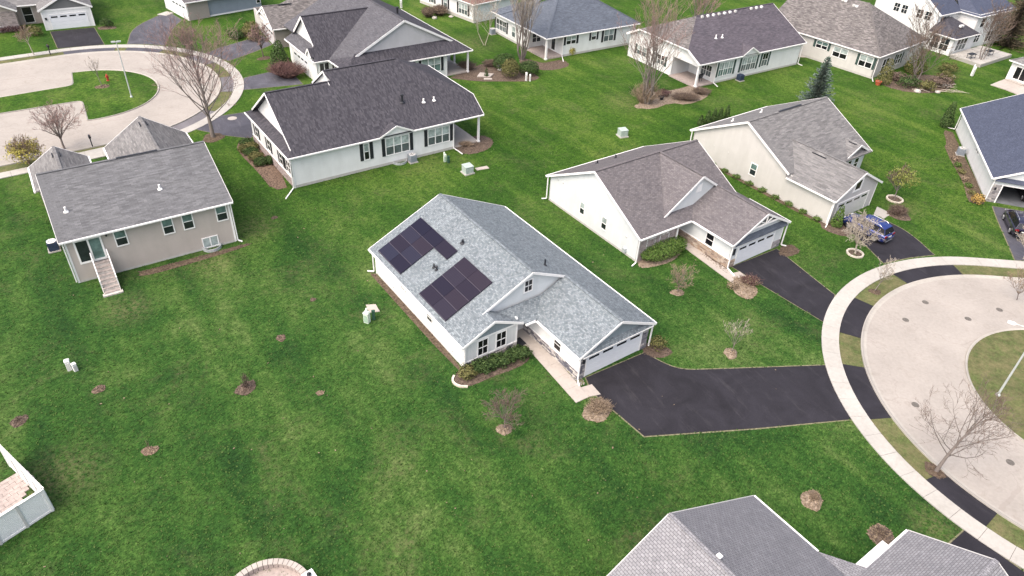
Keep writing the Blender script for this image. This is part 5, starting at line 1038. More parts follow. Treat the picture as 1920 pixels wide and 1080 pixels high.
window(w1, .55, 3.55, .85, 2.95, 3, 'glass_blind', 'glass_teal', 'green_shutter', bars=1); window(w1, 5.3, 8.5, .85, 2.97, 3, 'glass_blind', 'glass_screen', 'green_shutter', bars=1); window(w1, 9.75, 11.1, .95, 3.05, 1, 'glass_dark', 'glass_screen', 'green_shutter', bars=1, sw=.33)
window(w2, 6.6, 8.2, .9, 2.4, 2, 'glass_dark', 'glass_screen', 'green_shutter'); window(w2, 2.0, 4.2, .9, 2.4, 2, 'glass_blind', 'glass_screen', 'green_shutter'); window(w4, 2.4, 4.5, .6, 2.3, 2, 'glass_dark', 'glass_screen', bars=1)
b = MB(); b.box((2.0, 3.0, .08), (3.8, 5.4, .16)); b.build('porch_floor', 'paver_pink', H); post(H, .4, .45, 3.3, .26)
b = MB(); b.beam((.4, .42, 3.22), (4.0, .42, 3.22), .16, .3); b.build('porch_beam', 'white_trim', H)
for s in (-1, 1): slope(H, [(10.4, -.15, 4.55), (10.4 + s * 1.75, -.15, 3.55), (10.4 + s * 1.75, .1, 3.55), (10.4, 1.9, 4.55)], sh); rake(H, (10.4, -.15, 4.55), (10.4 + s * 1.75, -.15, 3.55), (0, -1), ht=.18)
wall(H, (8.8, .0), (12.0, .0), [(0, 3.3), (3.2, 3.3), (3.2, 3.5), (1.6, 4.4), (0, 3.5)], 'white_siding', 'gable_panel')
for k in range(12):
    if k in (7, 8): continue
    u = u1 + .8 + k * 1.18; b = MB(); b.box((u, D - .45, z(D - .45) + .12), (.34, .34, .3)); b.build('roof_vent', 'white_trim' if k % 3 else 'grey_trim', H)
pipe(H, 6.32, 3.65, z(3.65), .5, .1, 'white_trim'); pipe(H, 7.59, 3.6, z(3.6), .45, .1, 'white_trim'); downspout(H, 3.9, .25, e - .2, (-.3, -1), L=1.2); downspout(H, L - .3, .25, e - .2, (.2, -1), L=.8)
x, y = loc(H, 8.6, -.55); condenser('air_conditioner', 'blue-grey air conditioner below the shuttered windows of the plum-roofed house', x, y, .61, 'condenser_blue', 'condenser_blue')
# things on its porch
x, y = loc(H, 2.3, 1.6); T = thing('grill', 'black barbecue grill on the porch behind the white post', 'barbecue', (x, y, .16), .9)
b = MB(); b.box((0, 0, .75), (.9, .5, .3)); b.build('firebox', 'black_metal', T); b = MB(); b.tube([(-.45, -.1, .95), (.45, -.1, .95)], .24, 8); b.build('lid', 'black_metal', T)
for sx in (-.35, .35):
    for sy in (-.18, .18): b = MB(); b.box((sx, sy, .3), (.05, .05, .6)); b.build('leg', 'black_metal', T)

# 11. cream house with tan hip roof
H = house('cream house with mottled tan hip roof and green shutters', 52.828, 107.917, 2.291)
e, p, L, W_ = 3.5, .628, 20, 15.6; sh = 'tan_shingle'
slope(H, [(0, 0, e), (L, 0, e), (L, -W_ / 2, e + p * W_ / 2), (W_ / 2, -W_ / 2, e + p * W_ / 2)], sh); slope(H, [(0, 0, e), (W_ / 2, -W_ / 2, e + p * W_ / 2), (0, -W_, e)], sh); slope(H, [(0, -W_, e), (W_ / 2, -W_ / 2, e + p * W_ / 2), (L, -W_ / 2, e + p * W_ / 2), (L, -W_, e)], sh)
ridge(H, (0, 0, e), (W_ / 2, -W_ / 2, e + p * W_ / 2), sh); gutter(H, (0, 0, e), (L, 0, e), (0, 1)); gutter(H, (0, 0, e), (0, -W_, e), (-1, 0))
w1 = wall(H, (L - .4, -.35), (.4, -.35), e - .05, 'cream_siding'); w2 = wall(H, (.4, -.35), (.4, -W_ + .35), e - .05, 'cream_siding'); wall(H, (.4, -W_ + .35), (L - .4, -W_ + .35), e - .05, 'cream_siding'); wall(H, (L - .4, -W_ + .35), (L - .4, -.35), e - .05, 'cream_siding')
q = lambda u: L - .4 - u
window(w1, q(10.61), q(8.55), 1.95, 3.1, 2, 'glass_teal', 'glass_black', 'green_shutter'); window(w1, q(7.56), q(5.09), 1.45, 3.02, 2, 'glass_blind', 'glass_black'); window(w1, q(3.1), q(.9), 1.3, 3.05, 2, 'glass_blind', 'glass_black', 'green_shutter'); foundation(w1, 0, w1.L, .3)
window(w2, 2.2, 4.2, .3, 2.6, 2, 'glass_dark', 'glass_dark'); window(w2, 6.4, 8.2, .9, 2.6, 2, 'glass_dark', 'glass_dark', 'green_shutter'); downspout(H, .2, -.25, e - .2, (-.6, .8), L=1.2)
for k in range(4): b = MB(); b.box((9.0 + (k % 2) * .5 + (k // 2) * 2.2, -6.6 - (k // 2) * .4, e + p * (6.6 + (k // 2) * .4) + .12), (.35, .35, .3)); b.build('roof_vent', 'grey_trim' if k % 2 else 'white_trim', H)

# 12. two storey white house
H = house('two-storey white house with navy roof and a hip-roofed sunroom', 69.1, 126.0, .61)
e = 5.7
wg_ = wall(H, (0, 12), (0, 0), [(0, 0), (12, 0), (12, e), (6, e + 3.6), (0, e)], 'white_siding'); wa = wall(H, (0, 0), (5.9, 0), e, 'white_siding'); wb = wall(H, (5.9, 0), (5.9, -3.6), e, 'white_siding'); wc = wall(H, (5.9, -3.6), (17, -3.6), e, 'white_siding'); wall(H, (17, -3.6), (17, 12), e, 'white_siding'); wall(H, (17, 12), (0, 12), e, 'white_siding')
sh = 'navy_shingle'; slope(H, [(-.3, -.4, e - .2), (6.2, -.4, e - .2), (6.2, 6, e + 3.75), (-.3, 6, e + 3.75)], sh); slope(H, [(-.3, 6, e + 3.75), (17.3, 6, e + 3.75), (17.3, 12.4, e - .2), (-.3, 12.4, e - .2)], sh)
slope(H, [(5.5, -4.0, e - .2), (11.4, -4.0, e - .2), (17.4, -4, e - .2), (17.4, 6, e + 3.75), (11.4, 6, e + 3.76), (5.5, -.2, e - .2)], sh, t=.1)
rake(H, (-.3, -.4, e - .2), (-.3, 6, e + 3.75), (-1, 0), ht=.3); rake(H, (-.3, 6, e + 3.75), (-.3, 12.4, e - .2), (-1, 0), ht=.3); gutter(H, (-.3, -.4, e - .2), (5.5, -.4, e - .2), (0, -1)); gutter(H, (5.5, -.4, e - .2), (5.5, -4, e - .2), (-1, 0)); gutter(H, (5.5, -4, e - .2), (17.4, -4, e - .2), (0, -1))
for s in (3.6, 5.1, 8.0, 9.5): window(wg_, s, s + 1.2, 4.0, 5.5, 1, 'glass_dark', 'glass_dark', bars=1)
window(wa, .6, 3.4, 3.7, 5.0, 3, 'glass_screen', 'glass_screen'); window(wc, 1.2, 2.6, 3.4, 5.0, 1, 'glass_dark', 'glass_dark'); window(wc, 1.2, 2.9, .8, 2.5, 2, 'glass_dark', 'glass_dark'); window(wc, 5, 6.4, 3.4, 5.0, 1, 'glass_dark', 'glass_dark'); window(wc, 5, 7.4, .5, 2.4, 2, 'glass_dark', 'glass_dark')
s1_ = wall(H, (-1.0, 0), (-1.0, -4.4), 3.0, 'white_siding'); s2_ = wall(H, (-1.0, -4.4), (5.5, -4.4), 3.0, 'white_siding'); wall(H, (-1, 0), (0, 0), 3.0, None)
slope(H, [(-1.4, -4.8, 2.95), (5.9, -4.8, 2.95), (3.2, -.4, 4.9), (1.6, -.4, 4.9)], 'charcoal_shingle'); slope(H, [(-1.4, -4.8, 2.95), (1.6, -.4, 4.9), (1.6, .2, 4.9), (-1.4, .2, 2.95)], 'charcoal_shingle'); slope(H, [(5.9, -4.8, 2.95), (5.9, -.2, 2.95), (3.2, -.4, 4.9)], 'charcoal_shingle'); gutter(H, (-1.4, -4.8, 2.95), (5.9, -4.8, 2.95), (0, -1)); gutter(H, (-1.4, -4.8, 2.95), (-1.4, 0, 2.95), (-1, 0))
window(s1_, .6, 2.1, .5, 2.6, 1, 'glass_dark', 'glass_dark', bars=1); window(s1_, 2.2, 3.8, .5, 2.6, 1, 'glass_dark', 'glass_dark', bars=1); window(s2_, 1.0, 4.2, .6, 2.7, 3, 'glass_black', 'glass_screen')
b = MB(); b.box((2.3, -3.0, 4.15), (.9, .4, .3)); b.build('roof_vent', 'white_trim', H)
# raised patio
x0 = (70.6, 121.0); T = thing('patio', 'raised grey concrete patio with dark wall in front of the two-storey house', 'patio', (x0[0], x0[1], 0))
P = [(70.6, 121.0), (73.53, 116.69), (81.9, 123.0), (78.6, 127.2)]; b = MB(); b.prism([(a - x0[0], c - x0[1], .5) for a, c in P], (0, 0, -.5)); b.build('base', 'grey_concrete', T); cx_ = sum(a for a, c in P) / 4; cy_ = sum(c for a, c in P) / 4
for i in range(3):
    for j in range(5):
        f = lambda s, t: lerp(lerp(P[0], P[1], s), lerp(P[3], P[2], s), t); qq = [f(i / 3 + .01, j / 5 + .006), f((i + 1) / 3 - .01, j / 5 + .006), f((i + 1) / 3 - .01, (j + 1) / 5 - .006), f(i / 3 + .01, (j + 1) / 5 - .006)]
        b = MB(); b.prism([(a - x0[0], c - x0[1], .54) for a, c in qq], (0, 0, -.05)); b.build('slab', 'walk_concrete', T)

# 13. corner of the house at the right edge with its patio
H = house('corner of a white house with sliding door and patio at the right edge', 74.77, 112.16, -1.06)
e = 2.9; hip(H, 0, 13, 0, 11, e, .5, 'warm_grey_shingle'); w1 = wall(H, (.35, .35), (12.6, .35), e - .05, 'white_siding'); wall(H, (.35, 10.6), (.35, .35), e - .05, 'white_siding'); wall(H, (12.6, .35), (12.6, 10.6), e - .05, 'white_siding'); wall(H, (12.6, 10.6), (.35, 10.6), e - .05, 'white_siding')
window(w1, .8, 2.9, .35, 2.35, 2, 'glass_black', 'glass_black', single=True, tw=.14); corner(w1, .08, 2.8); corner(w1, 3.2, 2.8)
b = MB(); b.box((2.2, -.25, .12), (2.6, .7, .24)); b.build('door_step', 'pale_concrete', H)
slabset('patio', [[(71.17, 108.62), (73.0, 110.1), (74.3, 107.9), (72.5, 106.9)], [(73.0, 110.1), (74.94, 111.6), (76.2, 109.0), (74.3, 107.9)], [(72.5, 106.9), (74.3, 107.9), (76.2, 104.6), (74.3, 103.2)], [(74.3, 107.9), (76.2, 109.0), (78.2, 105.8), (76.2, 104.6)]], 'pale_concrete', .1)

# 14. brick and white house top left
H = house('brick-fronted house with white garage and grey gable at the top left corner', -73.5, 108.35, .56)
e = 3.0
wf_ = wall(H, (.3, .3), (7.1, .3), [(0, 0), (6.8, 0), (6.8, e), (3.4, e + 1.75), (0, e)], 'white_siding'); garage(wf_, 1.0, 6.0, 2.15); corner(wf_, .1, e, wdt=.2); corner(wf_, 6.7, e, wdt=.2); band(wf_, 0, 6.8, 2.75, 3.0)
b = MB(); b.prism([wf_.p + wf_.d * s + wf_.n * .03 + Vector((0, 0, zz)) for s, zz in ((.2, 3.0), (6.6, 3.0), (3.4, 4.68))], wf_.n * -.02); b.build('gable_panel', 'dark_siding', H)
wall(H, (.3, 5), (.3, .3), e, 'white_siding'); wall(H, (7.1, .3), (7.1, 14), e, 'white_siding')
slope(H, [(0, 0, e), (3.7, 0, e + 1.9), (3.7, 9, e + 1.9), (0, 9, e)], 'warm_grey_shingle'); slope(H, [(7.4, 0, e), (3.7, 0, e + 1.9), (3.7, 9, e + 1.9), (7.4, 9, e)], 'warm_grey_shingle'); rake(H, (0, 0, e), (3.7, 0, e + 1.9), (0, -1), ht=.25); rake(H, (3.7, 0, e + 1.9), (7.4, 0, e), (0, -1), ht=.25)
wb_ = wall(H, (-13, 1.6), (-3.0, 1.6), [(0, 0), (10, 0), (10, e), (7, e + 1.5), (4, e), (0, e)], 'brown_siding'); stones(wb_, 0, 10, 0, 2.9, 'brick_pink', 40, .14, (.3, .6), False, .04); window(wb_, 5.6, 8.0, .8, 2.5, 2, 'glass_teal', 'glass_teal', tw=.12)
wall(H, (-3.0, 1.6), (-3.0, 4.5), e, 'brown_siding'); we = wall(H, (-3.0, 4.5), (.3, 4.5), e, 'brown_siding'); window(we, .8, 2.2, .2, 2.6, 1, 'glass_black', 'glass_black', trim='grey_trim')
slope(H, [(-13.4, 1.2, e), (.2, 1.2, e), (.2, 8, e + 3.1), (-13.4, 8, e + 3.1)], 'warm_grey_shingle') if False else slope(H, [(-13.4, 3.9, e), (1.5, 3.9, e), (1.5, 9, e + 2.6), (-13.4, 9, e + 2.6)], 'warm_grey_shingle')
slope(H, [(-13.4, 9, e + 2.6), (7.4, 9, e + 2.6), (7.4, 15, e), (-13.4, 15, e)], 'warm_grey_shingle'); slope(H, [(3.7, 6, e + 1.9), (7.4, 6, e), (7.4, 9, e + 2.6), (1.5, 9, e + 2.6)], 'warm_grey_shingle')
for s in (-1, 1): slope(H, [(-6.0, 1.2, e + 1.75), (-6.0 + s * 3.4, 1.2, e), (-6.0 + s * 3.4, 4.5, e), (-6.0, 6.5, e + 1.75)], 'warm_grey_shingle'); rake(H, (-6.0, 1.2, e + 1.75), (-6.0 + s * 3.4, 1.2, e), (0, -1), ht=.22)
gutter(H, (-2.6, 3.9, e), (0, 3.9, e), (0, -1)); b = MB(); wbox(wf_, .35, .6, 1.5, 1.85, .03, .12, b); b.build('wall_lamp', 'black_metal', H)

# 15. grey-blue house top centre left
H = house('house with white garage door and long blue-grey side wall at the top edge', -54.88, 117.31, .80)
e = 2.95; wf_ = wall(H, (0, 5.9), (0, 0), [(0, 0), (5.9, 0), (5.9, e), (2.95, e + 1.5), (0, e)], 'white_siding'); garage(wf_, .45, 5.4, 2.2); corner(wf_, 5.8, e, wdt=.2)
w1 = wall(H, (0, 0), (3.6, 0), e, 'brown_siding'); w2 = wall(H, (3.6, .3), (13, .3), e, 'blue_siding'); wall(H, (13, .3), (13, 9), e, 'blue_siding'); wall(H, (13, 9), (0, 9), e, 'blue_siding'); band(w2, 0, w2.L, 0, .22, 'white_trim', .03, 'base_trim'); corner(w1, .08, e)
hip(H, -.4, 13.4, -.4, 9.4, e, .5, 'brown_grey_shingle', False, True); rake(H, (-.4, -.4, e), (-.4, 4.5, e + 2.45), (-1, 0)); rake(H, (-.4, 4.5, e + 2.45), (-.4, 9.4, e), (-1, 0)); wall(H, (0, 9), (0, 5.9), e, 'white_siding'); window(w2, 8.5, 9.3, .8, 2.0, 1, 'glass_black', 'glass_black')

# 16. taupe house with white truss gable
H = house('taupe-sided house with brown roof and white truss gable behind the crabapple', -37.5, 106.4, .565)
e = 2.9; wf_ = wall(H, (.2, 8.5), (.2, .3), [(0, 0), (8.2, 0), (8.2, e), (4.1, e + 2.0), (0, e)], 'cream_siding'); garage(wf_, 2.2, 7.4, 2.15, 4, 'garage_cream'); stones(wf_, 7.6, 8.2, 0, 2.4, 'brick_pink', 50, .16, (.25, .5), False, .05); corner(wf_, 8.12, e, wdt=.2)
w1 = wall(H, (.2, .3), (14, .3), e, 'brown_siding'); wall(H, (14, .3), (14, 12), e, 'brown_siding'); wall(H, (14, 12), (.2, 12), e, 'brown_siding'); wall(H, (.2, 12), (.2, 8.5), e, 'cream_siding')
sh = 'tan_shingle'; zt = e + .5 * 4.4; slope(H, [(-.1, 0, e), (14.4, 0, e), (14.4, 6.2, e + 3.1), (6.2, 6.2, e + 3.1), (4.4, 4.4, zt), (-.1, 4.4, zt)], sh); slope(H, [(-.1, 4.4, zt), (4.4, 4.4, zt), (8.8, 8.8, e), (-.1, 8.8, e)], sh); slope(H, [(4.4, 4.4, zt), (6.2, 6.2, e + 3.1), (4.4, 12.4, e), (4.4, 8.8, e)], sh); slope(H, [(6.2, 6.2, e + 3.1), (14.4, 6.2, e + 3.1), (14.4, 12.4, e), (4.4, 12.4, e)], sh)
gutter(H, (0, 0, e), (14.4, 0, e), (0, -1)); rake(H, (-.1, 0, e), (-.1, 4.4, zt), (-1, 0), ht=.25); rake(H, (-.1, 4.4, zt), (-.1, 8.8, e), (-1, 0), ht=.25); ridge(H, (-.1, 4.4, zt), (4.4, 4.4, zt), sh)
b = MB(); x = -.14; b.beam((x, 2.0, zt - 1.25), (x, 6.8, zt - 1.25), .07, .16); b.beam((x, 4.4, zt), (x, 4.4, zt - 1.25), .07, .13); b.beam((x, 4.4, zt - 1.2), (x, 3.2, zt - .55), .06, .12); b.beam((x, 4.4, zt - 1.2), (x, 5.6, zt - .55), .06, .12); b.build('gable_truss', 'white_trim', H)
band(wf_, 0, 8.2, 2.5, 2.9); wq = wall(H, (7.8, 2.6), (15, 2.6), [(0, 3.9), (7.2, 3.9), (3.6, 5.9)], 'brown_siding', 'gable_panel')
for s in (-1, 1): slope(H, [(11.4, 2.3, 6.0), (11.4 + s * 3.9, 2.3, 3.95), (11.4 + s * 3.9, 5, 3.95), (11.4, 6.2, 6.0)], 'warm_grey_shingle'); rake(H, (11.4, 2.3, 6.0), (11.4 + s * 3.9, 2.3, 3.95), (0, -1), ht=.25)
ridge_vent(H, (2.2, 4.2, zt), (4.2, 4.2, zt)); post(H, .4, 11.6, 2.8)

# 17. far white house with russet roof
H = house('far white house with russet roof and dark shutters at the top edge', -9.14, 124.87, 2.362)
e = 3.2; hip(H, -.4, 15, -10.4, .4, e, .5, 'russet_shingle'); w1 = wall(H, (15, 0), (0, 0), e - .05, 'white_siding'); w2 = wall(H, (0, 0), (0, -10), e - .05, 'white_siding'); wall(H, (0, -10), (15, -10), e - .05, 'white_siding'); wall(H, (15, -10), (15, 0), e - .05, 'white_siding'); foundation(w1, 0, w1.L, .5)
window(w1, 11.0, 13.4, .8, 2.6, 3, 'glass_blind', 'glass_screen', 'black_trim'); window(w1, 6.8, 8.0, .8, 2.6, 1, 'glass_blind', 'glass_screen', 'black_trim'); window(w1, 3.2, 4.2, .8, 2.6, 1, 'glass_blind', 'glass_screen', 'black_trim')
# far street behind the plum-roofed house
struct(sheet('road', [(24, 118), (60, 152), (66, 146), (52, 133), (34, 117.5), (27, 114.5)], .012, 'road_concrete'))
struct(sheet('driveway', [(40.5, 116.2), (48.0, 123.5), (53.5, 127.5), (57.0, 124.0), (47.0, 117.0)], .02, 'pale_concrete'))
# ------------------------------------------------------------------ plants
def bare_tree(name, label, x, y, h, cr, seed, trunk=.25, stems=1, mat='grey_bark', tw='twig_brown', lean=(0, 0), limbs=7, spread=.75, r0=None, twigr=.016, dens=1.0, group=None, up=.25, cat='tree', leader=False):
    R = random.Random(seed); T = thing(name, label, cat, (x, y, 0), 0, group)
    tb = MB(); br = MB(); tg = MB(); r0 = r0 or h * .016
    def grow(p, d, L, r, lev):
        n = 4 if lev < 2 else 3; path = [p.copy()]; rad = [r]; dd = d.copy()
        for i in range(n):
            dd = (dd + Vector((R.uniform(-1, 1), R.uniform(-1, 1), R.uniform(-.4, 1) * .6 + up * .6)) * (.16 if lev < 2 else .24)).normalized()
            path.append(path[-1] + dd * L / n); rad.append(max(r * (1 - .75 * (i + 1) / n), twigr * .6))
        (br if lev < 2 else tg).tube(path, rad, 5 if lev < 1 else (4 if lev < 2 else 3), False)
        if lev >= 3: return
        k = int({0: 8, 1: 6, 2: 4}[lev] * dens + R.random())
        for j in range(k):
            t = .25 + .75 * (j + R.random()) / k; f = min(int(t * n), n - 1); q = path[f].lerp(path[f + 1], t * n - f)
            ax = (path[f + 1] - path[f]).normalized(); pr = ax.cross(Vector((R.uniform(-1, 1), R.uniform(-1, 1), R.uniform(-1, 1)))).normalized()
            a = R.uniform(.45, .95); nd = (ax * math.cos(a) + pr * math.sin(a) + Vector((0, 0, up))).normalized()
            grow(q, nd, L * R.uniform(.38, .58) * (1.15 - .45 * t), max(rad[f] * .55, twigr), lev + 1)
    th = h * trunk
    if leader:
        path = [Vector((lean[0] * t * t, lean[1] * t * t, h * .86 * t)) + Vector((R.uniform(-.1, .1), R.uniform(-.1, .1), 0)) * (h * .05 * t) for t in [i / 7 for i in range(8)]]
        path[0].z = -.1; tb.tube(path, [r0 * (1.25 - .2 * min(i, 1) - 1.0 * (i / 7) ** 1.1) + .012 for i in range(8)], 8)
        for i in range(limbs):
            f = trunk + (.98 - trunk) * ((i + R.random()) / limbs) ** 1.1; k = min(int(f * 7), 6); st = path[k].lerp(path[k + 1], f * 7 - k); b2 = i * 2.4 + R.uniform(-.4, .4)
            el = spread * (1.15 - .75 * f); g_ = math.sin(PI * min(1, .34 + .66 * (1 - f))) if f > .5 else 1.0
            L_ = min(cr * (.62 + .55 * g_) / max(math.sin(el), .45), (h - st.z) * 1.02)
            grow(st, Vector((math.cos(b2) * math.sin(el), math.sin(b2) * math.sin(el), math.cos(el))), L_, r0 * (.42 - .26 * f), 0)
        stems = 0
    for s in range(stems):
        a = 2 * PI * s / stems + R.uniform(-.4, .4); off = Vector((math.cos(a), math.sin(a), 0)) * (0 if stems == 1 else .12 * h / 6)
        sl = 0 if stems == 1 else R.uniform(.15, .4)
        base = off.copy(); top = base + Vector((lean[0] * .4 + math.cos(a) * sl * th, lean[1] * .4 + math.sin(a) * sl * th, th))
        mid = base.lerp(top, .5) + Vector((R.uniform(-.05, .05), R.uniform(-.05, .05), 0)) * h * .1
        rs = r0 if stems == 1 else r0 * .6
        tb.tube([base + Vector((0, 0, -.1)), base + Vector((0, 0, .12)), mid, top], [rs * 1.5, rs * 1.15, rs * .95, rs * .8], 8)
        nl = limbs if stems == 1 else max(2, int(limbs / stems) + 1)
        for i in range(nl):
            b2 = 2 * PI * (i + R.uniform(-.25, .25)) / nl + s; el = R.uniform(.25, 1.0) * spread if i else .05
            d = Vector((math.cos(b2) * math.sin(el) + lean[0] * .12, math.sin(b2) * math.sin(el) + lean[1] * .12, math.cos(el))).normalized()
            st = top.lerp(mid, R.uniform(0, .5) if i else 0)
            Lm_ = (h - th) * R.uniform(.8, 1.02) * (1 - .28 * (el / max(spread, .1)) * (1 if cr < h * .5 else .4))
            if math.sin(el) * Lm_ > cr * 1.1: Lm_ = cr * 1.1 / math.sin(el)
            grow(st, d, Lm_, rs * .55, 0)
    tb.build('trunk', mat, T); br.build('branches', mat, T); tg.build('twigs', tw, T)
    return T
def leafcloud(R, n, fn, size, flat=0.0):
    """many small leaf-sized faces; fn() gives (position, outward normal)"""
    b = MB()
    for _ in range(n):
        p, nn = fn(); nn = (nn + Vector((R.uniform(-1, 1), R.uniform(-1, 1), R.uniform(-1, 1))) * .8).normalized()
        t = nn.cross(Vector((R.uniform(-1, 1), R.uniform(-1, 1), R.uniform(-1, 1)))).normalized(); w_ = nn.cross(t); s = size * R.uniform(.6, 1.3)
        c = p; b.add([c - t * s - w_ * s * .2, c + w_ * s * .5, c + t * s + nn * s * .3, c - w_ * s * .6 + nn * s * .15], [(0, 1, 2, 3)] if R.random() < .5 else [(3, 2, 1, 0)])
    return b
def ell(R, rx, ry, rz, lump=.18, shell=.55, cz=0, ph=None):
    ph = ph or [R.uniform(0, 6) for _ in range(4)]
    def f():
        while 1:
            d = Vector((R.gauss(0, 1), R.gauss(0, 1), R.gauss(0, 1)))
            if d.length > .1: break
        d.normalize()
        if d.z < -.55: d.z = -d.z * .5
        k = 1 + lump * (math.sin(d.x * 5 + ph[0]) * math.sin(d.y * 5 + ph[1]) + .6 * math.sin(d.z * 7 + ph[2] + d.x * 4))
        r = k * (shell + (1 - shell) * R.random() ** .4)
        return Vector((d.x * rx * r, d.y * ry * r, cz + d.z * rz * r)), Vector((d.x / rx, d.y / ry, d.z / rz)).normalized()
    return f
def shrub(name, label, x, y, rx, ry, rz, mat, seed, n=700, size=.09, rot=0, group=None, stems='twig_brown', cat='shrub', lump=.18, cz=None):
    R = random.Random(seed); T = thing(name, label, cat, (x, y, 0), rot, group)
    cz = rz * .85 if cz is None else cz
    leafcloud(R, n, ell(R, rx, ry, rz, lump, .6, cz), size).build('foliage', mat, T)
    b = MB()
    for i in range(9):
        a = R.uniform(0, 6.28); q = R.uniform(.3, .8)
        b.tube([(math.cos(a) * rx * .1, math.sin(a) * ry * .1, -.05), (math.cos(a) * rx * .45 * q, math.sin(a) * ry * .45 * q, cz * .8), (math.cos(a) * rx * q, math.sin(a) * ry * q, cz + rz * .4)], [.03, .022, .01], 4, False)
    b.build('stems', stems, T)
    return T
def twig_shrub(name, label, x, y, rx, ry, h, mat, seed, n=80, r=.014, group=None, cat='shrub', litter=None):
    R = random.Random(seed); T = thing(name, label, cat, (x, y, 0), 0, group); b = MB(); c = MB()
    for i in range(n):
        a = R.uniform(0, 6.28); q = math.sqrt(R.random()); e = Vector((math.cos(a) * rx * q, math.sin(a) * ry * q, h * (1 - .5 * q * q) * R.uniform(.7, 1.1)))
        s = Vector((e.x * .3, e.y * .3, 0)); m = s.lerp(e, .5) + Vector((R.uniform(-.06, .06), R.uniform(-.06, .06), .1 * h))
        b.tube([s, m, e], [r * 1.5, r, r * .6], 3, False)
        for k in range(3):
            p = m.lerp(e, R.uniform(0, .9)); c.tube([p, p + Vector((R.uniform(-1, 1) * rx * .3, R.uniform(-1, 1) * ry * .3, R.uniform(.05, .4) * h))], [r * .8, r * .5], 3, False)
    b.build('stems', mat, T); c.build('twigs', mat, T)
    if litter: leafcloud(R, litter[1], ell(R, rx * .9, ry * .9, h * .5, .2, .3, h * .5), litter[2]).build('dry_leaves', litter[0], T)
    return T
def cone(name, label, x, y, h, r, mat, seed, n=900, size=.1, group=None, cat='evergreen', lean=0):
    R = random.Random(seed); T = thing(name, label, cat, (x, y, 0), R.uniform(0, 6), group); ph = R.uniform(0, 6)
    def f():
        t = 1 - math.sqrt(1 - R.random() * .985); a = R.uniform(0, 6.28); q = (1 - t) ** .8 * (min(1, .55 + t * 3)) * r * (1 + .14 * math.sin(a * 3 + t * 9 + ph)) * (.62 + .38 * R.random() ** .5)
        return Vector((math.cos(a) * q, math.sin(a) * q, .06 + t * h)), Vector((math.cos(a), math.sin(a), .35))
    leafcloud(R, n, f, size).build('foliage', mat, T)
    b = MB(); b.tube([(0, 0, -.1), (0, 0, h * .85)], [.05 + h * .012, .01], 6, False); b.build('trunk', 'bark', T)
    return T
def spruce(name, label, x, y, h, r, seed, mat='needle_blue', dens=1.0, cat='spruce', group=None):
    R = random.Random(seed); T = thing(name, label, cat, (x, y, 0), 0, group)
    b = MB(); b.tube([(0, 0, -.1), (0, 0, h)], [h * .02, .01], 7, False); b.build('trunk', 'bark', T)
    m = MB(); br = MB(); z = .25
    while z < h * .98:
        t = z / h; L = r * (1 - t) ** .85 + .08; k = max(5, int((11 - 4 * t) * dens))
        for i in range(k):
            a = 2 * PI * i / k + R.uniform(-.3, .3); l = L * R.uniform(.78, 1.12); dz = -l * R.uniform(.05, .2)
            d = Vector((math.cos(a), math.sin(a), 0)); sd = Vector((-d.y, d.x, 0)); p0 = Vector((0, 0, z)); tip = p0 + d * l + Vector((0, 0, dz + .12 * l))
            br.tube([p0, p0 + d * l * .6 + Vector((0, 0, dz)), tip], [.02, .012, .006], 3, False)
            ns = max(4, int(l * 8 * dens))
            for j in range(ns):
                f = (j + .5) / ns; c = p0.lerp(tip, f) + Vector((0, 0, dz * math.sin(f * PI) * .7)); wv = (.14 + .32 * (1 - f)) * min(1.2, l) * .62
                for s in (-1, 1):
                    e = c + sd * s * wv * R.uniform(.7, 1.15) + d * wv * .5 + Vector((0, 0, R.uniform(-.12, .03))); q = .055 + .03 * R.random()
                    m.add([c - d * q, c + d * q + Vector((0, 0, .03)), e + d * q * .5, e - d * q * .6 - Vector((0, 0, .03))], [(0, 1, 2, 3)])
        z += .16 + .16 * (1 - t) * (h / 7)
    m.build('needles', mat, T); br.build('branches', 'bark', T); return T
def leafy_tree(name, label, x, y, h, cr, seed, leaf, n=700, size=.1, **k):
    T = bare_tree(name, label, x, y, h, cr, seed, **k); R = random.Random(seed + 1)
    fn = ell(R, cr * .95, cr * .95, (h - h * k.get('trunk', .25)) * .5, .3, .25, h * (1 + k.get('trunk', .25)) / 2); leafcloud(R, n, fn, size).build('leaves', leaf, T); return T

# --- trees
bare_tree('bare_tree', 'tallest bare tree by the left turning circle, many upright limbs and brown twigs', -35.48, 75.51, 12.0, 4.3, 21, .2, 1, 'grey_bark', 'twig_pink', (-.5, .2), 28, .8, .2, .013, .85, up=.22, leader=True)
bare_tree('bare_tree', 'round pinkish bare tree behind the taupe house roof', -50.11, 70.65, 5.1, 2.6, 22, .27, 1, 'grey_bark', 'twig_pink', (0, 0), 11, .9, .11, .013, .95, up=.12)
bare_tree('bare_tree', 'bare leaning tree on the verge at the lower right', 28.97, 31.97, 6.2, 2.4, 23, .24, 1, 'grey_bark', 'twig_brown', (1.9, .8), 20, .85, .11, .009, .75, up=.12, leader=True)
bare_tree('ornamental_tree', 'small round reddish-brown tree on a mulch mound in front of the solar house', .02, 33.4, 3.5, 1.15, 24, .34, 1, 'grey_bark', 'twig_brown', (0, 0), 11, 1.05, .05, .009, 1.0, up=.05)
bare_tree('sapling', 'thin greyish sapling on a mulch mound beside the long black driveway', 17.52, 42.75, 3.4, .85, 25, .3, 1, 'grey_bark', 'twig_pale', (.2, 0), 6, .6, .035, .009, .6, up=.3)
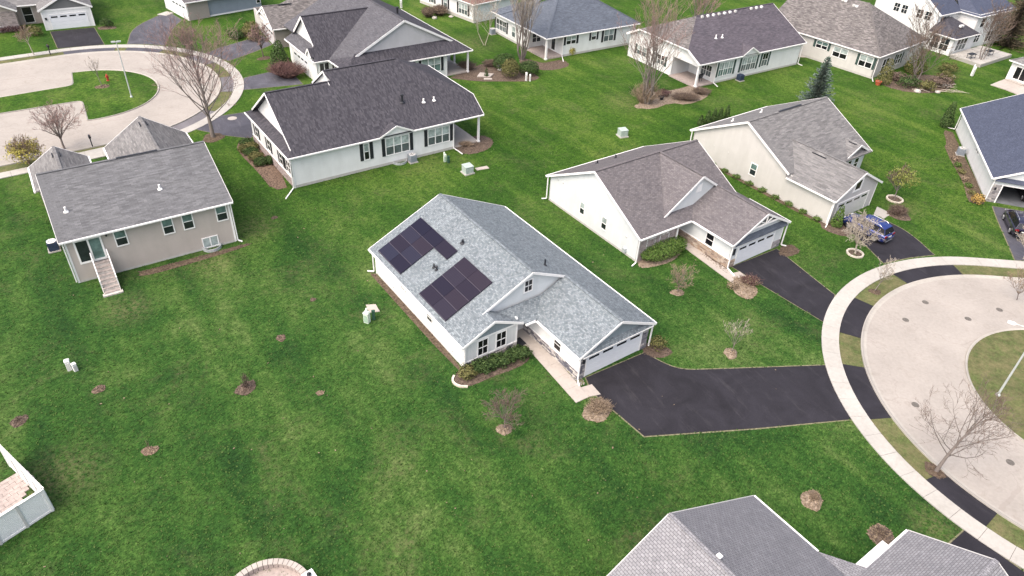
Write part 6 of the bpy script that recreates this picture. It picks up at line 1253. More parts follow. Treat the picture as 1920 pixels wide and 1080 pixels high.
bare_tree('ornamental_tree', 'small brownish tree on a mulch mound in front of the purple-roofed house', 14.47, 50.43, 2.9, 1.05, 26, .25, 1, 'grey_bark', 'twig_tan', (0, 0), 9, .95, .045, .010, .9, up=.1)
leafy_tree('young_tree', 'pale many-branched young tree in a stone ring before the blue car', 32.88, 58.53, 4.3, 1.75, 27, 'twig_pale', 120, .06, trunk=.3, mat='twig_pale', tw='twig_pale', limbs=10, spread=1.0, r0=.075, twigr=.016, dens=.9, up=.05, lean=(-.5, 0))
leafy_tree('young_tree', 'yellow-green budding young tree beyond the beige house garage', 41.22, 69.98, 4.0, 1.55, 28, 'leaf_lime', 1500, .085, trunk=.3, limbs=9, spread=.95, r0=.06, twigr=.014, dens=.8, lean=(-.3, 0))
bare_tree('sapling', 'scrawny grey sapling on the verge between the two black aprons', 32.49, 52.39, 3.2, .9, 29, .35, 1, 'grey_bark', 'twig_pale', (.7, .2), 6, .75, .035, .011, .8)
bare_tree('sapling', 'bare twiggy sapling on the verge at the right edge', 45.2, 52.3, 3.4, 1.5, 30, .25, 1, 'grey_bark', 'twig_tan', (-.5, 0), 7, .9, .04, .012, .8)
bare_tree('young_tree', 'pale bare young tree in front of the dark car at the right edge', 49.6, 59.3, 3.4, 1.4, 31, .25, 1, 'twig_pale', 'twig_pale', (-.2, 0), 9, .9, .06, .014, .9)
bare_tree('multi_stem_tree', 'tall many-stemmed bare tree with tangled base on the lawn by the porch garden', 16.75, 93.2, 14.0, 4.4, 32, .12, 6, 'grey_bark', 'twig_pink', (0, 0), 12, .5, .22, .016, .7, up=.35)
twig_shrub('thicket', 'tangled bare thicket around the base of the many-stemmed tree', 16.6, 93.6, 2.3, 1.9, 2.8, 'twig_tan', 33, 170, .016, litter=('dead_leaf', 220, .06))
bare_tree('multi_stem_tree', 'tall many-stemmed bare tree growing beside the slate-roofed porch', -.54, 107.94, 12.0, 2.6, 34, .12, 7, 'grey_bark', 'twig_pale', (0, 0), 14, .36, .22, .018, .6, up=.5)
bare_tree('bare_tree', 'pale thin birch-like tree on the grass left of the slate-roofed house', -6.6, 113.63, 7.0, 2.2, 35, .3, 2, 'twig_pale', 'twig_pale', (-.3, 0), 8, .7, .09, .018, .7)
bare_tree('bare_tree', 'bare wide-branched tree in the overgrown garden behind the cream house', 60.03, 109.04, 9.5, 4.6, 36, .15, 3, 'grey_bark', 'twig_brown', (-1.0, 0), 11, .85, .18, .024, .8)
bare_tree('bare_tree', 'slender bare tree on the patio of the two-storey house', 74.9, 119.3, 9.0, 2.6, 37, .2, 3, 'grey_bark', 'twig_brown', (.4, .4), 9, .5, .14, .022, .75)
bare_tree('sapling', 'thin bare sapling in a stone mound on the left island', -54.69, 88.36, 3.9, 1.0, 38, .4, 1, 'grey_bark', 'twig_pale', (-.5, 0), 5, .6, .045, .013, .5)
bare_tree('crabapple_tree', 'small pinkish crabapple tree before the white truss gable', -38.07, 102.4, 4.6, 2.0, 39, .34, 1, 'bark', 'twig_pink', (-.4, .2), 9, .95, .08, .02, .9, up=.05)
bare_tree('young_tree', 'small tan bare tree on the verge at the top left', -69.15, 98.1, 4.0, 1.7, 40, .5, 1, 'twig_pale', 'twig_tan', (-.6, 0), 8, 1.0, .06, .018, .9, up=.0)
bare_tree('bare_tree', 'bare tree at the top edge behind the plum-roofed house', 27.5, 119.0, 10.5, 3.0, 42, .2, 2, 'grey_bark', 'twig_pink', (0, 0), 9, .5, .15, .024, .7, up=.35)
R_ = random.Random(5)
leafy_tree('flowering_shrub', 'bright yellow-green shrub on the verge left of the taupe house', -51.72, 66.72, 2.7, 1.9, 43, 'leaf_yellow', 1700, .1, trunk=.08, stems=4, mat='twig_tan', tw='twig_tan', limbs=16, spread=.95, r0=.06, twigr=.016, dens=.8, cat='shrub')
spruce('blue_spruce', 'blue spruce standing behind the beige house', 40.17, 95.71, 7.2, 2.9, 44)
spruce('conifer', 'brownish conifer at the upper right edge, nearest the two-storey house', 84.5, 129.5, 9.0, 4.2, 45, 'needle_brown', 1.0, 'conifer')
spruce('conifer', 'brownish conifer reaching into the top right corner', 90.5, 139.0, 10.0, 4.2, 46, 'needle_brown', 1.0, 'conifer')
for k, (px, py, hh) in enumerate([(22.95, 87.1, 1.35), (23.95, 87.8, 1.75), (24.9, 88.5, 1.8), (25.85, 89.15, 1.75), (26.85, 89.8, 1.8)]):
    cone('arborvitae', 'slim dark arborvitae behind the beige roof, ' + ['shortest, at the left end', 'second from the left', 'middle of the row', 'second from the right', 'at the right end'][k], px, py, hh * 1.15, .48, 'leaf_dark', 50 + k, 500, .1, 'arborvitae in a row behind the beige house', 'arborvitae')
cone('conical_evergreen', 'big dark egg-shaped evergreen beside the white side wall', -34.2, 98.0, 4.6, 1.75, 'leaf_dark', 56, 2200, .13)
twig_shrub('plum_shrub', 'dark red-purple shrub below the egg-shaped evergreen', -32.6, 95.4, 2.9, 2.1, 2.0, 'twig_red', 57, 360, .02, litter=('leaf_plum', 900, .07))
cone('conical_evergreen', 'narrow green-brown evergreen at the beige garage corner', 32.6, 63.4, 2.7, .68, 'leaf_green', 58, 900, .09)
cone('conical_evergreen', 'dark upright yew behind the navy-roofed house corner', 56.3, 91.2, 4.0, .95, 'leaf_dark', 59, 1500, .11)
cone('juniper', 'green-brown upright juniper at the corner of the cream house', 54.0, 106.6, 4.2, 1.35, 'leaf_olive', 60, 1400, .11, cat='juniper')
cone('juniper', 'darker juniper behind the bare tree by the cream house', 60.9, 112.4, 4.2, 2.0, 'leaf_olive', 61, 1600, .12, cat='juniper')
cone('small_evergreen', 'tiny black-green cone evergreen in the stone bed by the gabled house porch', -5.4, 99.9, 1.5, .35, 'leaf_dark', 62, 260, .08)
for k in range(6): shrub('perennial', 'small plant by the white wall of the navy-roofed house, ' + ['nearest the garage', 'second from the garage', 'third from the garage', 'third from the air conditioner', 'second from the air conditioner', 'nearest the air conditioner'][k], 50.75 + .42 * k, 72.2 + 1.75 * k, .42, .5, .28, ['leaf_olive', 'leaf_green', 'twig_tan'][k % 3], 300 + k, 240, .08, 0, 'plants along the white wall', 'twig_tan', 'plant', .3)
# --- clipped hedges and shrubs
shrub('clipped_shrub', 'olive egg-shaped clipped shrub at the front of the hedge trio', -2.0, 100.2, 1.3, 1.3, 1.45, 'leaf_olive', 70, 2600, .09, 0, 'clipped shrubs near the corner porch', lump=.04)
shrub('clipped_shrub', 'dark green round clipped shrub to the right in the hedge trio', .6, 101.9, 1.55, 1.4, 1.05, 'leaf_dark', 71, 2600, .09, 0, 'clipped shrubs near the corner porch', lump=.05)
shrub('clipped_shrub', 'dark green clipped shrub at the back of the hedge trio', -3.0, 103.4, 1.9, 1.5, 1.25, 'leaf_dark', 72, 2600, .09, .6, 'clipped shrubs near the corner porch', lump=.05)
shrub('hedge', 'long rounded green hedge beneath the brick-framed windows', 13.95, 56.35, 2.85, 1.35, .85, 'leaf_green', 73, 6800, .075, .66, lump=.05, cat='hedge')
RR = random.Random(8)
for k in range(7):
    t = k / 6; shrub('low_shrub', 'low dark shrub under the solar house windows, ' + ['at the left corner', 'second from the left', 'third from the left', 'fourth from the left', 'third from the walk', 'second from the walk', 'closest to the walk'][k], -2.9 + 4.0 * t, 38.45 + 2.45 * t + (.25 if k % 2 else 0), .72, .62, .52, 'leaf_olive' if k == 0 else 'leaf_dark', 80 + k, 900, .085, .6, 'low shrubs in front of the solar house', lump=.25)
for k, (px, py) in enumerate([(-31.0, 73.9), (-30.2, 73.0), (-29.8, 71.7), (-28.9, 70.6), (-28.0, 69.5), (-30.9, 72.3), (-27.2, 69.9)]):
    shrub('mounded_shrub', 'mounded olive-green shrub beside the brick-based wall, ' + ['farthest back by the driveway', 'second from the driveway', 'third along the lawn side', 'fourth, in the middle of the bed', 'nearest the bare red mulch', 'small one at the lawn edge near the driveway', 'small one against the wall near the mulch'][k], px, py, .85 if k < 5 else .55, .7 if k < 5 else .5, .5, 'leaf_olive' if k % 2 else 'leaf_dark', 90 + k, 900, .085, .6, 'mounded shrubs by the charcoal-roofed house', lump=.12)
twig_shrub('twiggy_shrub', 'brown twiggy shrub at the end of the solar house walk', 6.6, 35.85, 1.15, .85, .75, 'twig_tan', 100, 150, .011, litter=('dead_leaf', 500, .05))
twig_shrub('twiggy_shrub', 'reddish twiggy shrub in the bed at the end of the purple-roofed house walk', 21.2, 52.3, 1.1, .8, .85, 'twig_red', 101, 120, .012, litter=('dead_leaf', 300, .05))
shrub('twiggy_shrub', 'low rusty mound to the left in the bed at the walk end', 19.5, 51.6, .55, .5, .35, 'dead_leaf', 102, 350, .06)
twig_shrub('twiggy_shrub', 'small bare upright shrub in a mulch ring on the left lawn', -18.52, 36.05, .38, .38, 1.25, 'twig_brown', 103, 46, .008)
twig_shrub('twiggy_shrub', 'small grassy dead shrub in the pale mulch ring above the foreground roof', 19.85, 29.15, .42, .4, .7, 'twig_tan', 104, 60, .008, litter=('dead_leaf', 60, .04))
twig_shrub('twiggy_shrub', 'dry stubby shrub in the mulch ring touching the foreground roof', 23.2, 26.8, .5, .4, .45, 'twig_brown', 105, 50, .009, litter=('dead_leaf', 80, .04))
twig_shrub('twiggy_shrub', 'tiny stub of a shrub in the leftmost mulch patch', -32.2, 31.75, .2, .2, .35, 'twig_brown', 106, 16, .009)
twig_shrub('dry_grass_clump', 'few dry stems rising from the leafy mulch patch at the lower left', -22.9, 30.2, .22, .2, .75, 'twig_tan', 107, 8, .006, cat='plant')
shrub('low_shrub', 'dark shrub in the wilted bed right of the solar house garage', 11.7, 42.9, .75, .6, .6, 'leaf_olive', 108, 500, .08, lump=.3)
twig_shrub('twiggy_shrub', 'brown twiggy shrub beside the concrete pad near the blue car', 40.1, 66.6, 1.15, .95, 1.1, 'twig_brown', 109, 160, .014, litter=('leaf_plum', 200, .05))
shrub('golden_shrub', 'golden orange shrub at the open garage corner', 50.4, 70.3, .75, .65, .55, 'leaf_orange', 110, 700, .08)
shrub('low_shrub', 'dark round shrub at the far end of the taupe house side', -41.2, 58.4, .8, .8, .75, 'leaf_dark', 111, 800, .09)
for k in range(9):
    t = k / 8; shrub('perennial', 'small green perennial in the strip along the beige wall, ' + ['far end', 'second from the far end', 'third from the far end', 'fourth from the far end', 'middle', 'fourth from the garage end', 'third from the garage end', 'second from the garage end', 'garage end'][k], 22.4 + 8.6 * t, 75.6 - 11.2 * t, .5, .42, .26, 'leaf_green', 120 + k, 260, .075, 0, 'perennials along the beige wall', 'twig_tan', 'plant', .3)
shrub('low_shrub', 'brown-green shrub behind the grill porch garden, left', 19.3, 96.3, 1.2, .8, .55, 'twig_red', 130, 800, .09, .5)
twig_shrub('dead_shrub', 'wide brown dead shrub along the front of the porch garden', 22.4, 95.4, 2.2, 1.0, 1.0, 'twig_brown', 131, 260, .016, litter=('dead_leaf', 500, .07))
twig_shrub('dead_shrub', 'brown dead shrub at the right end of the porch garden', 25.0, 98.0, 1.5, .9, .9, 'twig_brown', 132, 180, .016, litter=('dead_leaf', 300, .07))
twig_shrub('dead_shrub', 'low dry brown hedge below the porch post of the charcoal-roofed house', -6.3, 77.0, 1.0, .45, .65, 'twig_tan', 133, 150, .012)
twig_shrub('dead_shrub', 'grey bare shrub beside the porch of the gabled house', -8.4, 102.6, 1.6, .9, 1.1, 'twig_brown', 134, 220, .015)
twig_shrub('dead_shrub', 'dark twiggy shrub behind the cone evergreen of the gabled house', -5.0, 104.2, 1.5, .9, 1.0, 'twig_brown', 135, 200, .015)
shrub('ornamental_grass', 'yellow tuft of grass against the white wall beside the porch', 7.1, 111.5, .62, .62, .7, 'leaf_yellow', 136, 500, .09, cat='grass tuft')
for k, (px, py, m_) in enumerate([(-41.8, 109.7, 'leaf_olive'), (-43.6, 111.6, 'leaf_olive'), (-45.5, 111.3, 'leaf_green'), (-43.9, 114.6, 'leaf_olive'), (-44.6, 109.9, 'leaf_dark')]):
    shrub('mounded_shrub', ['rounded olive shrub nearest the white truss gable', 'rounded olive shrub in the middle of the truss gable bed', 'green shrub to the left in the truss gable bed', 'far olive shrub by the truss gable post', 'dark rounded shrub at the driveway edge by the truss gable'][k], px, py, 1.15, 1.0, .7, m_, 140 + k, 900, .11, 0, 'shrubs before the truss gable')
shrub('clipped_shrub', 'olive clipped shrub between brick wall and garage at the top left', -73.6, 106.2, 1.2, .9, .8, 'leaf_olive', 150, 900, .1)
shrub('clipped_shrub', 'dark green shrub right of the top left garage', -65.6, 112.0, .9, .8, .7, 'leaf_dark', 151, 700, .1)
shrub('low_shrub', 'dark rusty hedge under the brick house window at the top left', -77.5, 107.2, 2.2, .6, .45, 'leaf_plum', 152, 800, .1, .5)
for k, (px, py, rr) in enumerate([(-15.4, 128.5, 1.7), (-17.2, 127.0, 1.3)]): twig_shrub('dead_shrub', ['big brown shrub in the stone bed near the russet-roofed house', 'smaller brown shrub left in the stone bed near the russet-roofed house'][k], px, py, rr, rr, 1.6, 'twig_brown', 153 + k, 260, .02, litter=('dead_leaf', 500, .1))
for k, (px, py, m_, rr) in enumerate([(57.2, 105.6, 'leaf_dark', 1.5), (59.6, 104.9, 'leaf_olive', 1.3), (62.4, 106.6, 'twig_brown', 1.5), (64.4, 109.2, 'leaf_olive', 1.3), (66.8, 113.4, 'leaf_olive', 1.4), (56.6, 108.2, 'twig_brown', 1.2)]):
    shrub('garden_shrub', ['dark evergreen shrub at the front of the cream house garden', 'grey-olive shrub by the pond garden front', 'brown shrub in the middle of the cream house garden', 'olive shrub at the right of the cream house garden', 'pale olive shrub near the raised patio', 'brown shrub close to the cream house side wall'][k], px, py, rr, rr * .8, rr * .6, m_, 160 + k, 900, .12, 0, 'overgrown shrubs behind the cream house', lump=.3)
# fallen branches and boulders in that garden
RR = random.Random(3)
for k, (px, py, s) in enumerate([(58.0, 103.9, .5), (61.0, 104.0, .42), (63.8, 107.4, .5), (66.6, 111.2, .45), (-4.0, 104.5, .35), (-3.6, 102.9, .4), (18.3, 96.9, .35), (-16.0, 126.2, .5), (-13.3, 127.6, .4)]):
    b = MB(); R = random.Random(k); n = 8; pr = []
    for i, (rr, zz) in enumerate([(.9, 0), (1.0, .3), (.8, .6), (.35, .8)]): pr.append((rr * s * R.uniform(.85, 1.1), zz * s))
    b.lathe((0, 0, -.02), pr, n); b.v = [(x * R.uniform(.85, 1.15), y * R.uniform(.85, 1.15), z) for x, y, z in b.v]
    o = b.build('boulder', 'boulder'); o.location = (px, py, 0); o.rotation_euler = (0, 0, R.uniform(0, 6))
    tag(o, ['boulder at the front tip of the cream house garden', 'boulder among the twigs of the cream house garden', 'boulder to the right in the cream house garden', 'boulder near the raised patio', 'pale boulder behind the cone evergreen', 'pale boulder right of the cone evergreen', 'stone in the porch garden of the plum-roofed house', 'flat stone in front of the far brown shrubs', 'stone right of the far brown shrubs'][k], 'boulder', 'garden boulders')
b = MB(); R = random.Random(77)
for i in range(26):
    x = R.uniform(-3, 4); y = R.uniform(-1.6, 1.6); a = R.uniform(-.5, .7); l = R.uniform(1, 2.6)
    b.tube([(x, y, .15), (x + math.cos(a) * l / 2, y + math.sin(a) * l / 2, R.uniform(.2, .6)), (x + math.cos(a) * l, y + math.sin(a) * l, .2)], [.06, .045, .02], 4, False)
o = b.build('brush_pile', 'twig_pale'); o.location = (60.3, 105.6, 0); tag(o, 'sprawling pile of pale fallen branches in the cream house garden', 'brush pile')
# stone rings round two young trees
for k, (px, py, rr) in enumerate([(32.84, 58.45, .72), (41.22, 69.95, .80)]):
    T = thing('stone_ring', ['ring of pale stones round the young tree before the blue car', 'ring of pale stones round the budding tree beyond the beige garage'][k], 'stone ring', (px, py, 0)); n = 16
    for i in range(n):
        a = 2 * PI * i / n; b = MB(); b.box((0, 0, .07), (.3, .17, .14)); o = b.build('stone', 'ring_stone', T); o.location = (math.cos(a) * rr, math.sin(a) * rr, 0); o.rotation_euler = (0, 0, a + PI / 2 + RR.uniform(-.2, .2))
    struct(sheet('mulch', blob(px, py, rr, rr, 0, RR, 20, .02), .02, 'mulch_ground'))
# pale edging round some beds
for k, (pts_, nm, lb) in enumerate([([(-3.9, 38.4), (-4.0, 37.9), (-3.75, 37.5), (-3.3, 37.3), (-2.8, 37.35)], 'bed_edging', 'curved pale stone edging at the corner of the solar house bed')]):
    P = smooth(pts_, 2); b = MB()
    for a, c in zip(P, P[1:]): b.beam((a[0], a[1], .07), (c[0], c[1], .07), .16, .14)
    o = b.build(nm, 'ring_stone'); tag(o, lb, 'edging')
# ------------------------------------------------------------------ utilities and small things
def pedestal(label, x, y, rz, h=.95, w_=.28, mat='utility_pale', mat2='utility_green', cap=True, group='utility pedestals on the lawns'):
    T = thing('utility_pedestal', label, 'utility pedestal', (x, y, 0), rz, group)
    b = MB(); b.box((0, 0, h * .42), (w_, w_ * .9, h * .84)); b.build('body', mat, T); b = MB(); b.box((0, -w_ * .46, h * .38), (w_ * .8, .02, h * .6)); b.build('door', mat2, T)
    b = MB(); b.box((0, 0, h * .87), (w_ * 1.12, w_ * 1.05, h * .07)); b.box((0, 0, h * .93), (w_ * .8, w_ * .7, h * .07)); b.build('lid', mat, T)
    if cap: b = MB(); b.lathe((-.05, .12, 0), [(.1, 0), (.1, h * 1.12), (.07, h * 1.18)], 8); b.build('tube_cap', mat, T)
    return T
pedestal('pale green pedestal on the lawn left of the solar house', -11.45, 44.05, -.35, 1.1, .42); pedestal('dark green pedestal tucked behind the pale one left of the solar house', -11.0, 44.45, .2, .95, .26, 'utility_dark', 'utility_dark', False)
pedestal('white leaning pedestal alone on the left lawn', -31.5, 36.8, .5, 1.0, .3, 'white_trim', 'grey_trim', False); pedestal('shorter white pedestal right beside the leaning one on the left lawn', -31.05, 36.75, .9, .75, .26, 'white_trim', 'grey_trim', False)
pedestal('pale pedestal on the lawn right of the green transformer', -8.35, 72.85, .4, .95, .26, 'utility_pale', 'utility_green'); pedestal('dark green pedestal right of the green transformer', -7.95, 72.65, .4, .85, .26, 'utility_dark', 'utility_dark', False)
pedestal('taller pale pedestal in front of the dark clipped shrub', .3, 99.3, .2, 1.25, .26, 'white_trim', 'grey_trim', False); pedestal('slimmer pale pedestal at the right before the dark clipped shrub', .85, 99.2, .2, 1.05, .2, 'white_trim', 'grey_trim', False)
pedestal('white pedestal on the far lawn below the raised patio', 70.2, 112.5, .3, 1.5, .34, 'white_trim', 'grey_trim', True); pedestal('white pedestal on the far lawn near the russet-roofed house', -22.6, 131.4, .3, 1.4, .35, 'white_trim', 'grey_trim', False)
def transformer(label, x, y, rz, s=1.0):
    T = thing('transformer_box', label, 'transformer box', (x, y, 0), rz, 'ground transformers')
    b = MB(); b.box((0, 0, .06), (1.2 * s, 1.15 * s, .12)); b.build('pad', 'walk_concrete', T); b = MB(); b.box((0, 0, .12 + .36 * s), (.98 * s, .9 * s, .72 * s)); b.build('cabinet', 'transformer_green', T)
    b = MB(); b.prism([(-.52 * s, -.48 * s, .84 * s), (.52 * s, -.48 * s, .84 * s), (.52 * s, .48 * s, .9 * s), (-.52 * s, .48 * s, .9 * s)], (0, 0, .06)); b.build('lid', 'transformer_green', T)
    b = MB(); b.box((0, -.46 * s, .45 * s), (.84 * s, .02, .5 * s)); b.build('door', 'transformer_green', T)
transformer('pale green transformer box on the lawn below the charcoal-roofed house', -5.6, 70.45, .62); transformer('pale green transformer box on the open lawn above the purple-roofed house', 12.5, 82.4, .4)
def cover(label, P, mat='pale_concrete', group='flat utility covers in the grass'):
    c = Vector((sum(p[0] for p in P) / 4, sum(p[1] for p in P) / 4)); b = MB(); b.prism([(p[0] - c.x, p[1] - c.y, .05) for p in P], (0, 0, -.05)); o = b.build('utility_cover', mat); o.location = (c.x, c.y, 0)
    b = MB(); b.prism([((p[0] - c.x) * .8, (p[1] - c.y) * .8, .062) for p in P], (0, 0, -.03)); b.build('lid', mat, o); tag(o, label, 'utility cover', group)
cover('pale rounded cover slab in the grass behind the pale green pedestal', [(-12.0, 46.2), (-11.2, 46.35), (-10.7, 45.45), (-11.5, 45.2)]); cover('long pale cover slab in the grass right of the transformer', [(-4.9, 71.6), (-3.6, 72.3), (-3.3, 71.75), (-4.6, 71.1)])
# hydrant
T = thing('fire_hydrant', 'red fire hydrant on the left island', 'fire hydrant', (-54.93, 90.42, .05), .4)
b = MB(); b.lathe((0, 0, 0), [(.2, 0), (.2, .06), (.13, .08), (.13, .6), (.17, .62), (.17, .68), (.13, .7), (.11, .82), (.05, .9), (.03, .96)], 10); b.build('barrel', 'hydrant_red', T)
for a in (0, PI / 2, PI): b = MB(); b.tube([(0, 0, .5), (math.cos(a) * .24, math.sin(a) * .24, .5)], .075, 8); b.build('outlet', 'hydrant_red', T)
def mailbox(label, x, y, rz):
    T = thing('mailbox', label, 'mailbox', (x, y, 0), rz, 'mailboxes by the left road'); b = MB(); b.box((0, 0, .55), (.11, .11, 1.1)); b.build('post', 'black_metal', T); b = MB(); b.box((0, -.05, 1.2), (.24, .5, .18)); b.tube([(0, -.3, 1.29), (0, .2, 1.29)], .12, 8); b.build('box', 'black_metal', T); b = MB(); b.box((.14, .1, 1.38), (.02, .05, .2)); b.build('flag', 'hydrant_red', T)
mailbox('black mailbox on its post at the kerb between the two small grey roofs', -47.43, 71.5, .67); mailbox('dark mailbox on the verge at the top left', -67.2, 98.75, .9)
# lamps
def lamp(label, x, y, h, arms, rz=0, z0=.05):
    T = thing('street_lamp', label, 'street lamp', (x, y, z0), rz, 'street lamps on the islands'); b = MB(); b.tube([(0, 0, 0), (0, 0, h)], [.085, .055], 10); b.lathe((0, 0, 0), [(.17, 0), (.17, .12), (.1, .2)], 10); b.build('pole', 'pole_metal', T)
    for a, L in arms:
        d = Vector((math.cos(a), math.sin(a), 0)); b = MB(); b.tube([(0, 0, h - .15), d * L * .5 + Vector((0, 0, h + .1)), d * L + Vector((0, 0, h + .12))], .035, 6); b.build('arm', 'pole_metal', T)
        c = d * (L + .25) + Vector((0, 0, h + .1)); b = MB(); b.box(c, (.5, .22, .1), a); b.box((c.x, c.y, c.z + .06), (.34, .17, .05), a); hd = b.build('lamp_head', 'white_trim' if len(arms) == 1 else 'pole_metal', T); b = MB(); b.box((c.x, c.y, c.z - .07), (.4, .2, .03), a); b.build('lens', 'clear_lens', hd)
lamp('tall green-grey street lamp with two heads on the left island', -49.55, 85.5, 6.9, [(0.5, .05), (3.6, .05)]); lamp('pale street lamp on the right island, its arm reaching left out of frame', 37.01, 39.67, 6.2, [(2.62, 1.4)])
# vinyl fence round the patio at the lower left: two runs of panels
def fence(label, A, B, h, n, seed):
    L_ = Vector((B[0] - A[0], B[1] - A[1])); a = math.atan2(L_.y, L_.x); T = thing('vinyl_fence', label, 'fence', (A[0], A[1], 0), a, 'white patio fence'); L = L_.length; pw = L / n
    for i in range(n + 1): b = MB(); b.box((i * pw, 0, h / 2 + .05), (.13, .13, h + .1)); b.box((i * pw, 0, h + .12), (.17, .17, .05)); b.build('post', 'grey_trim' if 0 < i < n else 'white_trim', T)
    for i in range(n):
        x0, x1 = i * pw + .07, (i + 1) * pw - .07
        for z_ in (.1, h): b = MB(); b.box(((x0 + x1) / 2, 0, z_), (x1 - x0, .07, .15)); b.build('rail', 'white_trim', T)
        m = 12; me = None
        for k in range(m):
            zz = .19 + (h - .29) * (k + .5) / m
            b = MB(); b.box(((x0 + x1) / 2, 0, zz), (x1 - x0, .035, (h - .29) / m - .012)); b.build('board', 'vinyl_fence', T)
    b = MB(); b.box((L / 2, 0, h + .1), (L, .16, .05)); b.build('cap_rail', 'white_trim', T)
fence('white vinyl board fence facing the lawn at the lower left corner', (-26.32, 25.12), (-28.75, 21.6), 1.85, 3, 1)
fence('white vinyl fence seen almost edge-on, running back from the lower left corner', (-26.37, 25.22), (-30.6, 28.1), 1.85, 4, 2)
T = bpy.data.objects.new('patio', None); COL.objects.link(T); T.location = (-29.6, 24.6, 0); struct(T)
bb = MB(); bb.box((0, 0, .04), (.585, .285, .08)); pm = bb.mesh('paver', 'paver_pink'); a0 = .968
for i in range(9):
    for j in range(-7, 7):
        u, v = i * .6 - 2.6 + (.3 if j % 2 else 0), j * .3
        x, y = u * math.cos(a0) - v * math.sin(a0), u * math.sin(a0) + v * math.cos(a0)
        if x > 2.0 - y * .5: continue
        o = bpy.data.objects.new('paver', pm); COL.objects.link(o); o.parent = T; o.location = (x, y, RR.uniform(-.006, .006)); o.rotation_euler = (0, 0, a0)
shrub('small_shrub', 'small yellow-green shrub inside the white fence corner', -27.6, 25.6, .34, .34, .42, 'leaf_olive', 200, 300, .07)
# low round seat wall at the bottom edge
T = thing('curved_seat_wall', 'curved pale seat wall with capstones at the bottom edge', 'garden wall', (-12.05, 20.1, 0)); rw = 2.3; n = 22
for i in range(n):
    a = math.radians(35 + 155 * (i + .5) / n); b = MB(); q = math.radians(155 / n) / 2 - .006
    pts = [((rw + o) * math.cos(a + s * q), (rw + o) * math.sin(a + s * q), .52) for o, s in ((-.17, -1), (.17, -1), (.17, 1), (-.17, 1))]; b.prism(pts, (0, 0, -.09)); b.build('capstone', 'pale_concrete', T)
    for k in range(3):
        b = MB(); pts = [((rw + o) * math.cos(a + s * q), (rw + o) * math.sin(a + s * q), .43 - .145 * k) for o, s in ((-.12, -1), (.12, -1), (.12, 1), (-.12, 1))]; b.prism(pts, (0, 0, -.135)); b.build('block', 'paver_pink', T)
b = MB(); b.lathe((0, 0, 0), [(2.2, 0), (2.2, .04)], 40); b.build('floor', 'paver_pink', T)
T = thing('wall_pillar', 'square pillar with white cap and dark lantern at the end of the curved wall', 'pillar', (-10.05, 21.35, 0), .75); b = MB(); b.box((0, 0, .45), (.52, .52, .9)); b.build('shaft', 'paver_pink', T); b = MB(); b.box((0, 0, .94), (.64, .64, .08)); b.build('cap', 'white_trim', T); b = MB(); b.lathe((0, 0, .98), [(.1, 0), (.13, .05), (.13, .2), (.07, .28), (.02, .32)], 6); b.build('lantern', 'black_metal', T)
# patio stones by the gabled house
b = MB(); b.prism([(-1.0, -.9, .18), (.9, -.7, .18), (1.3, .6, .18), (-.7, .8, .18)], (0, 0, -.18)); o = b.build('stone_slab', 'pale_concrete'); o.location = (-5.7, 100.3, 0); tag(o, 'pale stone slab beside the cone evergreen of the gabled house', 'stone slab')
b = MB(); b.prism([(-.6, -.3, .1), (.6, -.1, .1), (.5, .4, .1), (-.6, .3, .1)], (0, 0, -.1)); o = b.build('stone_slab', 'pale_concrete'); o.location = (-5.1, 98.9, 0); tag(o, 'smaller pale step stone at the lawn edge of the gabled house bed', 'stone slab')
T = thing('planter_pot', 'round terracotta pot against the cream wall', 'pot', (52.9, 105.9, 0)); b = MB(); b.lathe((0, 0, 0), [(.3, 0), (.42, .5), (.46, .52), (.46, .6), (.38, .6), (.36, .5)], 12); b.build('pot', 'terracotta', T); b = MB(); b.lathe((0, 0, .5), [(.36, 0), (.1, .04)], 12); b.build('soil', 'mulch_ground', T)
T = thing('garden_pot', 'black pot in the gravel garden by the many-stemmed tree', 'pot', (19.0, 94.9, 0)); b = MB(); b.lathe((0, 0, 0), [(.2, 0), (.3, .45), (.32, .5), (.25, .5), (.22, .4)], 10); b.build('pot', 'black_metal', T); b = MB(); b.lathe((0, 0, .4), [(.22, 0), (.05, .03)], 10); b.build('soil', 'mulch_ground', T)
x, y = 76.3, 121.4
for k, (px, py) in enumerate([(73.2, 119.6), (77.3, 121.9)]):
    T = thing('patio_table', ['dark low patio table at the left of the raised patio', 'dark patio table at the right of the raised patio'][k], 'table', (px, py, .54), .6); b = MB(); b.box((0, 0, .7), (1.5, .9, .06)); b.build('tabletop', 'black_metal', T)
    for sx in (-.6, .6):
        for sy in (-.35, .35): b = MB(); b.box((sx, sy, .34), (.06, .06, .68)); b.build('leg', 'black_metal', T)
# fallen twigs and pale leaves on the lawn
RL = random.Random(99); b = MB()
for _ in range(110):
    y = RL.uniform(20, 62); x = RL.uniform(-.62 * (y + 20), .5 * (y + 8)); s = RL.uniform(.03, .085)
    b.box((x, y, .03), (s * RL.uniform(1, 2.2), s, .015), RL.uniform(0, 3))
stuff(b.build('leaf_litter', 'dead_leaf'))

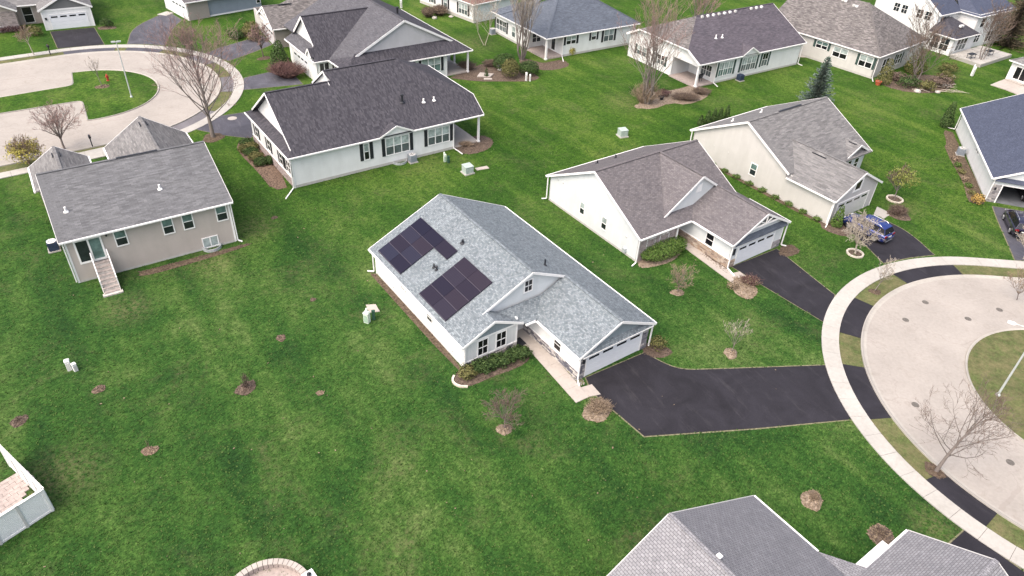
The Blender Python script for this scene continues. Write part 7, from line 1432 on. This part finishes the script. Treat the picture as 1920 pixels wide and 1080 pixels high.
# tufts of longer grass over the lawns, off the paving and the beds
def inside(x, y, P):
    c = False; j = len(P) - 1
    for i in range(len(P)):
        if (P[i][1] > y) != (P[j][1] > y) and x < (P[j][0] - P[i][0]) * (y - P[i][1]) / (P[j][1] - P[i][1]) + P[i][0]: c = not c
        j = i
    return c
BOXES = [(min(p[0] for p in P), max(p[0] for p in P), min(p[1] for p in P), max(p[1] for p in P), P) for P in PAVED]
RT = random.Random(404); b = MB(); V = b.v; F = b.f; cnt = 0
while cnt < 42000:
    t = RT.random(); y = 19 + 62 * t ** 1.35; x = RT.uniform(-.66, .74) * (y + 22)
    if math.hypot(x - CR[0], y - CR[1]) < 19.6 or (x > 44 and abs(y - CR[1]) < 19.6) or math.hypot(x - CL[0], y - CL[1]) < 19.4 or (x < -46 and y > 60): continue
    if any(a - .1 < x < c_ + .1 and d - .1 < y < e_ + .1 and inside(x, y, P) for a, c_, d, e_, P in BOXES): continue
    cnt += 1; s_ = RT.uniform(.02, .05) * (1 + y / 90); a = RT.uniform(0, 6.28); o = len(V); h_ = RT.uniform(.03, .09)
    for k in range(2):
        a += 1.6; c_, d = math.cos(a), math.sin(a)
        V += [(x - d * s_, y + c_ * s_, .005), (x + d * s_, y - c_ * s_, .005), (x + c_ * s_ * 1.6, y + d * s_ * 1.6, h_)]; F.append((o + 3 * k, o + 3 * k + 1, o + 3 * k + 2))
    F[-1] = (F[-1][0], F[-1][1], F[-1][2])
stuff(b.build('grass_tufts', 'grass_blade'))

# ------------------------------------------------------------------ vehicles
def suv(name, label, x, y, rz, paintm, L=4.75, wd=1.9, ht=1.68, rack=True):
    T = thing(name, label, 'car', (x, y, .02), rz)      # nose at -x, tail at +x
    hw = wd / 2
    st = [(-.5, .42, .62, .66, .80), (-.485, .30, .72, .80, .90), (-.44, .24, .82, .95, .96), (-.30, .22, .86, 1.03, 1.0), (-.22, .22, .87, 1.06, 1.0), (0, .22, .88, 1.07, 1.0), (.25, .22, .88, 1.08, 1.0), (.40, .24, .88, 1.08, .985), (.47, .30, .86, 1.04, .96), (.5, .45, .80, .92, .90)]
    b = MB(); n = 9
    rows = []
    for f, z0, zm, zb, k in st:
        xx = f * L; w_ = hw * k; rows.append([(xx, -w_ * .90, z0), (xx, -w_, z0 + .16), (xx, -w_, zm), (xx, -w_ * .965, zb), (xx, 0, zb + .03), (xx, w_ * .965, zb), (xx, w_, zm), (xx, w_, z0 + .16), (xx, w_ * .90, z0)])
    b.add([p for r in rows for p in r], [(i * n + j, i * n + j + 1, (i + 1) * n + j + 1, (i + 1) * n + j) for i in range(len(rows) - 1) for j in range(n - 1)] + [tuple(range(n)), tuple(range(len(rows) * n - 1, (len(rows) - 1) * n - 1, -1))] + [((i + 1) * n, (i + 1) * n + n - 1, i * n + n - 1, i * n) for i in range(len(rows) - 1)])
    b.build('body', paintm, T, smooth=True)
    # cabin: belt line to roof
    cb = [(-.27, 1.05, .94), (-.13, 1.06, .95), (.1, 1.07, .95), (.3, 1.07, .95), (.47, 1.06, .92)]; rf = [(-.12, ht - .05, .70), (-.02, ht, .74), (.15, ht, .75), (.32, ht - .02, .73), (.41, ht - .10, .70)]
    def quad(pts, nm, mat, off=.0, par=T): m = MB(); m.prism(pts, Vector(off)); return m.build(nm, mat, par)
    B_ = [[(f * L, s * hw * k, z) for s in (-1, 1)] for f, z, k in cb]; F_ = [[(f * L, s * hw * k, z) for s in (-1, 1)] for f, z, k in rf]
    m = MB(); vs = []
    for i in range(5): vs += [B_[i][0], F_[i][0], (F_[i][0][0], 0, F_[i][0][2] + .035), F_[i][1], B_[i][1]]
    m.add(vs, [(i * 5 + j, i * 5 + j + 1, (i + 1) * 5 + j + 1, (i + 1) * 5 + j) for i in range(4) for j in range(4)] + [tuple(range(5)), (24, 23, 22, 21, 20)]); m.build('cabin', paintm, T, smooth=False)
    def pane(a, c, d, e_, nm, push):
        pts = [Vector(q) for q in (a, c, d, e_)]; ce = sum(pts, Vector()) / 4; pts = [ce + (q - ce) * .90 + Vector(push) for q in pts]; m2 = MB(); m2.prism(pts, Vector(push) * -1.6); m2.build(nm, 'glass_black', T)
    for s in (0, 1):
        sg = -1 if s == 0 else 1
        for i in range(4): pane(B_[i][s], B_[i + 1][s], F_[i + 1][s], F_[i][s], 'side_window', (0, sg * .02, .012))
    pane(B_[0][0], B_[0][1], F_[0][1], F_[0][0], 'windscreen', (-.03, 0, .03)); pane(B_[4][0], B_[4][1], F_[4][1], F_[4][0], 'rear_window', (.03, 0, .02))
    for fx in (-.305, .30):
        for s in (-1, 1):
            c = Vector((fx * L, s * (hw - .1), .36)); m = MB(); m.tube([c - Vector((0, .12, 0)), c + Vector((0, .12, 0))], .36, 18); W2 = m.build('wheel', 'tyre', T)
            m = MB(); m.tube([c + Vector((0, s * .10, 0)), c + Vector((0, s * .135, 0))], .235, 14)
            for k in range(5):
                a = 2 * PI * k / 5; m.beam(c + Vector((.05 * math.cos(a), s * .14, .05 * math.sin(a))), c + Vector((.22 * math.cos(a), s * .14, .22 * math.sin(a))), .06, .03)
            m.build('rim', 'rim', W2)
            m = MB(); q = [(c.x + .43 * math.cos(a), s * (hw + .012), .36 + .43 * math.sin(a)) for a in [PI * i / 10 for i in range(11)]]
            for a, c2 in zip(q, q[1:]): m.beam(a, c2, .05, .05)
            m.build('wheel_arch', 'black_paint', T)
    for s in (-1, 1):
        m = MB(); m.box((L * .492, s * hw * .74, .92), (.08, .34, .16)); m.build('tail_light', 'red_lens', T); m = MB(); m.box((-L * .478, s * hw * .70, .80), (.10, .38, .14)); m.build('headlight', 'clear_lens', T)
        m = MB(); m.box((-L * .17, s * (hw + .12), 1.1), (.14, .2, .14)); m.build('mirror', paintm, T)
        if rack: m = MB(); m.tube([(-.06 * L, s * hw * .66, ht + .02), (-.03 * L, s * hw * .66, ht + .09), (.28 * L, s * hw * .66, ht + .08), (.32 * L, s * hw * .66, ht + .0)], .028, 6); m.build('roof_rail', 'chrome', T)
        for xx in (-.02, .16): m = MB(); m.box((xx * L, s * (hw + .008), .9), (.16, .02, .03)); m.build('door_handle', 'chrome', T)
        m = MB(); m.box((0, s * (hw * .975), .27), (.5 * L, .05, .12)); m.build('sill', 'black_paint', T)
    m = MB(); m.box((L * .497, 0, .46), (.1, wd * .8, .18)); m.build('rear_bumper', 'black_paint', T); m = MB(); m.box((L * .505, 0, .36), (.1, wd * .62, .07)); m.build('bumper_trim', 'chrome', T); m = MB(); m.box((L * .503, 0, .82), (.02, .52, .12)); m.build('number_plate', 'white_trim', T); m = MB(); m.box((-L * .497, 0, .62), (.06, .9, .18)); m.build('grille', 'black_paint', T)
    return T
suv('parked_car', 'shiny blue sport utility car parked in front of the beige house garage', 35.35, 62.55, -.916, 'blue_paint')
suv('parked_car', 'dark sport utility car on the worn drive at the right edge', 51.15 + (-5.1) * math.cos(1.284) + 2.3 * math.sin(1.284), 70.703 - 5.1 * math.sin(1.284) - 2.3 * math.cos(1.284), 1.284 + PI, 'dark_paint')
suv('parked_car', 'dark car standing inside the open garage', 51.15 + 3.4 * math.cos(1.284) + 5.2 * math.sin(1.284), 70.703 + 3.4 * math.sin(1.284) - 5.2 * math.cos(1.284), 1.284, 'black_paint', 4.5, 1.8, 1.5, False)
